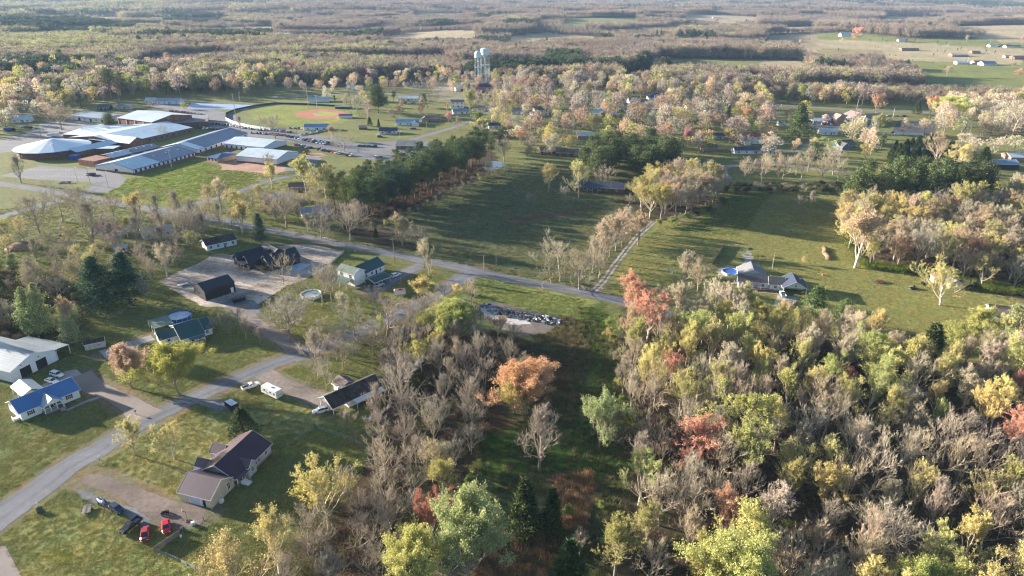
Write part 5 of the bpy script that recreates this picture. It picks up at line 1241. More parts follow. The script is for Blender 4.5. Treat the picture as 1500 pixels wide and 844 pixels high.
def vehicle(kind, px, py, ang, col, label, name='parked_car', cat='car', group=None, far=False, world=None, z=0.0, sc=1.0):
    x, y = world or G(px, py); tmp, w = CARM[kind]
    if far:
        key = ('far', kind)
        if key not in _mesh_cache:
            m = MB(); 
            for k, (nm, mb, mt) in enumerate(tmp):
                o = len(m.v); m.v += mb.v; m.f += [tuple(i+o for i in f) for f in mb.f]; m.m += [k]*len(mb.f)
            for wx, wy, r in w:
                t, d = wheel_mb(r, 1); o = len(m.v); m.v += [(a+wx, b_+wy, c+r) for a, b_, c in t.v]; m.f += [tuple(i+o for i in f) for f in t.f]; m.m += [2]*len(t.f)
            ob = m.build(name, [PAINTC, GLASS, TYRE]); _mesh_cache[key] = ob.data; bpy.data.objects.remove(ob)
        o = bpy.data.objects.new(name, _mesh_cache[key]); COL.objects.link(o); o.location = (x, y, TZ(x, y)+.02); o.rotation_euler = (0, 0, math.radians(ang)); o.color = (*col, 1); o.scale = (sc,)*3
        return tag(o, label, cat, group)
    root = empty(name, (x, y, z+.03), math.radians(ang), label, cat, group); root.scale = (sc,)*3
    for nm, mb, mt in tmp:
        if (nm, kind) not in _mesh_cache: ob = mb.build(nm, mt); _mesh_cache[(nm, kind)] = ob.data; bpy.data.objects.remove(ob)
        o = bpy.data.objects.new(nm, _mesh_cache[(nm, kind)]); COL.objects.link(o); o.parent = root; o.color = (*col, 1)
    for wx, wy, r in w:
        if ('w', r) not in _mesh_cache:
            t, d = wheel_mb(r, 1); a = t.build('wheel', TYRE); c = d.build('rim', RIM); _mesh_cache[('w', r)] = (a.data, c.data); bpy.data.objects.remove(a); bpy.data.objects.remove(c)
        o = bpy.data.objects.new('wheel', _mesh_cache[('w', r)][0]); COL.objects.link(o); o.parent = root; o.location = (wx, wy, r)
        q = bpy.data.objects.new('rim', _mesh_cache[('w', r)][1]); COL.objects.link(q); q.parent = o
    fx = {'sedan': 2.24, 'suv': 2.30, 'pickup': 2.78}[kind]; zz = {'sedan': .60, 'suv': .74, 'pickup': .80}[kind]
    for s in (-1, 1):
        m = MB(); m.box(fx-.05, fx+.10, s*.62-.16, s*.62+.16, zz-.10, zz+.05); m.build('headlight', LAMPG, root)
        m = MB(); m.box(-fx-.13, -fx+.02, s*.68-.12, s*.68+.12, zz, zz+.2); m.build('tail_light', TAIL, root)
    return root
RED = (.50, .012, .02); REDD = (.42, .03, .04); BLK = (.012, .012, .014); WHT = (.78, .78, .76); SIL = (.42, .44, .46); NAVY = (.02, .03, .06); GRY = (.14, .15, .16); BLU = (.04, .10, .28); MAR = (.16, .02, .03); TANC = (.38, .32, .24)
vehicle('sedan', 244, 774, -62, RED, 'bright red car nearest the grey fence panel')
r_ = vehicle('sedan', 213, 785, -66, REDD, 'red car with black bonnet between the black pickup and the bright red car')
m = MB(); frustum(m, .95, 2.15, 1.0, 2.05, .885, .93, .62, .55); m.build('bonnet', BLACKM, r_)
vehicle('pickup', 192, 773, -112, BLK, 'black pickup on the lawn beside the red car with black bonnet', 'pickup_truck', 'pickup', sc=.93)
r_ = vehicle('suv', 172, 748, -32, NAVY, 'dark off-road car with white rear at the edge of the gravel', 'off_road_car', 'car', sc=.92)
m = MB(); m.box(-2.42, -1.9, -.86, .86, .7, 1.12); m.build('rear_panel', WHP, r_)
vehicle('suv', 84, 551, -22, WHT, 'white SUV on the concrete apron before the white metal garage')
vehicle('sedan', 76, 560, -22, WHT, 'white car half hidden behind the blue roof')
vehicle('pickup', 368, 568, 42, WHT, 'white pickup with empty bed parked at the road edge', 'pickup_truck', 'pickup')
vehicle('suv', 580, 405, 48, WHT, 'white SUV on the blue-grey drive right of the green carport')
vehicle('sedan', 561, 408, 42, WHT, 'white car between the two-storey house and the green carport')
vehicle('sedan', 552, 420, 42, SIL, 'silver car sheltered beneath the green carport', world=(lambda p: (p[0]+1.2, p[1]+.6))(G(551, 420)))
vehicle('pickup', 1146, 433, 82, WHT, 'white pickup backed out of the open double carport', 'pickup_truck', 'pickup')
vehicle('suv', 470, 604, 205, WHT, 'white van with its rear to the old porch of the leaf-covered house', 'parked_van', 'van', z=0)
vehicle('sedan', 1050, 258, 20, WHT, 'white car on the small car park at the head of the copse', far=True); vehicle('suv', 1046, 250, 20, WHT, 'white van beyond the copse beside a white car', far=True)
vehicle('sedan', 1043, 262, 15, GRY, 'grey car in the shade of the copse car park', far=True)
# --- travel trailer
def box_trailer(px, py, ang, L, W, H, label, name, cat, body, roof, stripe=None, spare=True, z0=.55):
    x, y = G(px, py); root = empty(name, (x, y, 0), math.radians(ang), label, cat)
    b = MB(); prof = [(-L/2, z0), (L/2, z0), (L/2+.0, H*.55), (L/2-.25, H), (-L/2+.12, H), (-L/2, H-.2)]; b.extr(prof, 'y', -W/2, W/2); b.build('body', body, root)
    r = MB(); r.box(-L/2+.15, L/2-.3, -W/2+.05, W/2-.05, H, H+.05); r.box(-.5, .3, -.35, .35, H+.05, H+.3); r.build('roof', roof, root)
    for s in (-1, 1):
        for wx in (-.45, .45):
            t, d = wheel_mb(.34, 1); o = t.build('wheel', TYRE, root, (wx-.2, s*(W/2-.08), .36)); d.build('rim', RIM, o)
    c = MB(); c.tube([(L/2, -.4, z0), (L/2+1.3, 0, z0-.05), (L/2, .4, z0)], .05, 4); c.tube([(L/2+1.2, 0, 0), (L/2+1.2, 0, z0)], .05, 5); c.build('tow_bar', DARKIN, root)
    if stripe:
        q = MB(); q.box(-L/2+.3, L/2-.4, -W/2-.02, -W/2, 1.35, 1.5); q.box(-L/2+.3, L/2-.4, W/2, W/2+.02, 1.35, 1.5); q.box(-L/2-.02, -L/2, -W/2+.2, W/2-.2, 1.4, 1.5); q.build('stripe', stripe, root)
        for wx in (-2.6, -.9, 1.9):
            for s in (-1, 1): w = MB(); w.box(wx-.35, wx+.35, *sorted((s*(W/2+.035), s*(W/2+.01))), 1.65, 2.2); w.build('window', GLASS, root)
        w = MB(); w.box(.6, 1.2, W/2+.01, W/2+.04, .7, 2.4); w.build('door', GREYS, root); w = MB(); w.box(.6, 1.2, -W/2-.04, -W/2-.01, .7, 2.4); w.build('door', WHP, root)
    if spare:
        t, d = wheel_mb(.33, 1); o = t.build('spare_wheel', WHP, root, (-L/2-.14, 0, 1.15)); o.rotation_euler = (0, 0, math.pi/2)
    return root
box_trailer(399, 579, 146, 7.2, 2.4, 2.9, 'white travel trailer parked on the grass behind the white pickup', 'travel_trailer', 'travel trailer', M('caravan_white', (.66, .66, .64), .4, .08, 1., dirt=.1), WHP, M('caravan_stripe', (.22, .20, .19), .5))
box_trailer(340, 598, 142, 4.2, 2.1, 2.1, 'short black trailer with white roof on a gravel patch beside the main road', 'cargo_trailer', 'trailer', BLACKM, WHP, spare=False)
box_trailer(586, 432, 10, 4.6, 2.2, 2.4, 'small white camper with rusty brown roof on the lawn', 'camper_trailer', 'camper', WHP, RUSTR, spare=False)
box_trailer(79, 200, 8, 9, 2.5, 2.9, 'white semi-trailer parked beside the school car park', 'cargo_trailer', 'trailer', WHP, WHP, spare=False)
# --- utility trailer
def flat_trailer(px, py, ang, L, W, label, deck, gate=True, name='utility_trailer'):
    x, y = G(px, py); root = empty(name, (x, y, 0), math.radians(ang), label, 'trailer')
    d = MB(); d.box(-L/2, L/2, -W/2, W/2, .5, .58); d.build('deck', deck, root)
    f = MB()
    for s in (-1, 1): f.tube([(-L/2, s*W/2, .85), (L/2, s*W/2, .85)], .035, 4); [f.tube([(a, s*W/2, .5), (a, s*W/2, .85)], .03, 4) for a in np.linspace(-L/2, L/2, 5)]
    f.tube([(L/2, -W/2, .52), (L/2+1.2, 0, .5), (L/2, W/2, .52)], .045, 4); f.build('frame', DARKIN, root)
    if gate: g = MB(); [g.tube([(-L/2, a, .55), (-L/2-.25, a, 1.7)], .03, 4) for a in np.linspace(-W/2, W/2, 9)]; g.tube([(-L/2-.25, -W/2, 1.7), (-L/2-.25, W/2, 1.7)], .03, 4); g.build('ramp_gate', DARKIN, root)
    for s in (-1, 1): t, dd = wheel_mb(.30, 1); o = t.build('wheel', TYRE, root, (0, s*(W/2+.12), .3)); dd.build('rim', RIM, o)
    return root
flat_trailer(128, 748, -70, 3.2, 1.9, 'flat utility trailer with weathered deck and raised ramp gate on the lawn', WOODG)
flat_trailer(268, 418, 40, 4.2, 1.9, 'white flat-deck trailer at the left tip of the strawed yard', WHP, False)
# --- jet skis on a trailer
x, y = G(149, 737); root = empty('jet_ski', (x, y, 0), math.radians(-38), 'white and pale blue jet ski on a small trailer behind the off-road car', 'jet ski')
b = MB(); loft(b, [(-1.5, .55, .75, .85, .45, .38), (-.6, .45, .85, 1.0, .52, .40), (.4, .45, .90, 1.10, .52, .38), (1.2, .6, .85, .95, .34, .22), (1.6, .8, .84, .88, .10, .06)]); b.build('hull', M('pale_blue_gelcoat', (.42, .58, .72), .3, .1, 2.), root)
b = MB(); b.box(-1.35, .1, -.2, .2, 1.0, 1.2); b.build('seat', DARKIN, root); b = MB(); b.tube([(.45, -.4, 1.35), (.4, 0, 1.4), (.45, .4, 1.35)], .04, 5); b.tube([(.6, 0, 1.05), (.4, 0, 1.4)], .05, 5); b.build('handlebar', DARKIN, root)
b = MB(); frustum(b, .5, 1.1, .6, .9, 1.0, 1.25, .28, .12); b.build('cowling', WHP, root)
r_ = flat_trailer(149, 737, -38, 2.8, 1.3, 'small black trailer carrying the pale blue jet ski', DARKIN, False)
# --- motorbike
x, y = G(242, 753); root = empty('quad_bike', (x, y, 0), math.radians(20), 'black quad bike on the gravel drive above the bright red car', 'quad bike')
for a in (-.6, .6):
    for s in (-1, 1): t, d = wheel_mb(.30, 1); o = t.build('wheel', TYRE, root, (a, s*.42, .3)); d.build('rim', RIM, o)
b = MB(); loft(b, [(-.85, .5, .7, .78, .4, .3), (0, .4, .7, .85, .25, .18), (.85, .5, .75, .85, .4, .3)]); b.build('body', BLACKM, root); b = MB(); b.box(-.6, .15, -.16, .16, .84, .95); b.build('seat', DARKIN, root)
b = MB(); b.tube([(.3, -.35, 1.12), (.35, 0, 1.1), (.3, .35, 1.12)], .03, 5); b.tube([(.5, 0, .8), (.35, 0, 1.1)], .04, 5); b.build('handlebar', DARKIN, root)
# --- basketball hoop
x, y = G(275, 764); root = empty('basketball_hoop', (x, y, 0), math.radians(205), 'freestanding basketball hoop at the drive end beside the grey fence', 'basketball hoop')
b = MB(); b.tube([(0, 0, 0), (0, 0, 2.9), (.6, 0, 3.2)], .06, 6); b.build('pole', DARKIN, root); b = MB(); b.box(.6, .66, -.55, .55, 2.9, 3.65); b.build('backboard', WHP, root)
b = MB(); b.tube([(.95+.25*math.cos(a), .25*math.sin(a), 3.05) for a in np.linspace(0, 2*math.pi, 11)], .02, 4, cap=False); b.build('rim', RUSTR, root); b = MB(); b.box(-.6, .3, -.4, .4, 0, .18); b.build('base', DARKIN, root)
# --- bins and small things
def simple(name, px, py, label, cat, mat, fn, rz=0, group=None):
    x, y = G(px, py); m = MB(); fn(m); return tag(m.build(name, mat, None, (x, y, TZ(x, y)), math.radians(rz)), label, cat, group)
def binfn(m): frustum(m, -.28, .28, -.34, .36, 0, 1.0, .26, .32); m.box(-.36, .4, -.34, .34, 1.0, 1.08); m.tube([(-.36, -.3, .95), (-.42, 0, .95), (-.36, .3, .95)], .03, 4)
simple('wheelie_bin', 268, 777, 'black wheelie bin at the corner of the grey fence panel', 'bin', BLACKM, binfn, 30)
simple('dryer', 283, 769, 'white discarded appliance leaning by the wire fence', 'appliance', WHP, lambda m: (m.box(-.4, .4, -.35, .35, 0, .9), m.box(-.38, .38, -.37, -.35, .1, .8)), 25)
simple('plastic_drum', 265, 787, 'small white plastic drum on the grass below the fence', 'drum', WHP, lambda m: m.lathe([(.22, 0), (.26, .1), (.26, .6), (.2, .68), (.08, .7), (.08, .76)], 14))
simple('transformer_box', 59, 750, 'dark green utility box on the verge at the lower left', 'utility box', M('box_green', (.05, .09, .06), .6), lambda m: (m.box(-.7, .7, -.6, .6, 0, .1), m.mesh8([(-.6, -.5, .1), (.6, -.5, .1), (.6, .5, .1), (-.6, .5, .1), (-.6, -.45, .9), (.6, -.45, .9), (.6, .5, 1.15), (-.6, .5, 1.15)]), m.box(-.05, .05, -.56, -.5, .3, .6)), 35)
simple('valve_marker', 55, 742, 'short pale marker post behind the green utility box', 'marker post', TRIM, lambda m: (m.box(-.06, .06, -.06, .06, 0, 1.0), m.box(-.1, .1, -.1, .1, 1.0, 1.08)))
simple('propane_tank', 584, 449, 'white propane tank on the verge below the camper', 'tank', WHP, lambda m: (m.tube([(-1.0, 0, .7), (-.85, 0, .7), (.85, 0, .7), (1.0, 0, .7)], [.25, .5, .5, .25], 14), m.box(-.7, -.5, -.4, .4, 0, .35), m.box(.5, .7, -.4, .4, 0, .35), m.lathe([(.15, 1.15), (.15, 1.35)], 10)))
simple('picnic_table', 540, 616, 'pale picnic table in the shade behind the leaf-covered house', 'table', M('pale_plank', (.42, .44, .46), .8), lambda m: (m.box(-.9, .9, -.4, .4, .72, .77), m.box(-.9, .9, -.85, -.55, .42, .46), m.box(-.9, .9, .55, .85, .42, .46), m.tube([(-.6, -.7, .0), (-.6, -.2, .74)], .05, 4), m.tube([(-.6, .7, 0), (-.6, .2, .74)], .05, 4), m.tube([(.6, -.7, 0), (.6, -.2, .74)], .05, 4), m.tube([(.6, .7, 0), (.6, .2, .74)], .05, 4)), 25)
simple('fire_pit', 176, 458, 'round stone fire pit on the shaded lawn beside the dark evergreens', 'fire pit', CONC, lambda m: m.lathe([(.9, 0), (.95, .4), (.7, .42), (.65, .1)], 16))
simple('log_pile', 196, 452, 'long low pile of logs under the dark evergreens', 'log pile', WOODG, lambda m: [m.tube([(-3+k*.05, -.3+.2*(k % 4), .15+.2*(k//4)), (3-k*.1, -.3+.22*(k % 4), .15+.2*(k//4))], .12, 6) for k in range(10)], 10)
simple('swing_frame', 207, 471, 'small weathered garden frame on the shaded lawn', 'garden frame', WOODG, lambda m: [m.tube([(a, -.9, 0), (a, 0, 1.9)], .06, 5) or m.tube([(a, .9, 0), (a, 0, 1.9)], .06, 5) for a in (-1.4, 1.4)] + [m.tube([(-1.4, 0, 1.9), (1.4, 0, 1.9)], .06, 5), m.box(-.6, .6, -.25, .25, .5, .56), m.tube([(-.6, 0, .5), (-.6, 0, 1.9)], .02, 3), m.tube([(.6, 0, .5), (.6, 0, 1.9)], .02, 3)], 20)
simple('fire_barrel', 1205, 404, 'small orange barrel alone on the pasture', 'barrel', M('orange_paint', (.55, .22, .08), .6), lambda m: m.lathe([(.32, 0), (.36, .05), (.36, .4), (.38, .45), (.36, .5), (.36, .95), (.3, 1.0)], 14))
def junk(n, sx, sy, h, seed, thin=False):
    def f(m):
        rr = random.Random(seed)
        for _ in range(n):
            r = rr.random()**.5; a = rr.uniform(0, 6.28); x, y = sx*r*math.cos(a), sy*r*math.sin(a); z = max(0, h*(1-r)*rr.uniform(.3, 1)); d = [rr.uniform(-1, 1) for _ in range(3)]; l = rr.uniform(.3, 1.2)
            if thin: m.tube([(x, y, z), (x+d[0]*l*1.6, y+d[1]*l*1.6, max(.02, z+abs(d[2])*l*.7))], rr.uniform(.03, .08), 4)
            else:
                c, s = math.cos(a*3), math.sin(a*3); w = l*rr.uniform(.3, 1)
                q = [(x+c*i*l*.5-s*j*w*.5, y+s*i*l*.5+c*j*w*.5) for i, j in ((-1, -1), (1, -1), (1, 1), (-1, 1))]; t = rr.uniform(.03, .3)
                tl = rr.uniform(-.3, .3); m.mesh8([(p[0], p[1], z+tl*k-.05) for k, p in enumerate(q)]+[(p[0], p[1], z+tl*k+t) for k, p in enumerate(q)], 0 if rr.random() < .5 else 1)
    return f
simple('brush_pile', 1288, 414, 'reddish brush pile on the mown pasture', 'brush pile', M('cut_branches', (.20, .10, .07), .9, .3), junk(140, 2.2, 1.6, 1.6, 3, True))
simple('brush_pile', 1337, 423, 'grey scrap pile before the sheds', 'scrap pile', [GREYS, DARKIN], junk(40, 1.6, 1.1, 1.2, 4))
simple('soil_bank', 1204, 372, 'narrow bank of brown weeds running up the pasture', 'bank', MATS['tawny'] if 'tawny' in MATS else M('tawny', (.27, .17, .10), .95, .4, 1.2), lambda m: [m.lathe([(1.5, -.1), (1.2, .5), (.5, .95), (.05, 1.1)], 9, (k*.45+math.sin(k)*.4, -7+k*1.6, 0), ph=k) for k in range(10)])
simple('rubble_heap', 755, 462, 'heap of charred timbers and pale slabs from a burnt house', 'rubble heap', [M('charred', (.34, .31, .285), .9, .9), M('pale_slab_bits', (.48, .44, .41), .8, .3)], junk(260, 13, 3.0, 1.2, 7), -24)
simple('rubble_heap', 800, 470, 'smaller heap of twisted white and black scrap at the right end of the burnt site', 'rubble heap', [M('charred2', (.06, .06, .065), .9, .5), WHP], junk(130, 6.5, 3.2, 1.9, 8), -20)
simple('rubble_heap', 714, 450, 'blue-grey scrap at the left tip of the burnt site', 'rubble heap', [M('blue_tarp', (.10, .17, .30), .6, .3), GREYS], junk(50, 2.8, 1.8, 1.4, 9))
simple('lawn_tractor', 1354, 417, 'small red tractor parked in front of the rusty shed', 'tractor', [REDR, DARKIN], lambda m: (m.box(-.2, 1.3, -.35, .35, .6, 1.1, 0), m.box(-1.2, -.2, -.5, .5, .6, .9, 1), m.box(-1.0, -.5, -.3, .3, .9, 1.4, 1), m.tube([(-.7, -.75, .6), (-.7, -.5, .6)], .6, 14, 1), m.tube([(-.7, .5, .6), (-.7, .75, .6)], .6, 14, 1), m.tube([(.9, -.6, .35), (.9, -.4, .35)], .35, 12, 1), m.tube([(.9, .4, .35), (.9, .6, .35)], .35, 12, 1)), 10)
# --- pools and trampoline
WATER = M('pool_water', (.10, .30, .58), .08, .1, .6, spec=.8); WATERB = M('blue_pool_liner', (.03, .12, .42), .25, .15, .6); WINTER = M('pale_pool_cover', (.44, .50, .54), .35, .25, .8); WINTG = M('green_grey_pool_cover', (.26, .34, .33), .35, .25, .8)
def pool(px, py, r, label, wall, water, h=1.25, lad=True, wz=.95):
    x, y = G(px, py); root = empty('round_pool', (x, y, 0), 0, label, 'pool'); m = MB(); n = 28
    m.lathe([(r, 0), (r+.02, h), (r+.12, h+.02), (r+.12, h+.08), (r-.1, h+.08), (r-.1, .1)], n); m.build('pool_wall', wall, root)
    m = MB(); m.lathe([(r-.12, wz-.03), (r-.12, wz)], n); m.build('water', water, root)
    m = MB()
    for k in range(0, n, 2): a = 2*math.pi*k/n; m.tube([((r+.06)*math.cos(a), (r+.06)*math.sin(a), 0), ((r+.06)*math.cos(a), (r+.06)*math.sin(a), h)], .05, 4)
    m.build('uprights', TRIM, root)
    if lad: m = MB(); [m.tube([(r+.1, s, 0), (r+.1, s, h+.7), (r-.4, s, h+.7), (r-.5, s, .5)], .03, 4) for s in (-.25, .25)]; [m.tube([(r+.1, -.25, z), (r+.1, .25, z)], .025, 4) for z in (.3, .6, .9, 1.2)]; m.build('ladder', TRIM, root)
    AVOID.append([(x-r, y-r), (x+r, y-r), (x+r, y+r), (x-r, y+r)]); return root
pool(263, 466, 4.4, 'round pool with blue rim and pale cover behind the teal-roofed house', BLUETR, WINTER)
pool(456, 434, 4.0, 'round white pool with grey-green cover on the lawn below the black house', WHP, WINTG)
pool(1070, 401, 3.7, 'round above-ground pool with deep blue water beside the navy-roofed house', M('pale_wall', (.55, .57, .60), .5), WATERB, wz=1.0)
x, y = G(549, 436); root = empty('trampoline', (x, y, 0), 0, 'round black trampoline on the lawn before the green carport', 'trampoline')
m = MB(); m.lathe([(1.95, .86), (1.95, .9)], 24); m.build('mat', DARKIN, root); m = MB(); m.lathe([(1.95, .84), (2.2, .84), (2.2, .93), (1.95, .93)], 24); m.build('frame', NAVYR, root)
for k in range(6): a = k*math.pi/3; m = MB(); m.tube([(2.1*math.cos(a), 2.1*math.sin(a), 0), (2.1*math.cos(a), 2.1*math.sin(a), .86)], .04, 5); m.build('leg', STEELP, root)
# --- playset
x, y = G(1097, 373); root = empty('playset', (x, y, 0), math.radians(15), 'wooden play tower with green canopy and swing beam in the fenced garden', 'playset')
for a, b_ in ((-.8, -.8), (.8, -.8), (.8, .8), (-.8, .8)): m = MB(); m.tube([(a, b_, 0), (a, b_, 2.8)], .07, 5); m.build('post', WOODT, root)
m = MB(); m.box(-.85, .85, -.85, .85, 1.3, 1.4); m.build('deck', WOODT, root); m = MB(); m.extr([(-1.1, 2.6), (0, 3.4), (1.1, 2.6), (0, 3.3)], 'x', -1.1, 1.1); m.build('canopy', M('green_canvas', (.03, .20, .14), .7), root)
m = MB(); m.tube([(.8, 0, 2.4), (4, 0, 2.4)], .07, 5); m.tube([(4, -.9, 0), (4, 0, 2.4), (4, .9, 0)], .06, 5); m.build('swing_beam', WOODT, root)
for a in (1.8, 3.0): m = MB(); m.tube([(a, -.2, 2.4), (a, -.2, .5)], .015, 3); m.tube([(a, .2, 2.4), (a, .2, .5)], .015, 3); m.box(a-.12, a+.12, -.25, .25, .46, .5); m.build('swing', DARKIN, root)
m = MB(); m.mesh8([(-.85, -.3, 1.3), (-2.8, -.3, .1), (-2.8, .3, .1), (-.85, .3, 1.3), (-.85, -.3, 1.36), (-2.8, -.3, .16), (-2.8, .3, .16), (-.85, .3, 1.36)]); m.build('slide', MATS['green_canvas'], root)
# --- poles and lamps
def pole(px, py, top, label, arm=1.2, lamp=False, mat=None, name='utility_pole', cat='utility pole', r=.14, heads=1, hh=None, group=None, white=False):
    x, y = G(px, py); h = hh or height_at(px, py, top); root = empty(name, (x, y, TZ(x, y)), random.Random(int(px)).uniform(-.5, .5), label, cat, group)
    m = MB(); m.tube([(0, 0, -.3), (0, 0, h)], [r, r*.7], 8); m.build('pole', mat or WOODG, root)
    if arm: m = MB(); m.box(-arm, arm, -.06, .06, h-.7, h-.55); [m.lathe([(.05, h-.55), (.07, h-.45), (.04, h-.32)], 6, (a, 0, 0)) for a in (-arm*.9, 0, arm*.9)]; m.build('cross_arm', WOODG, root)
    if lamp:
        for k in range(heads): m = MB(); s = -1 if k % 2 else 1; m.tube([(0, 0, h-.2), (s*.9, 0, h)], .05, 5); m.box(s*.9-.45, s*.9+.45, -.25, .25, h-.06, h+.12); m.build('lamp_head', WHP, root)
    return root
pole(578, 385, 349, 'tall utility pole on the lawn corner behind the two-storey house'); pole(709, 396, 374, 'leaning pale utility pole at the junction, left of two', arm=0, mat=STEELP); pole(727, 394, 371, 'brown utility pole at the junction, right of two')
pole(588, 421, 404, 'slim pole beside the small camper', arm=0, r=.08); pole(462, 625, 615, 'short dark gatepost where the two wire fences meet', arm=0, r=.12, name='gate_post', cat='post'); pole(461, 345, 322, 'utility pole left of the grey-roofed house by the pine row')
pole(1131, 394, 371, 'slim white antenna mast behind the navy-roofed house', arm=.4, r=.06, mat=TRIM, name='antenna_mast', cat='mast'); pole(1160, 446, 432, 'thin lamp post at the concrete pad of the navy-roofed house', arm=0, r=.06, name='lamp_post', cat='lamp post', lamp=True)
pole(347, 181, 138, 'floodlight mast at the left corner of the outfield', 0, True, STEELP, 'floodlight_mast', 'floodlight', .3, 2); pole(468, 187, 140, 'floodlight mast right beside the concession stand', 0, True, STEELP, 'floodlight_mast', 'floodlight', .3, 2)
pole(452, 158, 122, 'floodlight mast beyond the far outfield', 0, True, STEELP, 'floodlight_mast', 'floodlight', .3, 2); pole(514, 159, 127, 'dark floodlight mast behind the infield, left of two', 0, True, WOODG, 'floodlight_mast', 'floodlight', .25, 2)
pole(520, 158, 130, 'dark floodlight mast behind the infield, right of two', 0, True, WOODG, 'floodlight_mast', 'floodlight', .25, 2); pole(353, 158, 136, 'lamp mast beside the blue court', 0, True, STEELP, 'floodlight_mast', 'floodlight', .18, 1)
pole(114, 268, 245, 'lamp post of the front car park, leftmost of three', 0, True, STEELP, 'lamp_post', 'lamp post', .14, 1); pole(133, 271, 246, 'lamp post of the front car park, middle of three', 0, True, STEELP, 'lamp_post', 'lamp post', .14, 1); pole(159, 275, 251, 'lamp post of the front car park, rightmost of three', 0, True, STEELP, 'lamp_post', 'lamp post', .14, 1)
pole(252, 247, 220, 'twin-headed lamp post before the nearest classroom wing', 0, True, STEELP, 'lamp_post', 'lamp post', .2, 2); pole(249, 303, 284, 'white lamp post on the verge of the school drive', 0, True, STEELP, 'lamp_post', 'lamp post', .14, 1); pole(61, 203, 185, 'utility pole beside the white semi-trailer')
pole(435, 199, 186, 'utility pole in the middle of the car rows', r=.18); pole(625, 192, 177, 'white utility pole on the lawn right of the blue-roofed house', arm=0, mat=STEELP, r=.2); pole(586, 204, 193, 'lamp post at the house left of the school road', arm=0, lamp=True, mat=STEELP, name='lamp_post', cat='lamp post')
for i, (a, b_, t, l) in enumerate([(779, 143, 131, 'utility pole right of the white gable-fronted house, left of two'), (787, 143, 131, 'utility pole right of the white gable-fronted house, right of two'), (891, 153, 137, 'tall pale utility pole left of the gabled white house'), (897, 151, 135, 'pale utility pole just behind its taller twin on the town street'),
    (816, 145, 140, 'short pole beside the salmon-pink roof'), (924, 146, 135, 'pole behind the white gabled house'), (955, 158, 146, 'pole at the near edge of the gravel yard'), (663, 128, 117, 'utility pole left of the navy-roofed church'), (690, 171, 160, 'pole below the tall light green tree'),
    (1010, 176, 158, 'pole before the pale gabled roof'), (1209, 182, 168, 'utility pole left of the church portico'), (1308, 172, 158, 'pole between the church and the dark car park'), (1255, 160, 145, 'twin-armed pole behind the church'), (1420, 198, 184, 'white pole where the right-hand lane bends'), (1449, 68, 59, 'far pale pole among the barns'), (1417, 93, 82, 'white flagpole beside the far white house')]):
    pole(a, b_, t, l, r=.2, mat=STEELP if i not in (4, 7) else None)
# --- mailboxes
def mailbox(px, py, label, mat, rz=0):
    x, y = G(px, py); root = empty('mailbox', (x, y, 0), math.radians(rz), label, 'mailbox'); m = MB(); m.box(-.06, .06, -.06, .06, 0, 1.05); m.build('post', WOODG, root)
    m = MB(); m.extr([(-.14, 1.05), (.14, 1.05), (.14, 1.22), (.1, 1.3), (0, 1.34), (-.1, 1.3), (-.14, 1.22)], 'x', -.3, .3); m.build('box', mat, root)
mailbox(146, 674, 'white mailbox on the verge beside a round bush', WHP, 40); mailbox(199, 607, 'dark mailbox at the mouth of the concrete drive', BLACKM, 40); mailbox(238, 586, 'grey mailbox with broad box left of the main road', STEELP, 40); mailbox(1157, 449, 'brown mailbox at the pad of the navy-roofed house', WOODG); mailbox(520, 371, 'white mailbox beside the cross road at the lawn corner', WHP)
# --- fences
def fence(pts, h, label, mat, name='fence', wire=False, step=2.4, slats=False, cat='fence', curve=False):
    P = [G(*p) for p in pts]; x0, y0 = P[0]; root = empty(name, (x0, y0, TZ(x0, y0)), 0, label, cat); pn = MB()
    posts = []
    for (ax, ay), (bx, by) in zip(P[:-1], P[1:]):
        L = math.hypot(bx-ax, by-ay); n = max(1, int(L/step)); dx, dy = (bx-ax)/L, (by-ay)/L; nx, ny = -dy*.03, dx*.03; ax -= x0; ay -= y0; bx -= x0; by -= y0
        for k in range(n): posts.append((ax+dx*L*k/n, ay+dy*L*k/n))
        if wire:
            for z in np.linspace(.15, h-.05, 5): pn.tube([(ax, ay, z), (bx, by, z)], .014, 3)
            for q in np.arange(0, L, .5): pn.tube([(ax+dx*q, ay+dy*q, .1), (ax+dx*min(L, q+.5), ay+dy*min(L, q+.5), h)], .008, 3, cap=False)
        elif slats:
            for z in (.35, h*.6, h-.12): pn.mesh8([(ax-nx, ay-ny, z), (bx-nx, by-ny, z), (bx+nx, by+ny, z), (ax+nx, ay+ny, z), (ax-nx, ay-ny, z+.14), (bx-nx, by-ny, z+.14), (bx+nx, by+ny, z+.14), (ax+nx, ay+ny, z+.14)])
        else: pn.mesh8([(ax-nx, ay-ny, .05), (bx-nx, by-ny, .05), (bx+nx, by+ny, .05), (ax+nx, ay+ny, .05), (ax-nx, ay-ny, h), (bx-nx, by-ny, h), (bx+nx, by+ny, h), (ax+nx, ay+ny, h)])
    posts.append((P[-1][0]-x0, P[-1][1]-y0)); pn.build('rails' if (wire or slats) else 'panels', mat, root)
    key = ('post', h, mat.name)
    if key not in _mesh_cache: m = MB(); m.box(-.06, .06, -.06, .06, -.1, h+.08); o = m.build('post', mat if not wire else WOODG); _mesh_cache[key] = o.data; bpy.data.objects.remove(o)
    for a, b_ in posts[:100]: o = bpy.data.objects.new('post', _mesh_cache[key]); COL.objects.link(o); o.parent = root; o.location = (a, b_, 0)
fence([(228, 808), (246, 796), (264, 784)], 1.5, 'weathered grey board fence beside the bright red car', WOODG)
fence([(228, 808), (262, 822), (300, 842)], 1.0, 'low wire fence running down from the grey board fence', STEELP, wire=True, name='wire_fence')
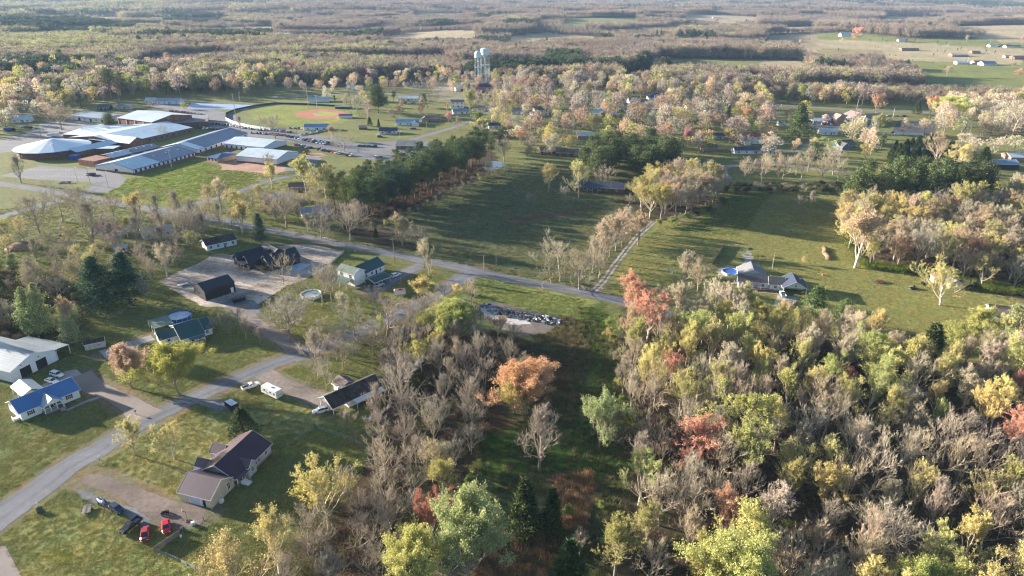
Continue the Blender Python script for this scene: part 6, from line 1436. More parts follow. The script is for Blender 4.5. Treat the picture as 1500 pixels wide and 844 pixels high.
fence([(268, 780), (284, 772), (298, 762), (312, 750)], 1.1, 'wire fence between the drive end and the tan garage wall', STEELP, wire=True, name='wire_fence')
fence([(462, 627), (490, 637), (520, 648), (532, 655)], 1.3, 'dark wire fence behind the plum-roofed lawn, right section', STEELP, wire=True, name='wire_fence'); fence([(462, 627), (440, 641), (419, 656)], 1.1, 'wire fence running down toward the plum-roofed house', STEELP, wire=True, name='wire_fence')
fence([(462, 625), (480, 616), (500, 608)], 1.2, 'wire fence from the gatepost to the leaf-covered house', STEELP, wire=True, name='wire_fence'); fence([(592, 552), (606, 543), (618, 533)], 1.5, 'weathered fence behind the far end of the leaf-covered house', WOODG)
fence([(1042, 387), (1052, 374), (1061, 361)], 1.6, 'grey board fence at the left side of the pool garden', WOODG); fence([(1061, 361), (1080, 362), (1094, 364)], 1.2, 'wire fence at the back of the pool garden', STEELP, wire=True, name='wire_fence')
fence([(829, 419), (850, 421), (862, 427)], 1.2, 'old rail fence along the field at the gravel lane', WOODG, slats=True, name='rail_fence'); fence([(458, 404), (480, 391), (504, 369)], 1.0, 'low silt fence along the edge of the strawed yard', M('silt_cloth', (.55, .52, .46), .8), name='silt_fence')
fence([(1310, 197), (1352, 199)], 2.2, 'long white wall at the near edge of the dark car park', WHP, name='white_wall', cat='wall', step=8); fence([(331, 176), (341, 181), (362, 186.5), (396, 192), (420, 192)], 2.6, 'white outfield wall between the car park and the ball field', WHP, name='outfield_wall', cat='wall', step=6)
fence([(331, 176), (331, 168), (345, 162), (375, 156), (402, 152.5), (450, 154), (500, 157)], 1.9, 'dark green outfield screen curving round the ball field', M('wind_screen', (.02, .05, .045), .8), name='outfield_fence', step=8)
fence([(505, 165), (522, 166), (527, 171), (516, 175)], 5.5, 'tall wire backstop behind home plate', STEELP, wire=True, name='backstop', cat='backstop', step=6); fence([(278, 150), (372, 153)], 2.4, 'wire fence behind the blue court', STEELP, wire=True, name='wire_fence', step=10)
fence([(1100, 241), (1125, 239), (1140, 239)], 1.2, 'white rail fence beside the drive of the long low house', TRIM, slats=True, name='rail_fence')
# --- small yard things
def dump(m): frustum(m, -2.2, 2.2, -2.5, 2.5, 0, 1.5, .95, 1.1)
simple('skip', 350, 441, 'dark skip beside the black barn door', 'skip', BLACKM, dump, 40); simple('tarped_truck', 15, 192, 'bright blue covered truck at the far left', 'truck', [BLUETR, DARKIN], lambda m: (m.box(-4, 2.2, -1.2, 1.2, .8, 2.8, 0), m.box(2.3, 4.2, -1.1, 1.1, .6, 2.2, 1), m.box(-3.5, 3.8, -1.2, 1.2, .1, .7, 1)), 5)
simple('playhouse', 85, 345, 'small white box on the sunlit lawn by the leaning oak', 'box', WHP, lambda m: (m.box(-.7, .7, -.5, .5, 0, .7), m.extr([(-.5, .7), (.5, .7), (0, .95)], 'x', -.7, .7)), 20)
simple('mound', 32, 362, 'big mound of brown brush on the left lawn', 'mound', MATS['tawny'], lambda m: m.lathe([(7.5, -.2), (6.0, .8), (4.2, 1.7), (2, 2.3), (.2, 2.5)], 18))
simple('covered_well', 98, 268, 'small pale concrete culvert beside the front car park', 'culvert', CONC, lambda m: (m.box(-2.6, 2.6, -.3, .3, 0, 1.2), m.mesh8([(-2.6, -.3, 0), (-2.0, -.3, 0), (-3.4, -2.2, 0), (-4, -2.2, 0), (-2.6, -.3, 1.2), (-2.0, -.3, 1.2), (-3.4, -2.2, .4), (-4, -2.2, .4)])), 10)
simple('excavator', 447, 226, 'small orange digger on the bare clay behind the large white school building', 'digger', [M('digger_orange', (.45, .16, .04), .6), DARKIN], lambda m: (m.box(-1.5, 1.5, -1.2, -.7, 0, .7, 1), m.box(-1.5, 1.5, .7, 1.2, 0, .7, 1), m.box(-1.4, .9, -.9, .9, .8, 2.0, 0), m.box(-.1, .9, -.8, 0, 2.0, 2.8, 1), m.tube([(.8, .2, 1.4), (3.2, .2, 3.2), (4.6, .2, 1.0)], .22, 5, 0)), 20)
# --- cars in rows, too small to show their parts
PAL = [('white', WHT, 6), ('black', BLK, 4), ('silver', SIL, 4), ('dark grey', GRY, 4), ('red', RED, 1), ('navy', NAVY, 2), ('blue', BLU, 1), ('maroon', MAR, 1), ('tan', TANC, 1)]
_prow = random.Random(5)
OR2 = ['leftmost', 'second from left', 'third from left', 'fourth from left', 'fifth from left', 'sixth from left', 'seventh from left', 'eighth from left']
def row(a, b, n, ang, where, group='cars in the school car park', skip=.08):
    A = G(*a); B = G(*b); got = []
    for i in range(n):
        if _prow.random() < skip: continue
        t = (i+.5)/n; cn, c, _ = _prow.choices(PAL, [p[2] for p in PAL])[0]; k = _prow.choices(['sedan', 'suv', 'pickup'], [4, 4, 2])[0]; got.append((cn, c, k, A[0]*(1-t)+B[0]*t+_prow.uniform(-.2, .2), A[1]*(1-t)+B[1]*t+_prow.uniform(-.5, .5)))
    cnt = {}
    for g in got: cnt[g[0], g[2]] = cnt.get((g[0], g[2]), 0)+1
    seen = {}
    for cn, c, k, x, y in got:
        j = seen.get((cn, k), 0); seen[cn, k] = j+1; kn = {'sedan': 'car', 'suv': 'SUV', 'pickup': 'pickup'}[k]
        lb = f'only {cn} {kn} {where}' if cnt[cn, k] == 1 else f'{OR2[min(j, 7)]} {cn} {kn} {where}'
        vehicle(k, 0, 0, ang+_prow.uniform(-3, 3)+(180 if _prow.random() < .5 else 0), tuple(min(1, v*_prow.uniform(.85, 1.15)) for v in c), lb, 'parked_car' if k != 'pickup' else 'pickup_truck', 'car' if k != 'pickup' else 'pickup', group, far=True, world=(x, y))
row((331, 184), (385, 192), 12, 115, 'in the row along the white outfield wall, left half'); row((385, 190.5), (428, 195), 9, 115, 'in the row along the white outfield wall, right half')
row((366, 195), (420, 199), 12, 115, 'in the row before the round bare oak, left half'); row((420, 200), (478, 212), 13, 70, 'in the row before the round bare oak, right half')
row((424, 188), (452, 190), 7, 100, 'in the short row behind the concession stand'); row((440, 198), (482, 191), 11, 95, 'in the row below the concession stand')
row((428, 212), (500, 226), 17, 75, 'in the nearest row of the long car park'); row((452, 205), (482, 210), 6, 80, 'in the loose row in mid car park', skip=.2)
row((505, 228), (560, 232), 9, 80, 'under the straw-coloured trees of the lot end', skip=.35); row((516, 214), (560, 216), 6, 10, 'at the far right end of the lot', skip=.3)
row((243, 163), (296, 168), 12, 100, 'in the back row right of the gymnasium'); row((262, 171), (300, 173), 8, 100, 'in the second row right of the gymnasium'); row((298, 180), (338, 184), 9, 100, 'behind the diagonal classroom wing'); row((286, 188), (326, 190), 8, 100, 'in the front row behind the diagonal wing')
row((30, 186), (66, 190), 6, 95, 'in the shade at the far-left car park', skip=.3); row((100, 187), (140, 189), 6, 95, 'in front of the long white shed', skip=.4); row((126, 256), (140, 257), 2, 95, 'in the front school car park', skip=0)
row((830, 153), (900, 155), 6, 10, 'on the town street before the pale blue roof', 'cars along the town street', .3); row((905, 163), (975, 166), 7, 8, 'in the gravel yard by the royal blue roof', 'cars along the town street', .3); row((1285, 170), (1330, 171), 4, 5, 'on the road behind the church', 'cars along the town street', .2)
row((560, 150), (625, 153), 5, 10, 'beside the long white house beyond the park', 'cars along the town street', .3); row((1395, 88), (1445, 90), 4, 10, 'in the yards of the far pasture houses', 'cars along the town street', .2); row((548, 203), (612, 188), 4, 20, 'on the drives along the school road', 'cars along the town street', .2)
row((770, 176), (800, 172), 3, 30, 'on the pale patio of the navy-gabled house', 'cars along the town street', 0); row((1182, 182), (1222, 184), 4, 90, 'in the car park left of the church', 'cars along the town street', .2)
# pond at the end of the pine row
sheet('pond', [(704, 248), (722, 250), (741, 245), (740, 238), (722, 236), (706, 240)], M('pond_water', (.10, .11, .10), .06, .1, .3, spec=.8), .03, rag=.8)
# ------------------------------------------------------------------ trees that stand out in the photograph
_ap = [np.array(p) for p in AVOID]; _bb = [(a[:, 0].min(), a[:, 0].max(), a[:, 1].min(), a[:, 1].max()) for a in _ap]
def blocked(x, y, m=1.0):
    for a, b in zip(AVOID, _bb):
        if b[0]-m <= x <= b[1]+m and b[2]-m <= y <= b[3]+m:
            if inpoly(np.array([x]), np.array([y]), a)[0]: return True
            for i in range(len(a)):
                p, q = a[i], a[i-1]; vx, vy = q[0]-p[0], q[1]-p[1]; t = min(1, max(0, ((x-p[0])*vx+(y-p[1])*vy)/(vx*vx+vy*vy+1e-9)))
                if math.hypot(x-p[0]-vx*t, y-p[1]-vy*t) < m: return True
    for C, hw in ROADS:
        if (np.hypot(C[:, 0]-x, C[:, 1]-y) < hw+m+.8).any(): return True
    return False
# base px, base py, top py, kind, colour, width factor, label
STAR = [
 (556, 618, 556, 'oak', 'grey', .9, 'dark-stemmed bare tree right before the awning of the leaf-covered house', None),
 (512, 630, 596, 'oak', 'cream', .9, 'low bare tree at the near end of the leaf-covered house', None),
 (590, 590, 520, 'oak', 'grey', 1.2, 'bare tree at the far end of the leaf-covered house', None),
 (478, 572, 530, 'oak', 'cream', .8, 'bare tree behind the white gable of the leaf-covered house', None),
 (198, 667, 612, 'bud', 'straw', 1.05, 'pale straw-coloured budding tree at the road bend before the plum-roofed house', None),
 (256, 672, 613, 'bud', 'yellow', 1.0, 'yellow-green budding tree between the road and the plum-roofed house', None),
 (358, 640, 596, 'cedar', 'needle', 1.9, 'bushy dark evergreen touching the far end of the plum roof', 'evergreen_tree'),
 (192, 568, 501, 'full', (.58, .42, .27), 1.05, 'broad orange-tan tree beside the concrete drive', None),
 (262, 578, 503, 'full', (.40, .42, .11), 1.2, 'broad yellow-green leafy tree below the teal-roofed house', None),
 (51, 492, 420, 'fir', 'sage', .95, 'feathery light green pine standing nearest the white metal garage', None),
 (70, 492, 413, 'fir', 'sage', .85, 'taller feathery light green pine just behind its twin by the garage', None),
 (104, 496, 433, 'bud', 'tan', .9, 'thin tree with orange-tan buds left of the cream shed', None),
 (150, 452, 376, 'fir', 'needleblue', 1.5, 'huge dark spreading evergreen, left one of the pair above the teal-roofed house', None),
 (193, 447, 370, 'fir', 'needleblue', 1.35, 'huge dark spreading evergreen, right one of the pair above the teal-roofed house', None),
 (383, 357, 312, 'fir', 'needleblue', 1.0, 'dark cone-shaped evergreen between the cross road and the black house', None),
 (425, 500, 430, 'oak', 'grey', 1.35, 'wide bare grey tree at the end of the gravel drive', None),
 (461, 538, 478, 'oak', 'cream', 1.2, 'bare tree beside the road below the gravel drive mouth', None),
 (473, 447, 384, 'oak', 'grey', 1.15, 'bare tree with two dark stems beside the round pool of the white gabled house', None),
 (486, 441, 382, 'oak', 'grey', 1.0, 'slimmer bare tree touching the two-storey white house', None),
 (521, 502, 440, 'oak', 'grey', 1.1, 'bare tree on the verge midway along the main road', None),
 (567, 492, 428, 'oak', 'mauve', 1.15, 'tall bare tree on the near verge opposite the camper', None),
 (553, 460, 418, 'oak', 'brown', 1.0, 'small bare tree on the lawn below the carport', None),
 (505, 468, 425, 'thin', 'cream', 1.0, 'small pale tree in the lawn below the two-storey white house', None),
 (416, 417, 366, 'oak', 'tan', .8, 'small pinkish bare tree in front of the black house', None),
 (622, 392, 348, 'thin', 'cream', .9, 'slim bare tree at the road junction', None),
 (629, 406, 372, 'oak', 'cream', .9, 'short pale bare tree in front of the slim one at the junction', None),
 (622, 438, 402, 'bush', 'yellow', 1.0, 'bright yellow flowering bush beside the main road near the camper', None),
 (634, 436, 412, 'bush', 'straw', .9, 'small straw-yellow bush behind the bright yellow bush', None),
 (672, 497, 433, 'full', 'lime', 1.45, 'big round lime-green tree below the rubble heap', None),
 (647, 500, 446, 'leafy', 'lime', 1.1, 'smaller lime-green tree touching the big round one', None),
 (557, 505, 460, 'bud', 'lime', .6, 'narrow lime-green tree among bare ones by the road', None),
 (590, 360, 309, 'bud', 'tan', 1.25, 'tan budding tree alone at the near edge of the striped field', None),
 (617, 366, 326, 'oak', 'grey', .9, 'grey bare tree behind the tan one at the field edge', None),
 (514, 352, 295, 'oak', 'mauve', 1.35, 'mauve bare tree at the near end of the pine row', None),
 (470, 350, 306, 'oak', 'grey', 1.1, 'bare tree in front of the grey-roofed house at the pine row', None),
 (551, 350, 333, 'cedar', 'cedar', 1.0, 'tiny dark cedar between the mauve tree and the striped field', None),
 (355, 342, 292, 'bud', 'yellow', 1.3, 'golden-yellow willow beside the cross road', 'leafing_tree'),
 (326, 312, 258, 'thin', 'cream', 1.1, 'pale tree beside the school side road', None),
 (307, 309, 268, 'thin', 'tan', .8, 'slim tree left of the pale one by the school side road', None),
 (342, 302, 276, 'leafy', 'olive', 1.0, 'small dense green tree beside the school side road', None),
 (341, 342, 300, 'oak', 'grey', .9, 'bare tree before the golden willow', None),
 (372, 313, 276, 'oak', 'brown', 1.0, 'brown bare tree in front of the brick house with light roof', None),
 (420, 333, 276, 'oak', 'tan', 1.2, 'tan bare tree between the two metal-roofed houses', None),
 (398, 276, 236, 'bud', 'straw', 1.3, 'straw-coloured tree below the large white metal school building', None),
 (450, 285, 225, 'bud', 'yellow', 1.45, 'broad yellowish tree between the school and the pine row', None),
 (478, 290, 235, 'bud', 'straw', 1.2, 'straw-yellow tree nearest the left end of the pine row', None),
 (395, 254, 223, 'oak', 'mauve', .9, 'pinkish bare tree in front of the large white school building', None),
 (31, 268, 224, 'oak', 'grey', 1.1, 'bare tree between the front car park and the road at the far left', None),
 (60, 345, 283, 'oak', 'grey', 1.2, 'leaning bare oak on the sunlit lawn', None),
 (92, 325, 265, 'oak', 'grey', 1.3, 'big forked bare oak beside the ivy clump', None),
 (135, 362, 288, 'oak', 'grey', 1.5, 'largest bare oak with wide dark limbs in front of the rusty-roofed house', None),
 (120, 318, 268, 'oak', 'cream', 1.1, 'bare tree with ivy behind the largest oak', None),
 (202, 322, 281, 'bud', 'yellow', 1.3, 'low golden tree by the bend of the school drive', None),
 (262, 330, 275, 'oak', 'grey', 1.1, 'many-stemmed bare tree at the fork of the cross road', None),
 (275, 355, 300, 'oak', 'grey', 1.3, 'big bare tree over the evergreen tangle left of the old white house', None),
 (245, 405, 355, 'thin', 'cream', 1.0, 'slim pale tree at the shaded edge of the strawed yard', None),
 (260, 392, 350, 'oak', 'cream', .9, 'pale bare tree right at the edge of the strawed yard', None),
 (404, 203, 162, 'oak', 'grey', 1.35, 'round dark bare oak standing on the grass among the parked cars', None),
 (352, 193, 168, 'oak', 'grey', 1.0, 'bare tree between the diagonal school wing and the outfield wall', None),
 (505, 222, 188, 'oak', 'tan', 1.3, 'mauve-tan bare tree at the end of the car park rows', None),
 (487, 205, 183, 'bud', 'tan', 1.5, 'peach-coloured tree above the car rows', None),
 (821, 412, 342, 'oak', 'cream', 1.3, 'gnarled pale sycamore beside the junction of gravel lane and road', None),
 (849, 424, 362, 'oak', 'tan', 1.2, 'tan bare tree between the sycamore and the gravel lane', None),
 (868, 400, 345, 'oak', 'cream', 1.2, 'bare tree left of the gravel lane behind the tan one', None),
 (885, 385, 322, 'bud', 'cream', 1.2, 'cream tree left of the gravel lane, third up the lane', None),
 (902, 368, 312, 'bud', 'tan', 1.3, 'tan tree arching over the gravel lane', None),
 (935, 359, 308, 'bud', 'tan', 1.25, 'tan tree just right of the gravel lane', None),
 (999, 420, 365, 'oak', 'cream', 1.35, 'wide pale bare tree on the lawn left of the blue pool', None),
 (1022, 428, 376, 'thin', 'tan', 1.3, 'tan thin-leaved tree next to the wide pale bare tree', None),
 (928, 478, 394, 'bud', 'coral', 1.15, 'tall coral-red tree at the end of the road', 'coral_tree'),
 (948, 500, 430, 'bud', 'coral', 1.25, 'broad coral-red tree in front of the tall one', 'coral_tree'),
 (963, 492, 440, 'oak', 'cream', 1.1, 'pale bare tree beside the coral-red pair', None),
 (772, 606, 530, 'full', 'orange', 1.35, 'bright orange tree in the centre of the scrub', 'coral_tree'),
 (752, 606, 545, 'full', 'straw', 1.1, 'golden tree merging with the bright orange one', None),
 (790, 688, 586, 'oak', 'mauve', 1.1, 'tall lone grey bare tree in the centre of the scrub', None),
 (878, 655, 567, 'leafy', 'sage', .75, 'narrow green-leaved tree in the shaded grass strip', None),
 (893, 652, 590, 'oak', 'grey', .8, 'slim bare tree leaning over the narrow green-leaved tree', None),
 (768, 782, 700, 'cedar', 'cedar', 1.3, 'dark cedar in the tawny grass, left of a pair', None),
 (808, 788, 712, 'cedar', 'cedar', .9, 'slimmer dark cedar in the tawny grass, right of the pair', None),
 (832, 858, 790, 'cedar', 'cedar', 1.5, 'squat dark green cedar at the bottom edge', None),
 (636, 800, 720, 'bud', 'red', .85, 'vivid red tree behind the tall sage-green tree', 'maple_tree'),
 (686, 862, 716, 'full', 'sage', .75, 'tall sage-green leafy tree at the bottom edge', None),
 (604, 882, 775, 'full', 'lime', .85, 'lime-green leafy tree left of the tall sage-green one at the bottom', None),
 (350, 905, 775, 'thin', 'straw', 1.0, 'yellow tree at the bottom edge below the grey fence', None),
 (410, 840, 742, 'thin', 'straw', 1.0, 'straw-yellow tree where the lawn meets the bare thicket', None),
 (482, 775, 675, 'bud', 'straw', .9, 'straw-yellow narrow tree at the left tip of the bare thicket', None),
 (468, 745, 690, 'bush', 'olive', 1.0, 'small olive bush at the lawn edge of the thicket', None),
 (1018, 690, 610, 'bud', 'coral', 1.5, 'large brick-red tree in the middle of the big wood', 'coral_tree'),
 (1005, 715, 655, 'bud', 'coral', .8, 'small brick-red tree below the large one', 'coral_tree'),
 (1235, 578, 535, 'bud', 'red', 1.1, 'small deep red crown high in the big wood', 'maple_tree'),
 (1487, 600, 543, 'bud', 'coral', 1.2, 'orange-red crown near the right edge of the big wood', 'coral_tree'),
 (1492, 680, 600, 'bud', 'coral', 1.3, 'coral crown cut by the right edge of the photo', 'coral_tree'),
 (1478, 655, 612, 'bud', 'orange', 1.1, 'orange crown beside the coral one at the right edge', 'coral_tree'),
 (1078, 905, 780, 'full', 'lime', 1.0, 'bright lime tree at the bottom edge of the big wood', None),
 (1335, 905, 818, 'full', 'lime', 1.1, 'bright lime crown at the bottom edge right of the pale fan-shaped tree', None),
 (1470, 900, 802, 'bud', 'straw', 1.4, 'straw-yellow crown in the bottom right corner', None),
 (1305, 835, 738, 'bare', 'cream', 1.45, 'pale fan-shaped bare tree near the bottom of the big wood', None),
 (1080, 842, 735, 'bud', 'straw', 1.3, 'big pale yellow-green tree behind the bright lime one', None),
 (935, 740, 660, 'bud', 'lime', 1.0, 'light green tree at the left edge of the big wood', None),
 (945, 800, 735, 'bud', 'lime', 1.1, 'light green tree below the other at the left edge of the wood', None),
 (900, 845, 762, 'bud', 'olive', 1.2, 'olive budding tree at the lower left edge of the big wood', None),
 (1090, 660, 560, 'bud', 'lime', 1.4, 'broad yellow-green tree right of the large brick-red one', None),
 (1290, 570, 500, 'leafy', 'straw', 1.2, 'round pale cream-green crown high in the big wood', None),
 (1377, 447, 381, 'bud', 'straw', 1.35, 'spreading pale tree with forked trunk before the pale shed', None),
 (1178, 388, 375, 'bush', 'yellow', .9, 'tiny yellow-green tree on the pasture beyond the carport', None),
 (1190, 470, 417, 'roundpine', 'needle', 1.3, 'dark round evergreen beside the carport of the navy-roofed house', None),
 (1229, 487, 437, 'roundpine', 'needle', 1.1, 'dark evergreen at the lawn edge right of the round one', None),
 (1354, 545, 472, 'cedar', 'cedar', 1.5, 'dark cedar at the shaded end of the lawn', None),
 (1170, 204, 150, 'fir', 'needle', 1.35, 'big cone-shaped evergreen left of the church', None),
 (1187, 243, 205, 'roundpine', 'needle', 1.2, 'round dark pine beside the lane below the church', None),
 (1063, 157, 124, 'fir', 'needle', 1.1, 'tall dark spruce behind the town houses', None),
 (1067, 176, 153, 'fir', 'needleblue', .9, 'dark spruce next to the orange-tan tree', None),
 (554, 166, 123, 'roundpine', 'needle', 1.45, 'big round dark pine alone on the park lawn', None),
 (620, 158, 136, 'roundpine', 'needle', 1.3, 'dark round pine below the large mauve tree', None),
 (542, 185, 171, 'cedar', 'cedar', 1.3, 'dark cedar left of a cone-shaped one on the park lawn', None),
 (555, 187, 174, 'cedar', 'cedar', 1.0, 'dark cone-shaped cedar on the park lawn', None),
 (628, 150, 108, 'oak', 'mauve', 1.3, 'large mauve tree above the park lawn', None),
 (570, 136, 111, 'oak', 'tan', 1.3, 'round tan bare tree beyond the big round pine', None),
 (586, 170, 155, 'bud', 'orange', 1.2, 'orange tree on the park lawn, left of two', None),
 (617, 172, 154, 'bud', 'orange', 1.1, 'orange tree on the park lawn, right of two', None),
 (657, 180, 163, 'bud', 'pink', 1.6, 'bright pink flowering tree beside the brown brick house', 'coral_tree'),
 (655, 165, 150, 'bud', 'orange', .9, 'tan-orange tree above the pink one', None),
 (690, 172, 128, 'bud', 'lime', .95, 'tall light green tree below the water towers', None),
 (671, 190, 168, 'oak', 'mauve', 1.3, 'mauve bare tree beside the school road end', None),
 (1007, 218, 186, 'bud', 'pink', 1.45, 'deep pink-red flowering tree on the shaded lawn', 'maple_tree'),
 (975, 214, 178, 'bud', 'orange', 1.3, 'orange round tree left of the deep pink one', 'coral_tree'),
 (900, 200, 183, 'bud', 'pink', 1.3, 'small red-pink crown left behind the dark pine clump', 'maple_tree'),
 (936, 202, 181, 'bud', 'pink', 1.5, 'salmon crown right behind the dark pine clump', 'maple_tree'),
 (870, 200, 165, 'bud', 'yellow', 1.5, 'golden-orange tree in front of the bright pale blue roof', None),
 (995, 190, 155, 'bud', 'straw', 1.4, 'broad straw-yellow tree behind the deep pink one', None),
 (1068, 211, 187, 'leafy', 'olive', 1.4, 'round olive-green tree left of the red-roofed house', None),
 (1090, 190, 152, 'bud', 'orange', 1.3, 'broad orange-tan tree above the red-roofed house', None),
 (810, 222, 180, 'bud', 'olive', 1.3, 'tall olive-yellow tree left of the dark pine clump', None),
 (837, 206, 172, 'oak', 'mauve', 1.2, 'round mauve bare tree left of the golden-orange one', None),
 (828, 210, 197, 'bud', 'pink', 1.3, 'low pink tree below the round mauve one', 'coral_tree'),
 (764, 216, 188, 'bud', 'orange', 1.2, 'salmon-tan tree at the far end of the striped field', None),
 (784, 224, 195, 'oak', 'grey', 1.2, 'grey bare tree right of the salmon-tan one', None),
 (725, 172, 130, 'oak', 'tan', 1.5, 'wide tan oak right of the water towers', None),
 (757, 150, 119, 'oak', 'mauve', 1.3, 'mauve bare tree behind the white gable-fronted house', None),
 (848, 290, 232, 'thin', 'straw', 1.15, 'cream-green tree in front of the dark brick ranch house', None),
 (803, 282, 236, 'thin', 'olive', 1.1, 'olive tree in the striped field left of the ranch house', None),
 (829, 296, 268, 'oak', 'grey', .9, 'small bare tree in the striped field below the ranch house', None),
 (886, 270, 240, 'oak', 'cream', 1.2, 'bare tree behind the ranch house', None),
 (776, 299, 280, 'oak', 'grey', .8, 'tiny bare sapling in the striped field', None),
 (921, 301, 282, 'oak', 'grey', .8, 'slim sapling right of the ranch house', None),
 (1285, 193, 165, 'leafy', 'olive', 1.0, 'yellow-green tree right of the church portico', None),
 (1233, 200, 180, 'bud', 'straw', 1.4, 'tan round tree in front of the church', None),
 (1283, 168, 135, 'bud', 'orange', 1.2, 'orange tree behind the church', 'coral_tree'),
 (1361, 172, 138, 'bud', 'coral', .9, 'red tree beyond the dark car park', 'maple_tree'),
 (1390, 178, 136, 'leafy', 'straw', 1.5, 'golden round tree beside the dark car park', None),
 (1342, 168, 146, 'cedar', 'cedar', 1.3, 'dark cedar left of the red tree beyond the car park', None),
 (1195, 208, 194, 'bush', 'lime', 1.6, 'bright lime clump beside the lane below the church', None),
 (1205, 214, 200, 'bush', 'lime', 1.5, 'lime bush in front of the bright lime clump', None),
 (1220, 256, 205, 'oak', 'cream', 1.0, 'white-stemmed bare tree left of the dark blue house', None),
 (1170, 305, 284, 'brush', 'brown', 1.1, 'reddish-brown shrub at the far side of the pasture', 'bare_shrub'),
 (1186, 304, 277, 'oak', 'grey', 1.0, 'small bare tree next to the reddish shrub on the pasture', None),
 (1397, 255, 208, 'bud', 'straw', 1.5, 'pale yellow spreading tree right of the black hedge', None),
 (1438, 245, 214, 'cedar', 'cedar', 1.8, 'dark evergreen behind the pale yellow spreading tree', None),
 (1372, 245, 190, 'oak', 'tan', 1.5, 'large tan bare tree right of the dark car park', None),
 (1480, 205, 140, 'oak', 'cream', 1.3, 'tall cream bare tree near the right edge', None),
 (1340, 398, 318, 'thin', 'cream', 1.0, 'tall pale tree at the front edge of the middle wood', None),
 (1252, 392, 300, 'bud', 'tan', 1.2, 'large tan tree at the left corner of the middle wood', None),
 (1408, 330, 262, 'bud', 'yellow', 1.3, 'yellow crown at the back of the middle wood', None),
 (162, 190, 165, 'roundpine', 'needle', 1.6, 'dark round evergreen in front of the brick gymnasium', None),
 (90, 190, 152, 'oak', 'tan', 1.6, 'wide brown bare tree left of the gymnasium', None),
 (240, 200, 182, 'oak', 'tan', 1.3, 'small peach bare tree in front of the long pale-roofed building', None),
 (270, 160, 149, 'leafy', 'yellow', 1.2, 'small yellow-green tree beside the blue court', None),
 (224, 160, 148, 'oak', 'tan', 1.6, 'low tan tree left of the blue court', None),
 (165, 146, 98, 'pine', 'needle', 1.6, 'dense dark pine cluster tree above the school', None),
 (178, 142, 104, 'pine', 'needle', 1.6, 'dark pine right of the dense one above the school', None),
 (286, 140, 107, 'pine', 'needle', 1.4, 'dark pine before the far woods above the blue court', None),
 (57, 100, 75, 'pine', 'needle', 1.6, 'dark pine high in the left woods', None),
 (92, 104, 72, 'pine', 'needle', 1.7, 'large dark pine high in the left woods', None),
 (1255, 62, 40, 'far_leaf', 'coral', 1.3, 'far coral-red tree left of the white farmhouse', 'coral_tree'),
 (1491, 112, 98, 'far_leaf', 'coral', 1.4, 'coral tree by the right end of the pasture', 'coral_tree'),
]
for (bx, by, tp, kd, tn, wd, lb, nm) in STAR:
    tree_px(bx, by, tp, kd, tn, lb, None, wd, name=nm)
# cedars dotted over the far pasture
PAST = [(1327, 64, 58), (1339, 64, 58), (1372, 66, 60), (1385, 68, 61.5), (1292, 62, 57), (1367, 82, 75.5), (1373, 76, 72), (1384, 77, 72), (1407, 74, 68), (1402, 75, 69), (1443, 73, 66), (1457, 78, 72.5), (1337, 89, 85), (1366, 93, 88),
        (1383, 102, 95), (1312, 82, 78), (1274, 63, 58.5), (1298, 64, 60), (1303, 81, 77), (1228, 74, 69), (1234, 84, 80), (1286, 71, 67), (1179, 55, 51), (1185, 61, 57), (1483, 88, 80), (1444, 77, 71)]
for i, (a, b, c) in enumerate(PAST): tree_px(a, b, c, 'far_cedar', 'needle', None, 'dark cedars dotted over the far pasture', 1.1, name='cedar_tree')

# ------------------------------------------------------------------ groves and woods filled by dart throwing
placed = [(t[0], t[1]) for t in TREES]
def hides(x, y):
    d = math.hypot(x, y); ux, uy = x/d, y/d
    for b in BUILDINGS:
        vx, vy = b.x-x, b.y-y; t = vx*ux+vy*uy
        if 4 < t < 70 and -19 < (vx*uy-vy*ux) < 3: return True
    return False
def fill(poly, spacing, mix, zone, hr=(11, 16), seed=0, m=1.2, n=9999, group=None, wr=(.95, 1.3), near=False, world=False, zonef=None):
    """mix: list of (kind, tint, weight[, name]); returns number placed"""
    rng = np.random.default_rng(seed); P = poly if world else GP(poly); xs = [p[0] for p in P]; ys = [p[1] for p in P]
    w = np.array([q[2] for q in mix], float); w /= w.sum(); cells = {}; k = 0
    for x, y in placed: cells.setdefault((int(x//spacing), int(y//spacing)), []).append((x, y))
    area = (max(xs)-min(xs))*(max(ys)-min(ys)); tries = int(min(60000, area/spacing**2*9))
    X = rng.uniform(min(xs), max(xs), tries); Y = rng.uniform(min(ys), max(ys), tries); ok = inpoly(X, Y, P)
    for x, y, o in zip(X, Y, ok):
        if not o or k >= n: continue
        c = (int(x//spacing), int(y//spacing))
        if any((x-a)**2+(y-b)**2 < spacing**2 for i in (-1, 0, 1) for j in (-1, 0, 1) for a, b in cells.get((c[0]+i, c[1]+j), ())): continue
        if blocked(x, y, m): continue
        if y > 380 and hides(x, y) and rng.uniform() < .97: continue
        q = mix[rng.choice(len(mix), p=w)]; t = tree(x, y, q[0], float(rng.uniform(*hr))*(PROTO_H[q[0]]/14. if q[0] in ('bush', 'brush') else 1), q[1], None, None, float(rng.uniform(*wr)), name=q[3] if len(q) > 3 else None)
        z = zone if zonef is None else zonef(*PX(x, y)); t['zone'] = z; t['group'] = group or ('trees ' + z)
        cells.setdefault(c, []).append((x, y)); placed.append((x, y)); k += 1
    return k
MIX_U = [('bare', 'cream', 9), ('bare', 'grey', 5), ('bare', 'tan', 6), ('bud', 'straw', 24), ('bud', 'olive', 8), ('bud', 'cream', 13), ('thin', 'straw', 12), ('thin', 'tan', 7), ('bud', 'lime', 5), ('bud', 'coral', 2.2, 'coral_tree')]
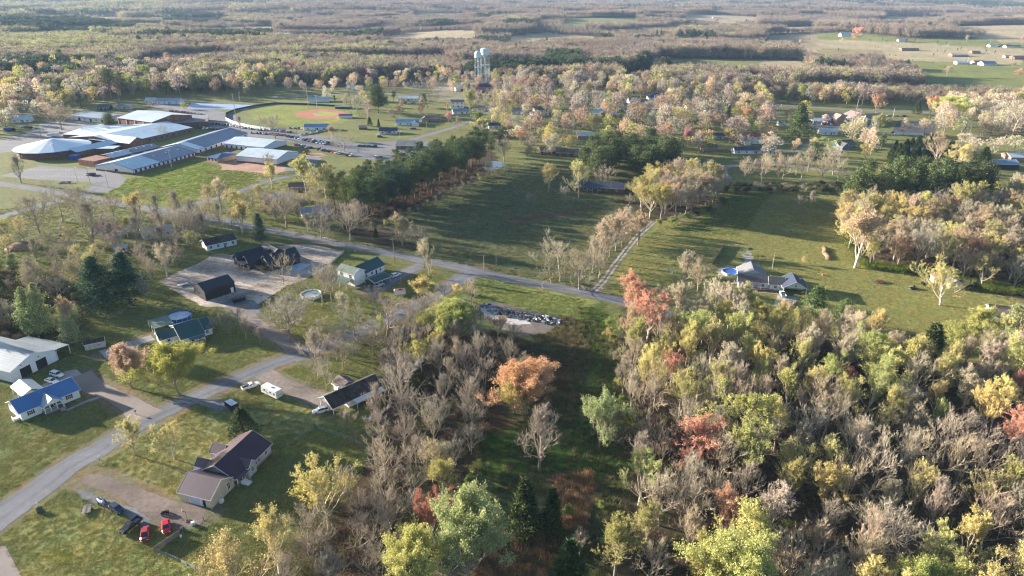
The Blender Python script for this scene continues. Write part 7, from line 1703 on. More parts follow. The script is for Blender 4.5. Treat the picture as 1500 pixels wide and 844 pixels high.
MIX_W = [('bare', 'cream', 22), ('bare', 'grey', 12), ('bare', 'mauve', 8), ('bare', 'tan', 18), ('bud', 'straw', 7), ('bud', 'olive', 4), ('bud', 'cream', 5), ('thin', 'straw', 5), ('thin', 'tan', 5), ('bud', 'lime', 2.5), ('bud', 'orange', 1.6, 'coral_tree')]
def zw1(px, py):
    if py > 740: return 'at the big wood bottom edge ' + ('left end' if px < 1080 else 'middle' if px < 1280 else 'right end')
    if px < 1060: return 'in the big wood beside the scrub' if py > 600 else 'in the big wood below the coral trees'
    if px > 1330: return 'in the big wood toward the right edge' if py > 600 else 'in the big wood below the white edge house'
    return 'in the heart of the big wood' if py > 640 else 'in the big wood below the navy-roofed house'
W1 = [(905, 540), (915, 500), (960, 478), (1040, 466), (1085, 478), (1150, 492), (1210, 502), (1270, 515), (1330, 548), (1400, 540), (1470, 528), (1540, 520), (1620, 560), (1800, 1020), (985, 1020), (955, 900), (930, 850), (905, 800), (915, 740), (925, 690), (920, 620)]
W1U = [p for p in [(905, 540), (915, 500), (960, 478), (1040, 466), (1085, 478), (1150, 492), (1210, 502), (1270, 515), (1330, 548), (1400, 540), (1470, 528), (1540, 520), (1620, 560), (1640, 640), (1400, 625), (1200, 640), (1050, 620), (920, 640)]]
fill(W1U, 7.0, MIX_U, '', (14, 19), 2, group='trees of the big wood at the lower right', zonef=zw1, wr=(.78, 1.02))
fill(W1, 7.0, MIX_W, '', (13, 19.5), 3, group='trees of the big wood at the lower right', zonef=zw1, wr=(.8, 1.05))
fill([(1395, 500), (1440, 485), (1560, 490), (1560, 530), (1400, 530)], 7, [('roundpine', 'sage', 3), ('bud', 'straw', 3), ('leafy', 'olive', 2)], 'beside the white edge house', (11, 14), 5)
W2 = [(1226, 342), (1262, 388), (1330, 400), (1372, 404), (1420, 418), (1500, 428), (1640, 432), (1640, 310), (1500, 305), (1420, 315), (1340, 318), (1262, 316), (1232, 322)]
fill(W2, 7.0, [('bud', 'tan', 13), ('bud', 'cream', 8), ('bare', 'tan', 10), ('bud', 'straw', 13), ('bud', 'yellow', 4), ('bare', 'cream', 9), ('thin', 'olive', 6), ('bud', 'orange', 2.5, 'coral_tree'), ('leafy', 'olive', 2)], '', (15, 20), 6, group='trees of the middle wood on the right',
     zonef=lambda px, py: 'in the middle wood ' + ('front edge' if py > 385 else 'back part' if py < 340 else 'centre') + (' left part' if px < 1330 else ' right part'))
fill([(1240, 312), (1290, 318), (1430, 310), (1440, 296), (1330, 285), (1245, 292)], 8.5, [('roundpine', 'needle', 1)], 'in the pine clump behind the middle wood', (20, 27), 7, wr=(1., 1.35), m=0)
fill([(1428, 258), (1434, 250), (1436, 262)], 6, [('cedar', 'cedar', 1)], 'by the black barn', (8, 10), 8)
fill([(1300, 247), (1395, 240), (1392, 228), (1360, 220), (1305, 226)], 5.5, [('cedar', 'cedar', 1)], 'in the black hedge by the white-roofed garage', (9, 13), 9, wr=(1.1, 1.5), m=.2)
# pine row: dark pines, bare scrub at its feet
fill([(500, 326), (560, 327), (620, 297), (680, 265), (714, 246), (700, 236), (660, 246), (600, 268), (540, 292), (490, 306)], 5.8, [('pine', 'needle', 10), ('pine', 'needleblue', 4)], '', (20, 26), 10, group='dark pines of the long pine row', wr=(.95, 1.3), m=.3,
     zonef=lambda px, py: 'in the long pine row ' + ('near end' if px < 570 else 'near half' if px < 620 else 'far half' if px < 670 else 'far end'))
fill([(714, 246), (738, 244), (742, 215), (700, 205), (690, 236)], 8, [('pine', 'needle', 6), ('bare', 'mauve', 3)], 'behind the end of the pine row', (15, 22), 11, m=.3)
fill([(560, 330), (620, 300), (725, 246), (735, 250), (630, 303), (566, 334)], 4.2, [('brush', 'grey', 5), ('brush', 'mauve', 4), ('bush', 'olive', 1)], 'at the foot of the pine row', (8, 11), 12, m=.2, wr=(1.1, 1.5))
fill([(490, 335), (560, 352), (640, 365), (600, 350), (560, 335), (500, 322)], 6, [('brush', 'mauve', 5), ('brush', 'brown', 4), ('bare', 'mauve', 4), ('bush', 'olive', 1)], 'between the cross road and the pine row', (9, 13), 13, m=.4, wr=(1.1, 1.5))
# dark pine clump in the middle
fill([(848, 252), (870, 262), (930, 262), (972, 255), (985, 240), (960, 228), (900, 226), (850, 234)], 8.6, [('roundpine', 'needle', 1)], 'in the dark pine clump beyond the ranch house', (17, 22), 14, wr=(1.2, 1.55), m=.3)
# hedgerow along the gravel lane
fill([(948, 325), (1000, 322), (1046, 305), (1054, 285), (1010, 268), (960, 280), (930, 300)], 6.0, [('bare', 'tan', 8), ('bare', 'cream', 6), ('bud', 'straw', 6), ('bud', 'olive', 4), ('bud', 'orange', 1, 'coral_tree'), ('thin', 'tan', 4)], 'in the copse at the head of the gravel lane', (16, 21), 15, m=.3, wr=(1.1, 1.4))
fill([(940, 333), (1000, 334), (1058, 308), (1058, 292), (1048, 305), (1000, 325)], 4, [('bush', (.13, .15, .06), 5), ('bush', 'green', 2), ('brush', 'brown', 2)], 'at the foot of the lane copse', (11, 16), 16, m=.3, wr=(1.2, 1.6))
fill([(850, 428), (878, 408), (900, 380), (930, 345), (915, 335), (880, 370), (858, 398), (835, 422)], 6.0, [('bare', 'tan', 5), ('bare', 'cream', 5), ('thin', 'tan', 4), ('bud', 'cream', 3)], 'along the left side of the gravel lane', (10, 14), 17, m=.5, wr=(1.2, 1.5))
fill([(1060, 284), (1225, 284), (1228, 272), (1062, 274)], 3.6, [('brush', 'brown', 3), ('bush', (.12, .13, .06), 7), ('brush', 'grey', 2)], 'in the dark hedge beyond the pasture', (9, 12), 18, m=.2, wr=(1.4, 1.9))
fill([(1085, 268), (1230, 268), (1228, 252), (1100, 250)], 10, [('bare', 'cream', 5), ('bare', 'mauve', 3), ('bare', 'tan', 3)], 'behind the dark hedge beyond the pasture', (12, 17), 19, m=.6)
# bare thicket between the plum-roofed house and the scrub
TH = [(566, 478), (610, 484), (668, 470), (715, 505), (728, 540), (712, 580), (715, 640), (700, 680), (655, 720), (640, 790), (600, 800), (566, 860), (560, 1000), (300, 1000), (400, 880), (455, 800), (500, 760), (536, 705), (560, 668), (548, 640), (600, 600), (560, 560), (575, 520)]
fill(TH, 6.6, [('bare', 'grey', 30), ('bare', 'cream', 14), ('bare', 'mauve', 14), ('thin', 'tan', 3), ('bud', 'olive', 2), ('brush', 'grey', 5)], '', (10.5, 15), 20, group='bare trees of the grey thicket', wr=(.95, 1.3),
     zonef=lambda px, py: 'in the grey thicket ' + ('by the road' if py < 530 else 'behind the leaf-covered house' if py < 600 else 'facing the scrub' if px > 640 else 'facing the plum-roofed lawn' if py < 780 else 'bottom edge'))
fill([(690, 470), (735, 490), (765, 520), (775, 560), (750, 590), (720, 560), (690, 510)], 6.5, [('bare', 'brown', 6), ('bare', 'mauve', 5), ('bud', 'tan', 3), ('brush', 'brown', 3)], 'below the rubble heap', (8, 12), 21)
fill([(888, 465), (912, 475), (918, 560), (912, 600), (900, 560)], 5.0, [('bush', 'olive', 3), ('brush', 'brown', 2), ('bush', 'green', 2)], 'in the hedge below the road end', (8, 14), 22)
fill([(640, 640), (700, 650), (720, 690), (690, 720), (640, 740), (600, 790), (560, 850), (600, 760)], 4.6, [('bush', 'green', 4), ('bush', 'olive', 3), ('brush', 'brown', 3)], 'along the scrub side of the thicket', (8, 13), 23, wr=(1.1, 1.6))
fill([(830, 750), (905, 720), (925, 850), (880, 1000), (800, 900)], 6.5, [('bush', 'green', 3), ('bush', 'olive', 4), ('bare', 'cream', 4), ('bud', 'olive', 2)], 'where the big wood meets the tawny grass', (7, 11), 24)
# left side
fill([(-20, 395), (60, 398), (110, 430), (130, 470), (100, 520), (20, 510), (-60, 520), (-60, 395)], 5.6, [('brush', 'brown', 5), ('brush', 'grey', 4), ('bush', 'olive', 3), ('bare', 'grey', 4), ('cedar', 'needle', 2), ('roundpine', 'sage', 2)], 'in the left scrub behind the white garage', (8, 12), 25, wr=(1.1, 1.6))
fill([(80, 395), (200, 375), (250, 360), (300, 350), (250, 400), (228, 430), (215, 455), (120, 415)], 6.8, [('bare', 'grey', 6), ('bare', 'cream', 4), ('brush', 'brown', 4), ('thin', 'straw', 2), ('bush', 'green', 2)], 'left of the strawed yard', (8, 13), 26, wr=(1.1, 1.4))
fill([(150, 340), (300, 330), (300, 350), (230, 380), (150, 372)], 7.5, [('oak', 'grey', 6), ('oak', 'mauve', 4), ('bud', 'olive', 1)], 'around the ruined grey house', (10, 15), 27, wr=(1.2, 1.6))
fill([(210, 300), (262, 312), (330, 330), (380, 345), (330, 350), (200, 335), (150, 315)], 10, [('oak', 'grey', 5), ('oak', 'tan', 4), ('bud', 'olive', 1)], 'along the bend of the cross road', (10, 14), 53, wr=(1.1, 1.4))
fill([(-40, 345), (120, 340), (110, 380), (-40, 392)], 10, [('oak', 'grey', 5), ('thin', 'straw', 3), ('brush', 'grey', 2)], 'on the far-left lawn', (9, 14), 28)
fill([(380, 300), (480, 290), (500, 330), (470, 350), (400, 325)], 8.5, [('oak', 'tan', 5), ('oak', 'mauve', 4), ('bud', 'straw', 3), ('oak', 'grey', 3)], 'around the two metal-roofed houses', (10, 14), 29)
fill([(310, 455), (345, 470), (400, 480), (420, 500), (395, 510), (330, 495), (300, 480)], 5.6, [('bare', 'grey', 5), ('brush', 'grey', 5), ('bare', 'cream', 3)], 'between the teal-roofed house and the gravel drive', (7, 10), 30, m=.8)
fill([(395, 470), (440, 470), (480, 480), (520, 468), (590, 445), (620, 440), (545, 474), (470, 506), (445, 515)], 7.5, [('oak', 'grey', 6), ('oak', 'cream', 4), ('brush', 'grey', 2)], 'along the far verge of the main road', (7, 11), 31, m=.8)
fill([(430, 530), (475, 515), (560, 482), (600, 470), (640, 520), (600, 545), (540, 535), (470, 560)], 7.0, [('oak', 'grey', 6), ('oak', 'cream', 5), ('oak', 'brown', 2)], 'along the near verge before the leaf-covered house', (9, 13), 32, m=.6)
fill([(636, 432), (700, 418), (705, 440), (650, 465), (610, 470)], 5.5, [('brush', 'tan', 5), ('bush', 'straw', 2), ('bare', 'tan', 3)], 'left of the rubble heap', (8, 12), 33)
# the town, trees single-meshed: too small to show their parts
TM = [('far_bare', 'mauve', 11), ('far_bare', 'tan', 9), ('far_bare', 'brown', 10), ('far_leaf', 'olive', 7), ('far_leaf', 'cream', 4), ('far_leaf', 'orange', 1.1, 'coral_tree'), ('far_pine', 'needle', 6), ('far_leaf', 'green', 3), ('far_bare', 'grey', 9)]
fill([(-60, 168), (60, 166), (110, 160), (210, 142), (330, 140), (380, 142), (400, 118), (330, 108), (-60, 106)], 12.5, [('far_bare', 'grey', 7), ('far_bare', 'mauve', 6), ('far_bare', 'brown', 9), ('far_leaf', 'olive', 8), ('far_leaf', 'cream', 3), ('far_pine', 'needle', 8), ('far_leaf', 'green', 5), ('far_bare', 'tan', 5)], '', (12, 18), 40, m=.5, wr=(1.2, 1.7),
     group='trees above the school', zonef=lambda px, py: 'in the left town trees ' + ('left end' if px < 90 else 'above the gymnasium' if px < 200 else 'above the blue court') + (' back row' if py < 135 else ' front'))
fill([(-40, 200), (70, 190), (100, 160), (-40, 168)], 14, [('far_bare', 'tan', 5), ('far_bare', 'mauve', 4), ('far_leaf', 'cream', 3)], 'left of the school car park', (12, 17), 41, m=1.)
fill([(380, 138), (480, 135), (560, 133), (640, 136), (690, 143), (760, 144), (760, 118), (640, 110), (520, 112), (380, 112)], 17, TM, '', (10, 15), 42, m=.8, wr=(1., 1.4), group='trees along the far side of the town street', zonef=lambda px, py: 'beyond the town street ' + ('above the ball field' if px < 520 else 'above the park lawn' if px < 650 else 'near the water towers'))
fill([(430, 146), (640, 148), (650, 160), (640, 176), (540, 180), (500, 158)], 22, TM, 'on the park lawn', (9, 13), 43, m=1., wr=(1.2, 1.6))
fill([(690, 150), (900, 156), (1130, 158), (1130, 232), (1000, 228), (900, 222), (740, 238), (705, 225)], 13.5, TM, '', (11, 16), 44, m=.8, wr=(1.3, 1.75), group='garden trees of the town',
     zonef=lambda px, py: 'in town gardens ' + ('left of the pale blue roof' if px < 840 else 'between pale and royal blue roofs' if px < 960 else 'below the royal blue roof' if px < 1030 else 'around the red-roofed house') + (' far rows' if py < 185 else ' near rows'))
fill([(720, 143), (900, 149), (1040, 148), (1200, 154), (1300, 158), (1300, 148), (1090, 138), (900, 124), (760, 122)], 12.0, TM, '', (12, 18), 45, m=.8, wr=(1.1, 1.5), group='trees behind the town street', zonef=lambda px, py: 'behind the town street ' + ('left of the royal blue roof' if px < 930 else 'right of the royal blue roof' if px < 1080 else 'toward the church'))
fill([(1100, 175), (1180, 170), (1215, 205), (1240, 250), (1120, 238), (1112, 205)], 17, TM, 'left of the church', (9, 14), 46, m=1.)
fill([(1240, 192), (1310, 198), (1420, 200), (1560, 215), (1560, 160), (1380, 160), (1375, 182), (1260, 205), (1300, 225), (1290, 240), (1240, 235)], 12.5, [('far_bare', 'cream', 8), ('far_bare', 'tan', 8), ('far_leaf', 'cream', 9), ('far_leaf', 'olive', 4), ('far_bare', 'mauve', 4), ('far_pine', 'needle', 1)], '', (11, 17), 47, m=.8, wr=(1.1, 1.5), group='trees around the dark car park',
     zonef=lambda px, py: ('right of the dark car park' if px > 1370 else 'below the church') + (' far rows' if py < 185 else ' near rows'))
fill([(1395, 160), (1560, 160), (1560, 206), (1470, 204), (1425, 192)], 9.5, [('far_bare', 'cream', 8), ('far_bare', 'tan', 8), ('far_leaf', 'cream', 6), ('far_bare', 'mauve', 4)], 'in the wood above the right-hand lane', (13, 18), 52, m=.8, wr=(1.2, 1.6))
fill([(1380, 232), (1560, 232), (1560, 222), (1390, 216)], 14, [('far_bare', 'cream', 4), ('far_leaf', 'cream', 4)], 'left of the black barn', (12, 16), 48)
fill([(1280, 258), (1500, 275), (1500, 290), (1440, 292), (1300, 282)], 16, [('far_bare', 'tan', 4), ('far_leaf', 'olive', 3)], 'behind the dark pine clump on the right', (9, 12), 49)
fill([(1470, 290), (1600, 290), (1600, 312), (1470, 308)], 7, [('bare', 'cream', 4), ('bare', 'tan', 4)], 'at the back right of the middle wood', (12, 15), 50)
fill([(1150, 118), (1350, 118), (1500, 118), (1500, 62), (1350, 62), (1150, 62)], 95, [('far_bare', 'tan', 4), ('far_leaf', 'cream', 3), ('far_bare', 'brown', 3)], 'scattered over the far pasture', (10, 14), 51)

# ------------------------------------------------------------------ labels that single trees out
CW = dict(grey='grey', mauve='mauve-grey', brown='brown', tan='tan', cream='pale cream', olive='olive', yellow='yellow', lime='lime-green', green='green', orange='orange', coral='coral', red='red', pink='pink', needle='dark green', needleblue='blue-green', cedar='dark', sage='sage-green', straw='straw-yellow')
KW = dict(bare_tree='bare tree', budding_tree='budding tree', leafing_tree='leafy tree', bush='bush', bare_shrub='bare shrub', pine_tree='pine', evergreen_tree='evergreen', cedar_tree='cedar', maple_tree='red maple', coral_tree='flowering tree')
ORD = ['leftmost', 'second from left', 'third from left', 'fourth from left', 'fifth from left', 'sixth from left', 'seventh from left', 'eighth from left', 'ninth from left', 'tenth from left', 'eleventh from left', 'twelfth from left', 'thirteenth from left', 'fourteenth from left', 'fifteenth from left', 'sixteenth from left', 'seventeenth from left', 'eighteenth from left']
def in_view(t):
    a = PX(t[0], t[1], 0); b = PX(t[0], t[1], t[2]); r = t[6]*FOC/math.hypot(t[0], t[1], 100)
    return a[0]+r > 0 and a[0]-r < 1500 and b[1] < 844 and a[1] > 0
OVER = []
def cap_kinds(limit=290):
    kinds = {}
    for t in TREES: kinds.setdefault(t[3], []).append(t)
    drop = []
    for k, L in kinds.items():
        vis = [t for t in L if in_view(t)]; drop += [t for t in L if not in_view(t) and 'label' not in t[4]]
        vis.sort(key=lambda t: -((1e9 if 'label' in t[4] else 0)+t[6]*t[2]/(t[0]**2+t[1]**2+1e4)))
        drop += vis[limit:]
    for t in drop:
        r = t[4]; ms = [(c.data, tuple(c.color)) for c in r.children] if r.type == 'EMPTY' else [(r.data, tuple(r.color))]
        OVER.append((tuple(r.location), r.scale[0], r.rotation_euler[2], ms)); TREES.remove(t)
        for c in list(r.children): bpy.data.objects.remove(c)
        bpy.data.objects.remove(r)
    print('kept', {k: sum(t[3] == k for t in TREES) for k in kinds}, 'into mass', len(drop))
cap_kinds()
def label_trees():
    b = {}
    for t in TREES:
        r = t[4]
        if 'label' in r: continue
        z = r.get('zone', 'on the far pasture'); b.setdefault((CW.get(t[5], 'dark olive'), KW[t[3]], z), []).append(t)
    for (c, k, z), L in b.items():
        L.sort(key=lambda t: PX(t[0], t[1])[0])
        for i, t in enumerate(L):
            r = t[4]
            if False: pass
            elif len(L) == 1: lb = f'only {c} {k} {z}'
            elif i == len(L)-1 and len(L) <= len(ORD)*2: lb = f'rightmost {c} {k} {z}'
            elif i < len(ORD): lb = f'{ORD[i]} {c} {k} {z}'
            elif len(L)-i-1 < len(ORD): lb = f'{ORD[len(L)-i-1].replace("left", "right")} {c} {k} {z}'
            else: lb = f'{c} {k} amid the row {z}'
            
            lb = lb.replace('  ', ' '); wc = lambda s: len(s.replace('-', ' ').split())
            for a_, b_ in ((' the ', ' '), ('pale cream', 'cream'), ('straw-yellow', 'straw'), ('mauve-grey', 'mauve'), ('dark green', 'dark'), (' budding', ''), ('town ', '')):
                while wc(lb) > 16 and a_ in lb: lb = lb[::-1].replace(a_[::-1], b_[::-1], 1)[::-1]
            r['label'] = lb
label_trees()
for t in TREES:
    if 'zone' in t[4]: del t[4]['zone']

# ------------------------------------------------------------------ masses nobody could count, as scattered points that carry small meshes
def scatter(name, XYZ, scl, rot, pidx, tint, protos_, label, flat=False):
    col = bpy.data.collections.new(name+'_sources')
    for i, me in enumerate(protos_):
        o = bpy.data.objects.new('%s_source_%02d' % (name, i), me); col.objects.link(o)
    me = bpy.data.meshes.new(name); n = len(XYZ); me.vertices.add(n); me.vertices.foreach_set('co', np.asarray(XYZ, np.float32).ravel())
    for nm, ty, v in (('scl', 'FLOAT', scl), ('rotz', 'FLOAT', rot), ('pidx', 'INT', pidx)):
        a = me.attributes.new(nm, ty, 'POINT'); a.data.foreach_set('value', np.asarray(v))
    a = me.attributes.new('tint', 'FLOAT_COLOR', 'POINT'); cc = np.ones((n, 4), np.float32); cc[:, :3] = tint; a.data.foreach_set('color', cc.ravel())
    ob = bpy.data.objects.new(name, me); COL.objects.link(ob); tag(ob, label=label, kind='stuff')
    g = bpy.data.node_groups.new(name+'_scatter', 'GeometryNodeTree')
    g.interface.new_socket('Geometry', in_out='INPUT', socket_type='NodeSocketGeometry'); g.interface.new_socket('Geometry', in_out='OUTPUT', socket_type='NodeSocketGeometry')
    gi = g.nodes.new('NodeGroupInput'); go = g.nodes.new('NodeGroupOutput'); ip = g.nodes.new('GeometryNodeInstanceOnPoints')
    ci = g.nodes.new('GeometryNodeCollectionInfo'); ci.inputs['Collection'].default_value = col; ci.inputs['Separate Children'].default_value = True; ci.inputs['Reset Children'].default_value = True
    ip.inputs['Pick Instance'].default_value = True
    def at(nm, ty):
        q = g.nodes.new('GeometryNodeInputNamedAttribute'); q.data_type = ty; q.inputs['Name'].default_value = nm; return q.outputs['Attribute']
    cx = g.nodes.new('ShaderNodeCombineXYZ'); g.links.new(at('rotz', 'FLOAT'), cx.inputs['Z'])
    er = g.nodes.new('FunctionNodeEulerToRotation'); g.links.new(cx.outputs[0], er.inputs[0])
    g.links.new(gi.outputs[0], ip.inputs['Points']); g.links.new(ci.outputs[0], ip.inputs['Instance']); g.links.new(at('pidx', 'INT'), ip.inputs['Instance Index'])
    g.links.new(er.outputs[0], ip.inputs['Rotation']); g.links.new(at('scl', 'FLOAT'), ip.inputs['Scale']); g.links.new(ip.outputs[0], go.inputs[0])
    md = ob.modifiers.new('scatter', 'NODES'); md.node_group = g; return ob
def mass_of_trees():
    swap = {LEAF: veg_material('leaves_mass', .38, instancer=True, rnd=.3), NEEDLE: veg_material('needles_mass', .16, instancer=True, rnd=.45), TWIG: veg_material('twigs_mass', .12, instancer=True, base=TWIG_BASE, rnd=.35)}
    src = {}; V = []; S = []; R = []; I = []; T = []
    for loc, sc, rz, ms in OVER:
        for me, c in ms:
            if me not in src:
                q = me.copy(); 
                for i, m in enumerate(q.materials): q.materials[i] = swap.get(m, m)
                src[me] = (len(src), q)
            V.append(loc); S.append(sc); R.append(rz); I.append(src[me][0]); T.append(c[:3])
    if V: scatter('woodland', np.array(V), np.array(S, np.float32), np.array(R, np.float32), np.array(I, np.int32), np.array(T, np.float32), [q for _, q in src.values()], 'the many further trees between and behind the nearer ones')
mass_of_trees()
LEAF_I = veg_material('crown_far', .30, instancer=True, rnd=.35); STEM_I = M('stems_far', (.19, .16, .13), .95, .3, 1.)
TWIG_I = veg_material('brush_twigs', .15, instancer=True, rnd=.4)
def far_forest():
    rng = np.random.default_rng(99)
    P = [puff(200+i, 14, .40, [420, 380, 400][i], .78, .14, 9, mats=[STEM_I, LEAF_I], open_=1) for i in range(3)]            # bare
    P += [puff(210+i, 13, .38, 340, .86, .12, 7, mats=[STEM_I, LEAF_I]) for i in range(3)]                                      # leafing
    P += [puff(220+i, 17, .26, 360, .9, .12, 7, cone=.4, mats=[STEM_I, LEAF_I]) for i in range(2)]                               # pines
    P += [puff(230+i, 14, .42, 130, 1.35, .05, 7, mats=[STEM_I, LEAF_I], trunk=False) for i in range(3)]                        # very far
    V = []; S = []; R = []; I = []; T = []
    mauve = np.array([.25, .205, .18]); tan = np.array([.33, .27, .20]); brn = np.array([.20, .155, .125]); oli = np.array([.33, .32, .17]); yel = np.array([.44, .42, .20]); pin = np.array([.085, .115, .065]); red = np.array([.42, .17, .13])
    for r0, r1, sp, sc in ((560, 1500, 7.4, 1.08), (1500, 3300, 10.0, 1.12), (3300, 5600, 15.0, 1.55), (5600, 12500, 27., 2.3)):
        W = r1*math.sin(math.radians(41)); xs = np.arange(-W, W, sp); ys = np.arange(r0*math.cos(math.radians(41)), r1, sp*.95)
        X, Y = np.meshgrid(xs, ys); X = (X+rng.uniform(-.45, .45, X.shape)*sp).ravel(); Y = (Y+rng.uniform(-.45, .45, Y.shape)*sp).ravel()
        r = np.hypot(X, Y); a = np.degrees(np.arctan2(X, Y)); k = (r >= r0) & (r < r1) & (np.abs(a) < 40.5); X = X[k]; Y = Y[k]; r = r[k]
        # photo column/row of each point, to know which side of the wood edge it is on
        f = Y*_c+CAM_H*_s; px = 750+FOC*X/f; py = 422-FOC*(Y*_s-CAM_H*_c)/f
        ex = np.array([-400, 0, 100, 180, 220, 250, 300, 340, 400, 480, 560, 640, 690, 740, 900, 905, 1040, 1090, 1180, 1300, 1380, 1400, 1500, 1900]); ey = np.array([140, 140, 140, 136, 128, 134, 136, 130, 124, 124, 116, 113, 113, 122, 124, 130, 136, 140, 149, 153, 153, 158, 160, 160])
        k = py < np.interp(px, ex, ey)
        for poly, _ in FIELDS: k &= ~in_field(X, Y, poly, vnoise(X, Y, 40, 3)-.5, vnoise(X, Y, 40, 5)-.5, (0, 4, 8, 12, 16) if r0 < 3000 else (0, 6, 12))
        for poly in ([(930, 95), (1100, 101), (1190, 104), (1180, 106), (1060, 104), (930, 99)], [(640, 118), (690, 118), (690, 122), (600, 122)]): k &= ~inpoly(X, Y, tpx(poly))
        # houses standing in the woods keep a gap
        for q in BUILDINGS:
            if math.hypot(q.x, q.y) > 700: k &= np.hypot(X-q.x-10, (Y-q.y+24)*.36) > 22
        k &= vnoise(X, Y, 60, 71)+vnoise(X, Y, 17, 72)*.35 > .16; k &= (np.abs(vnoise(X, Y, 420, 73)-.5) > .011) | (r < 1000)
        X = X[k]; Y = Y[k]; r = r[k]; px = px[k]; py = py[k]; n = len(X)
        big = vnoise(X, Y, 260, 41)*.6+vnoise(X, Y, 90, 42)*.4; leftness = np.clip((420-px)/500, -.35, .6)*np.clip((130-py)/60, 0, 1)
        pm = vnoise(X, Y, 330, 51)*.65+vnoise(X, Y, 110, 52)*.35
        u = rng.uniform(size=n); typ = np.zeros(n, int)
        typ[u < np.clip(.14+1.5*(big-.52)+leftness*1.0, .02, .88)] = 1
        pinez = (pm > .735) | inpoly(px, py, [(375, 51), (560, 53), (600, 60), (560, 66), (375, 62)]) | ((px > 950) & (py < 13-0.004*(1500-px)+(vnoise(X, Y, 500, 9)-.5)*8) & (vnoise(X, Y, 700, 61) > .38)) | inpoly(px, py, [(240, 20), (330, 25), (300, 40), (240, 35)]) | inpoly(px, py, [(0, 38), (110, 34), (200, 38), (200, 48), (0, 50)]) | inpoly(px, py, [(800, 95), (850, 95), (850, 112), (800, 112)])
        typ[pinez & (rng.uniform(size=n) < .82)] = 2; typ[rng.uniform(size=n) < .006] = 2
        idx = np.where(typ == 0, rng.integers(0, 3, n), np.where(typ == 1, 3+rng.integers(0, 3, n), 6+rng.integers(0, 2, n)))
        if r0 >= 3300: idx = 8+rng.integers(0, 3, n)
        w = np.clip(vnoise(X, Y, 75, 90)*1.6-.3+rng.normal(0, .18, n), 0, 1)[:, None]; m2 = vnoise(X, Y, 150, 81)[:, None]
        cb = mauve*(1-w)+tan*w; cb = np.where(m2 > .6, cb*.6+brn*.4, cb); cl = oli*(1-w)+yel*w
        c = np.where((typ == 0)[:, None], cb, np.where((typ == 1)[:, None], cl, pin*np.ones((n, 1)))); rr = (rng.uniform(size=n) < .012) & (typ < 2); c[rr] = red
        c = c*rng.uniform(.88, 1.12, (n, 1))
        V.append(np.stack([X, Y, terrain(X, Y)-.2], 1)); S.append(sc*rng.uniform(.85, 1.12, n)*(.8+.7*(vnoise(X, Y, 130, 88) > .45)*np.minimum(1, .5+vnoise(X, Y, 50, 89)))); R.append(rng.uniform(0, 6.28, n)); I.append(idx); T.append(c)
    V = np.concatenate(V); print('far forest trees', len(V))
    return scatter('forest', V, np.concatenate(S), np.concatenate(R), np.concatenate(I), np.concatenate(T), P, 'far woods of brown, olive and dark green trees reaching to the horizon')
far_forest()
def blade_tuft(seed, n, h, spread, w=.03):
    rng = np.random.default_rng(seed); C = TreeGeo(); A = np.stack([rng.normal(0, spread, n), rng.normal(0, spread, n), np.zeros(n)], 1)
    D = unit(np.stack([rng.normal(0, .35, n), rng.normal(0, .35, n), np.ones(n)], 1)); C.blades(A, D, rng.uniform(.5, 1.1, n)*h, w, rng, 0); return C.mesh('tuft', [TWIG_I])
def brush_clump(seed, n, h, spread):
    rng = np.random.default_rng(seed); C = TreeGeo(); A = np.stack([rng.normal(0, spread, n), rng.normal(0, spread, n), rng.uniform(0, h*.5, n)], 1)
    D = unit(np.stack([rng.normal(0, .6, n), rng.normal(0, .6, n), np.ones(n)], 1)); C.blades(A, D, rng.uniform(.4, 1.0, n)*h*.8, .025, rng, 0)
    C.leaves(A[:n//4]+D[:n//4]*h*.4, .10, rng, 0); return C.mesh('clump', [TWIG_I])
def ground_stuff(name, specs, protos_, label, seed, mask=.33):
    """specs: (photo polygon, points per m2, (scale lo, hi), [colours])"""
    rng = np.random.default_rng(seed); V = []; S = []; T = []
    for poly, den, (s0, s1), cols in specs:
        P = GP(poly); xs = [p[0] for p in P]; ys = [p[1] for p in P]; n = int((max(xs)-min(xs))*(max(ys)-min(ys))*den)
        X = rng.uniform(min(xs), max(xs), n); Y = rng.uniform(min(ys), max(ys), n); k = inpoly(X, Y, P) & (vnoise(X, Y, 6, seed)*.7+vnoise(X, Y, 2, seed+1)*.3 > mask)
        X = X[k]; Y = Y[k]
        for C, hw in ROADS:
            lo = C.min(0)-8; hi = C.max(0)+8; q = (X > lo[0]) & (X < hi[0]) & (Y > lo[1]) & (Y < hi[1])
            if q.any():
                d = np.min(np.hypot(X[q][:, None]-C[None, ::2, 0], Y[q][:, None]-C[None, ::2, 1]), 1); kk = np.ones(len(X), bool); kk[np.where(q)[0][d < hw+1.]] = False; X = X[kk]; Y = Y[kk]
        for a, b in zip(AVOID, _bb):
            q = (X > b[0]) & (X < b[1]) & (Y > b[2]) & (Y < b[3])
            if q.any():
                kk = np.ones(len(X), bool); ii = np.where(q)[0]; kk[ii[inpoly(X[ii], Y[ii], a)]] = False; X = X[kk]; Y = Y[kk]
        c = np.array(cols)[rng.integers(0, len(cols), len(X))]*rng.uniform(.75, 1.25, (len(X), 1)); V.append(np.stack([X, Y, terrain(X, Y)], 1)); S.append(rng.uniform(s0, s1, len(X))); T.append(c)
    V = np.concatenate(V); print(name, len(V)); n = len(V)
    return scatter(name, V, np.concatenate(S), rng.uniform(0, 6.28, n), rng.integers(0, len(protos_), n), np.concatenate(T), protos_, label)
W1g = [(905, 560), (915, 505), (960, 482), (1040, 468), (1150, 492), (1270, 518), (1330, 552), (1470, 532), (1560, 530), (1700, 900), (960, 900), (905, 800)]
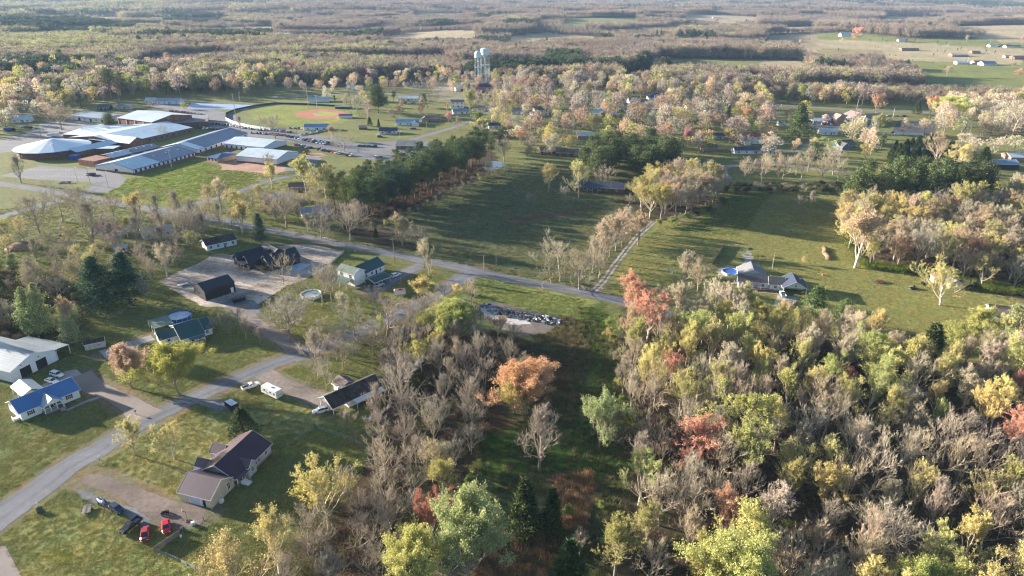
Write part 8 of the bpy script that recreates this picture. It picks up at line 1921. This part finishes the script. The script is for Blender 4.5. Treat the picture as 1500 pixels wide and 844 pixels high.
B1 = [(.16, .12, .085), (.20, .155, .11), (.12, .09, .06)]; B2 = [(.09, .12, .03), (.13, .14, .04)]
ground_stuff('undergrowth', [(W1g, .16, (.7, 1.6), B1+B1+B2), (W2, .14, (.7, 1.6), B1+B1+B2), (TH, .20, (.7, 1.6), B1+B2[:1]), ([(500, 326), (560, 330), (620, 300), (714, 248), (700, 236), (540, 285)], .15, (.8, 1.5), B1),
    ([(1232, 345), (1264, 392), (1372, 408), (1420, 424), (1500, 434), (1500, 424), (1372, 400), (1262, 383), (1236, 340)], .5, (1.0, 1.9), [(.13, .18, .03), (.18, .21, .04), (.08, .10, .03)]),
    ([(-20, 395), (60, 398), (130, 430), (130, 480), (100, 515), (-60, 520)], .22, (.7, 1.5), B1+B2), ([(700, 480), (760, 495), (830, 530), (850, 600), (760, 590), (700, 540)], .3, (.6, 1.3), B1+[(.17, .13, .08)])],
    [brush_clump(300+i, 130, 1.5, .7) for i in range(3)], 'brown and green undergrowth filling the woods and thickets', 61)
ground_stuff('dry_grass', [([(780, 480), (860, 455), (900, 500), (925, 600), (930, 700), (905, 860), (700, 960), (690, 800), (730, 700), (760, 620), (800, 540)], .9, (.7, 1.5), [(.20, .17, .09), (.15, .14, .07), (.12, .15, .05)]),
    ([(815, 700), (870, 690), (860, 770), (800, 780)], 1.6, (1., 1.8), [(.42, .25, .13), (.36, .24, .14)]), ([(690, 790), (820, 780), (810, 880), (690, 900)], 1.4, (.9, 1.7), [(.38, .23, .12), (.28, .19, .11)]),
    ([(770, 490), (850, 455), (870, 540), (840, 560), (790, 540)], 1.2, (.9, 1.7), [(.26, .20, .11), (.16, .15, .07)]), ([(-40, 440), (30, 450), (40, 500), (-40, 510)], 1.2, (.8, 1.6), [(.30, .22, .13), (.24, .16, .09)])],
    [blade_tuft(310+i, 26, .95, .30) for i in range(3)], 'tawny dry grass and weeds in the scrubby clearing', 62)
ground_stuff('rough_grass', [([(845, 450), (885, 450), (905, 520), (930, 640), (860, 660), (880, 560)], 1.2, (.5, 1.1), [(.10, .16, .03), (.13, .17, .04)]), ([(700, 640), (930, 620), (940, 690), (690, 700)], 1.0, (.5, 1.1), [(.08, .14, .03), (.12, .16, .04)]),
    ([(0, 728), (60, 705), (140, 660), (150, 650), (138, 645), (60, 690), (0, 716)], .8, (.3, .6), [(.20, .19, .07), (.13, .14, .04)]), ([(690, 400), (850, 432), (880, 440), (850, 445), (700, 410)], .9, (.3, .7), [(.20, .20, .06), (.28, .24, .12)]),
    ([(400, 330), (620, 374), (800, 410), (860, 424), (830, 425), (700, 392), (400, 342)], .8, (.4, 1.0), [(.24, .23, .08), (.16, .17, .05)]),
    ([(40, 740), (240, 800), (330, 850), (300, 900), (20, 900), (10, 800)], .7, (.12, .32), [(.19, .19, .06), (.24, .21, .09), (.12, .14, .035)]), ([(150, 640), (250, 605), (330, 600), (470, 600), (440, 640), (300, 680), (260, 720), (150, 690)], .7, (.12, .30), [(.20, .19, .07), (.24, .21, .09)])],
    [blade_tuft(320+i, 30, .6, .35, .035) for i in range(3)], 'longer green and straw-coloured grass on verges, lawns and the shaded strip', 63)

ground_stuff('lawn_grass', [([(-400, 520), (-200, 430), (0, 400), (330, 350), (640, 400), (700, 420), (560, 490), (560, 640), (420, 900), (300, 940), (-300, 940)], 2.0, (.7, 1.3), [(.34, .34, .11), (.37, .34, .13), (.30, .32, .10)]), ([(890, 440), (940, 350), (1060, 280), (1225, 290), (1260, 385), (1400, 420), (1500, 440), (1500, 530), (1200, 500), (1000, 470)], 1.2, (.8, 1.5), [(.29, .28, .10), (.33, .30, .12)]),
    ([(690, 410), (860, 440), (830, 470), (700, 440)], 2., (.7, 1.3), [(.25, .28, .08)]), ([(560, 330), (740, 240), (1010, 250), (960, 310), (880, 425), (720, 398), (610, 375)], .55, (1., 1.8), [(.17, .19, .08), (.21, .19, .09)]), ([(150, 270), (190, 262), (290, 236), (375, 256), (360, 275), (275, 298), (140, 287)], .45, (1.2, 2.), [(.27, .31, .06)]), ([(300, 250), (480, 250), (520, 290), (420, 335), (300, 310)], .35, (1.2, 2.), [(.24, .25, .08)]), ([(-100, 320), (130, 290), (250, 320), (300, 350), (40, 400), (-100, 400)], .6, (1., 1.7), [(.24, .25, .08)])],
    [blade_tuft(330+i, 26, .15, .36, .055) for i in range(3)], 'short mown grass of the lawns and pastures', 64, .0)
# ------------------------------------------------------------------ haze: one closed box of thin air round everything
hz = MB(); hz.box(-14500, 14500, -14500, 14500, -60, 128)
hm = bpy.data.materials.new('haze_air'); hm.use_nodes = True; nt = hm.node_tree; nt.nodes.clear()
o_ = nt.nodes.new('ShaderNodeOutputMaterial'); pv = nt.nodes.new('ShaderNodeVolumePrincipled')
pv.inputs['Color'].default_value = (.47, .68, 1.0, 1); pv.inputs['Density'].default_value = 4.6e-5; pv.inputs['Anisotropy'].default_value = 0.0
nt.links.new(pv.outputs[0], o_.inputs['Volume'])
haze = hz.build('haze', hm); tag(haze, kind='stuff'); haze['label'] = 'thin blue haze over the far woods'
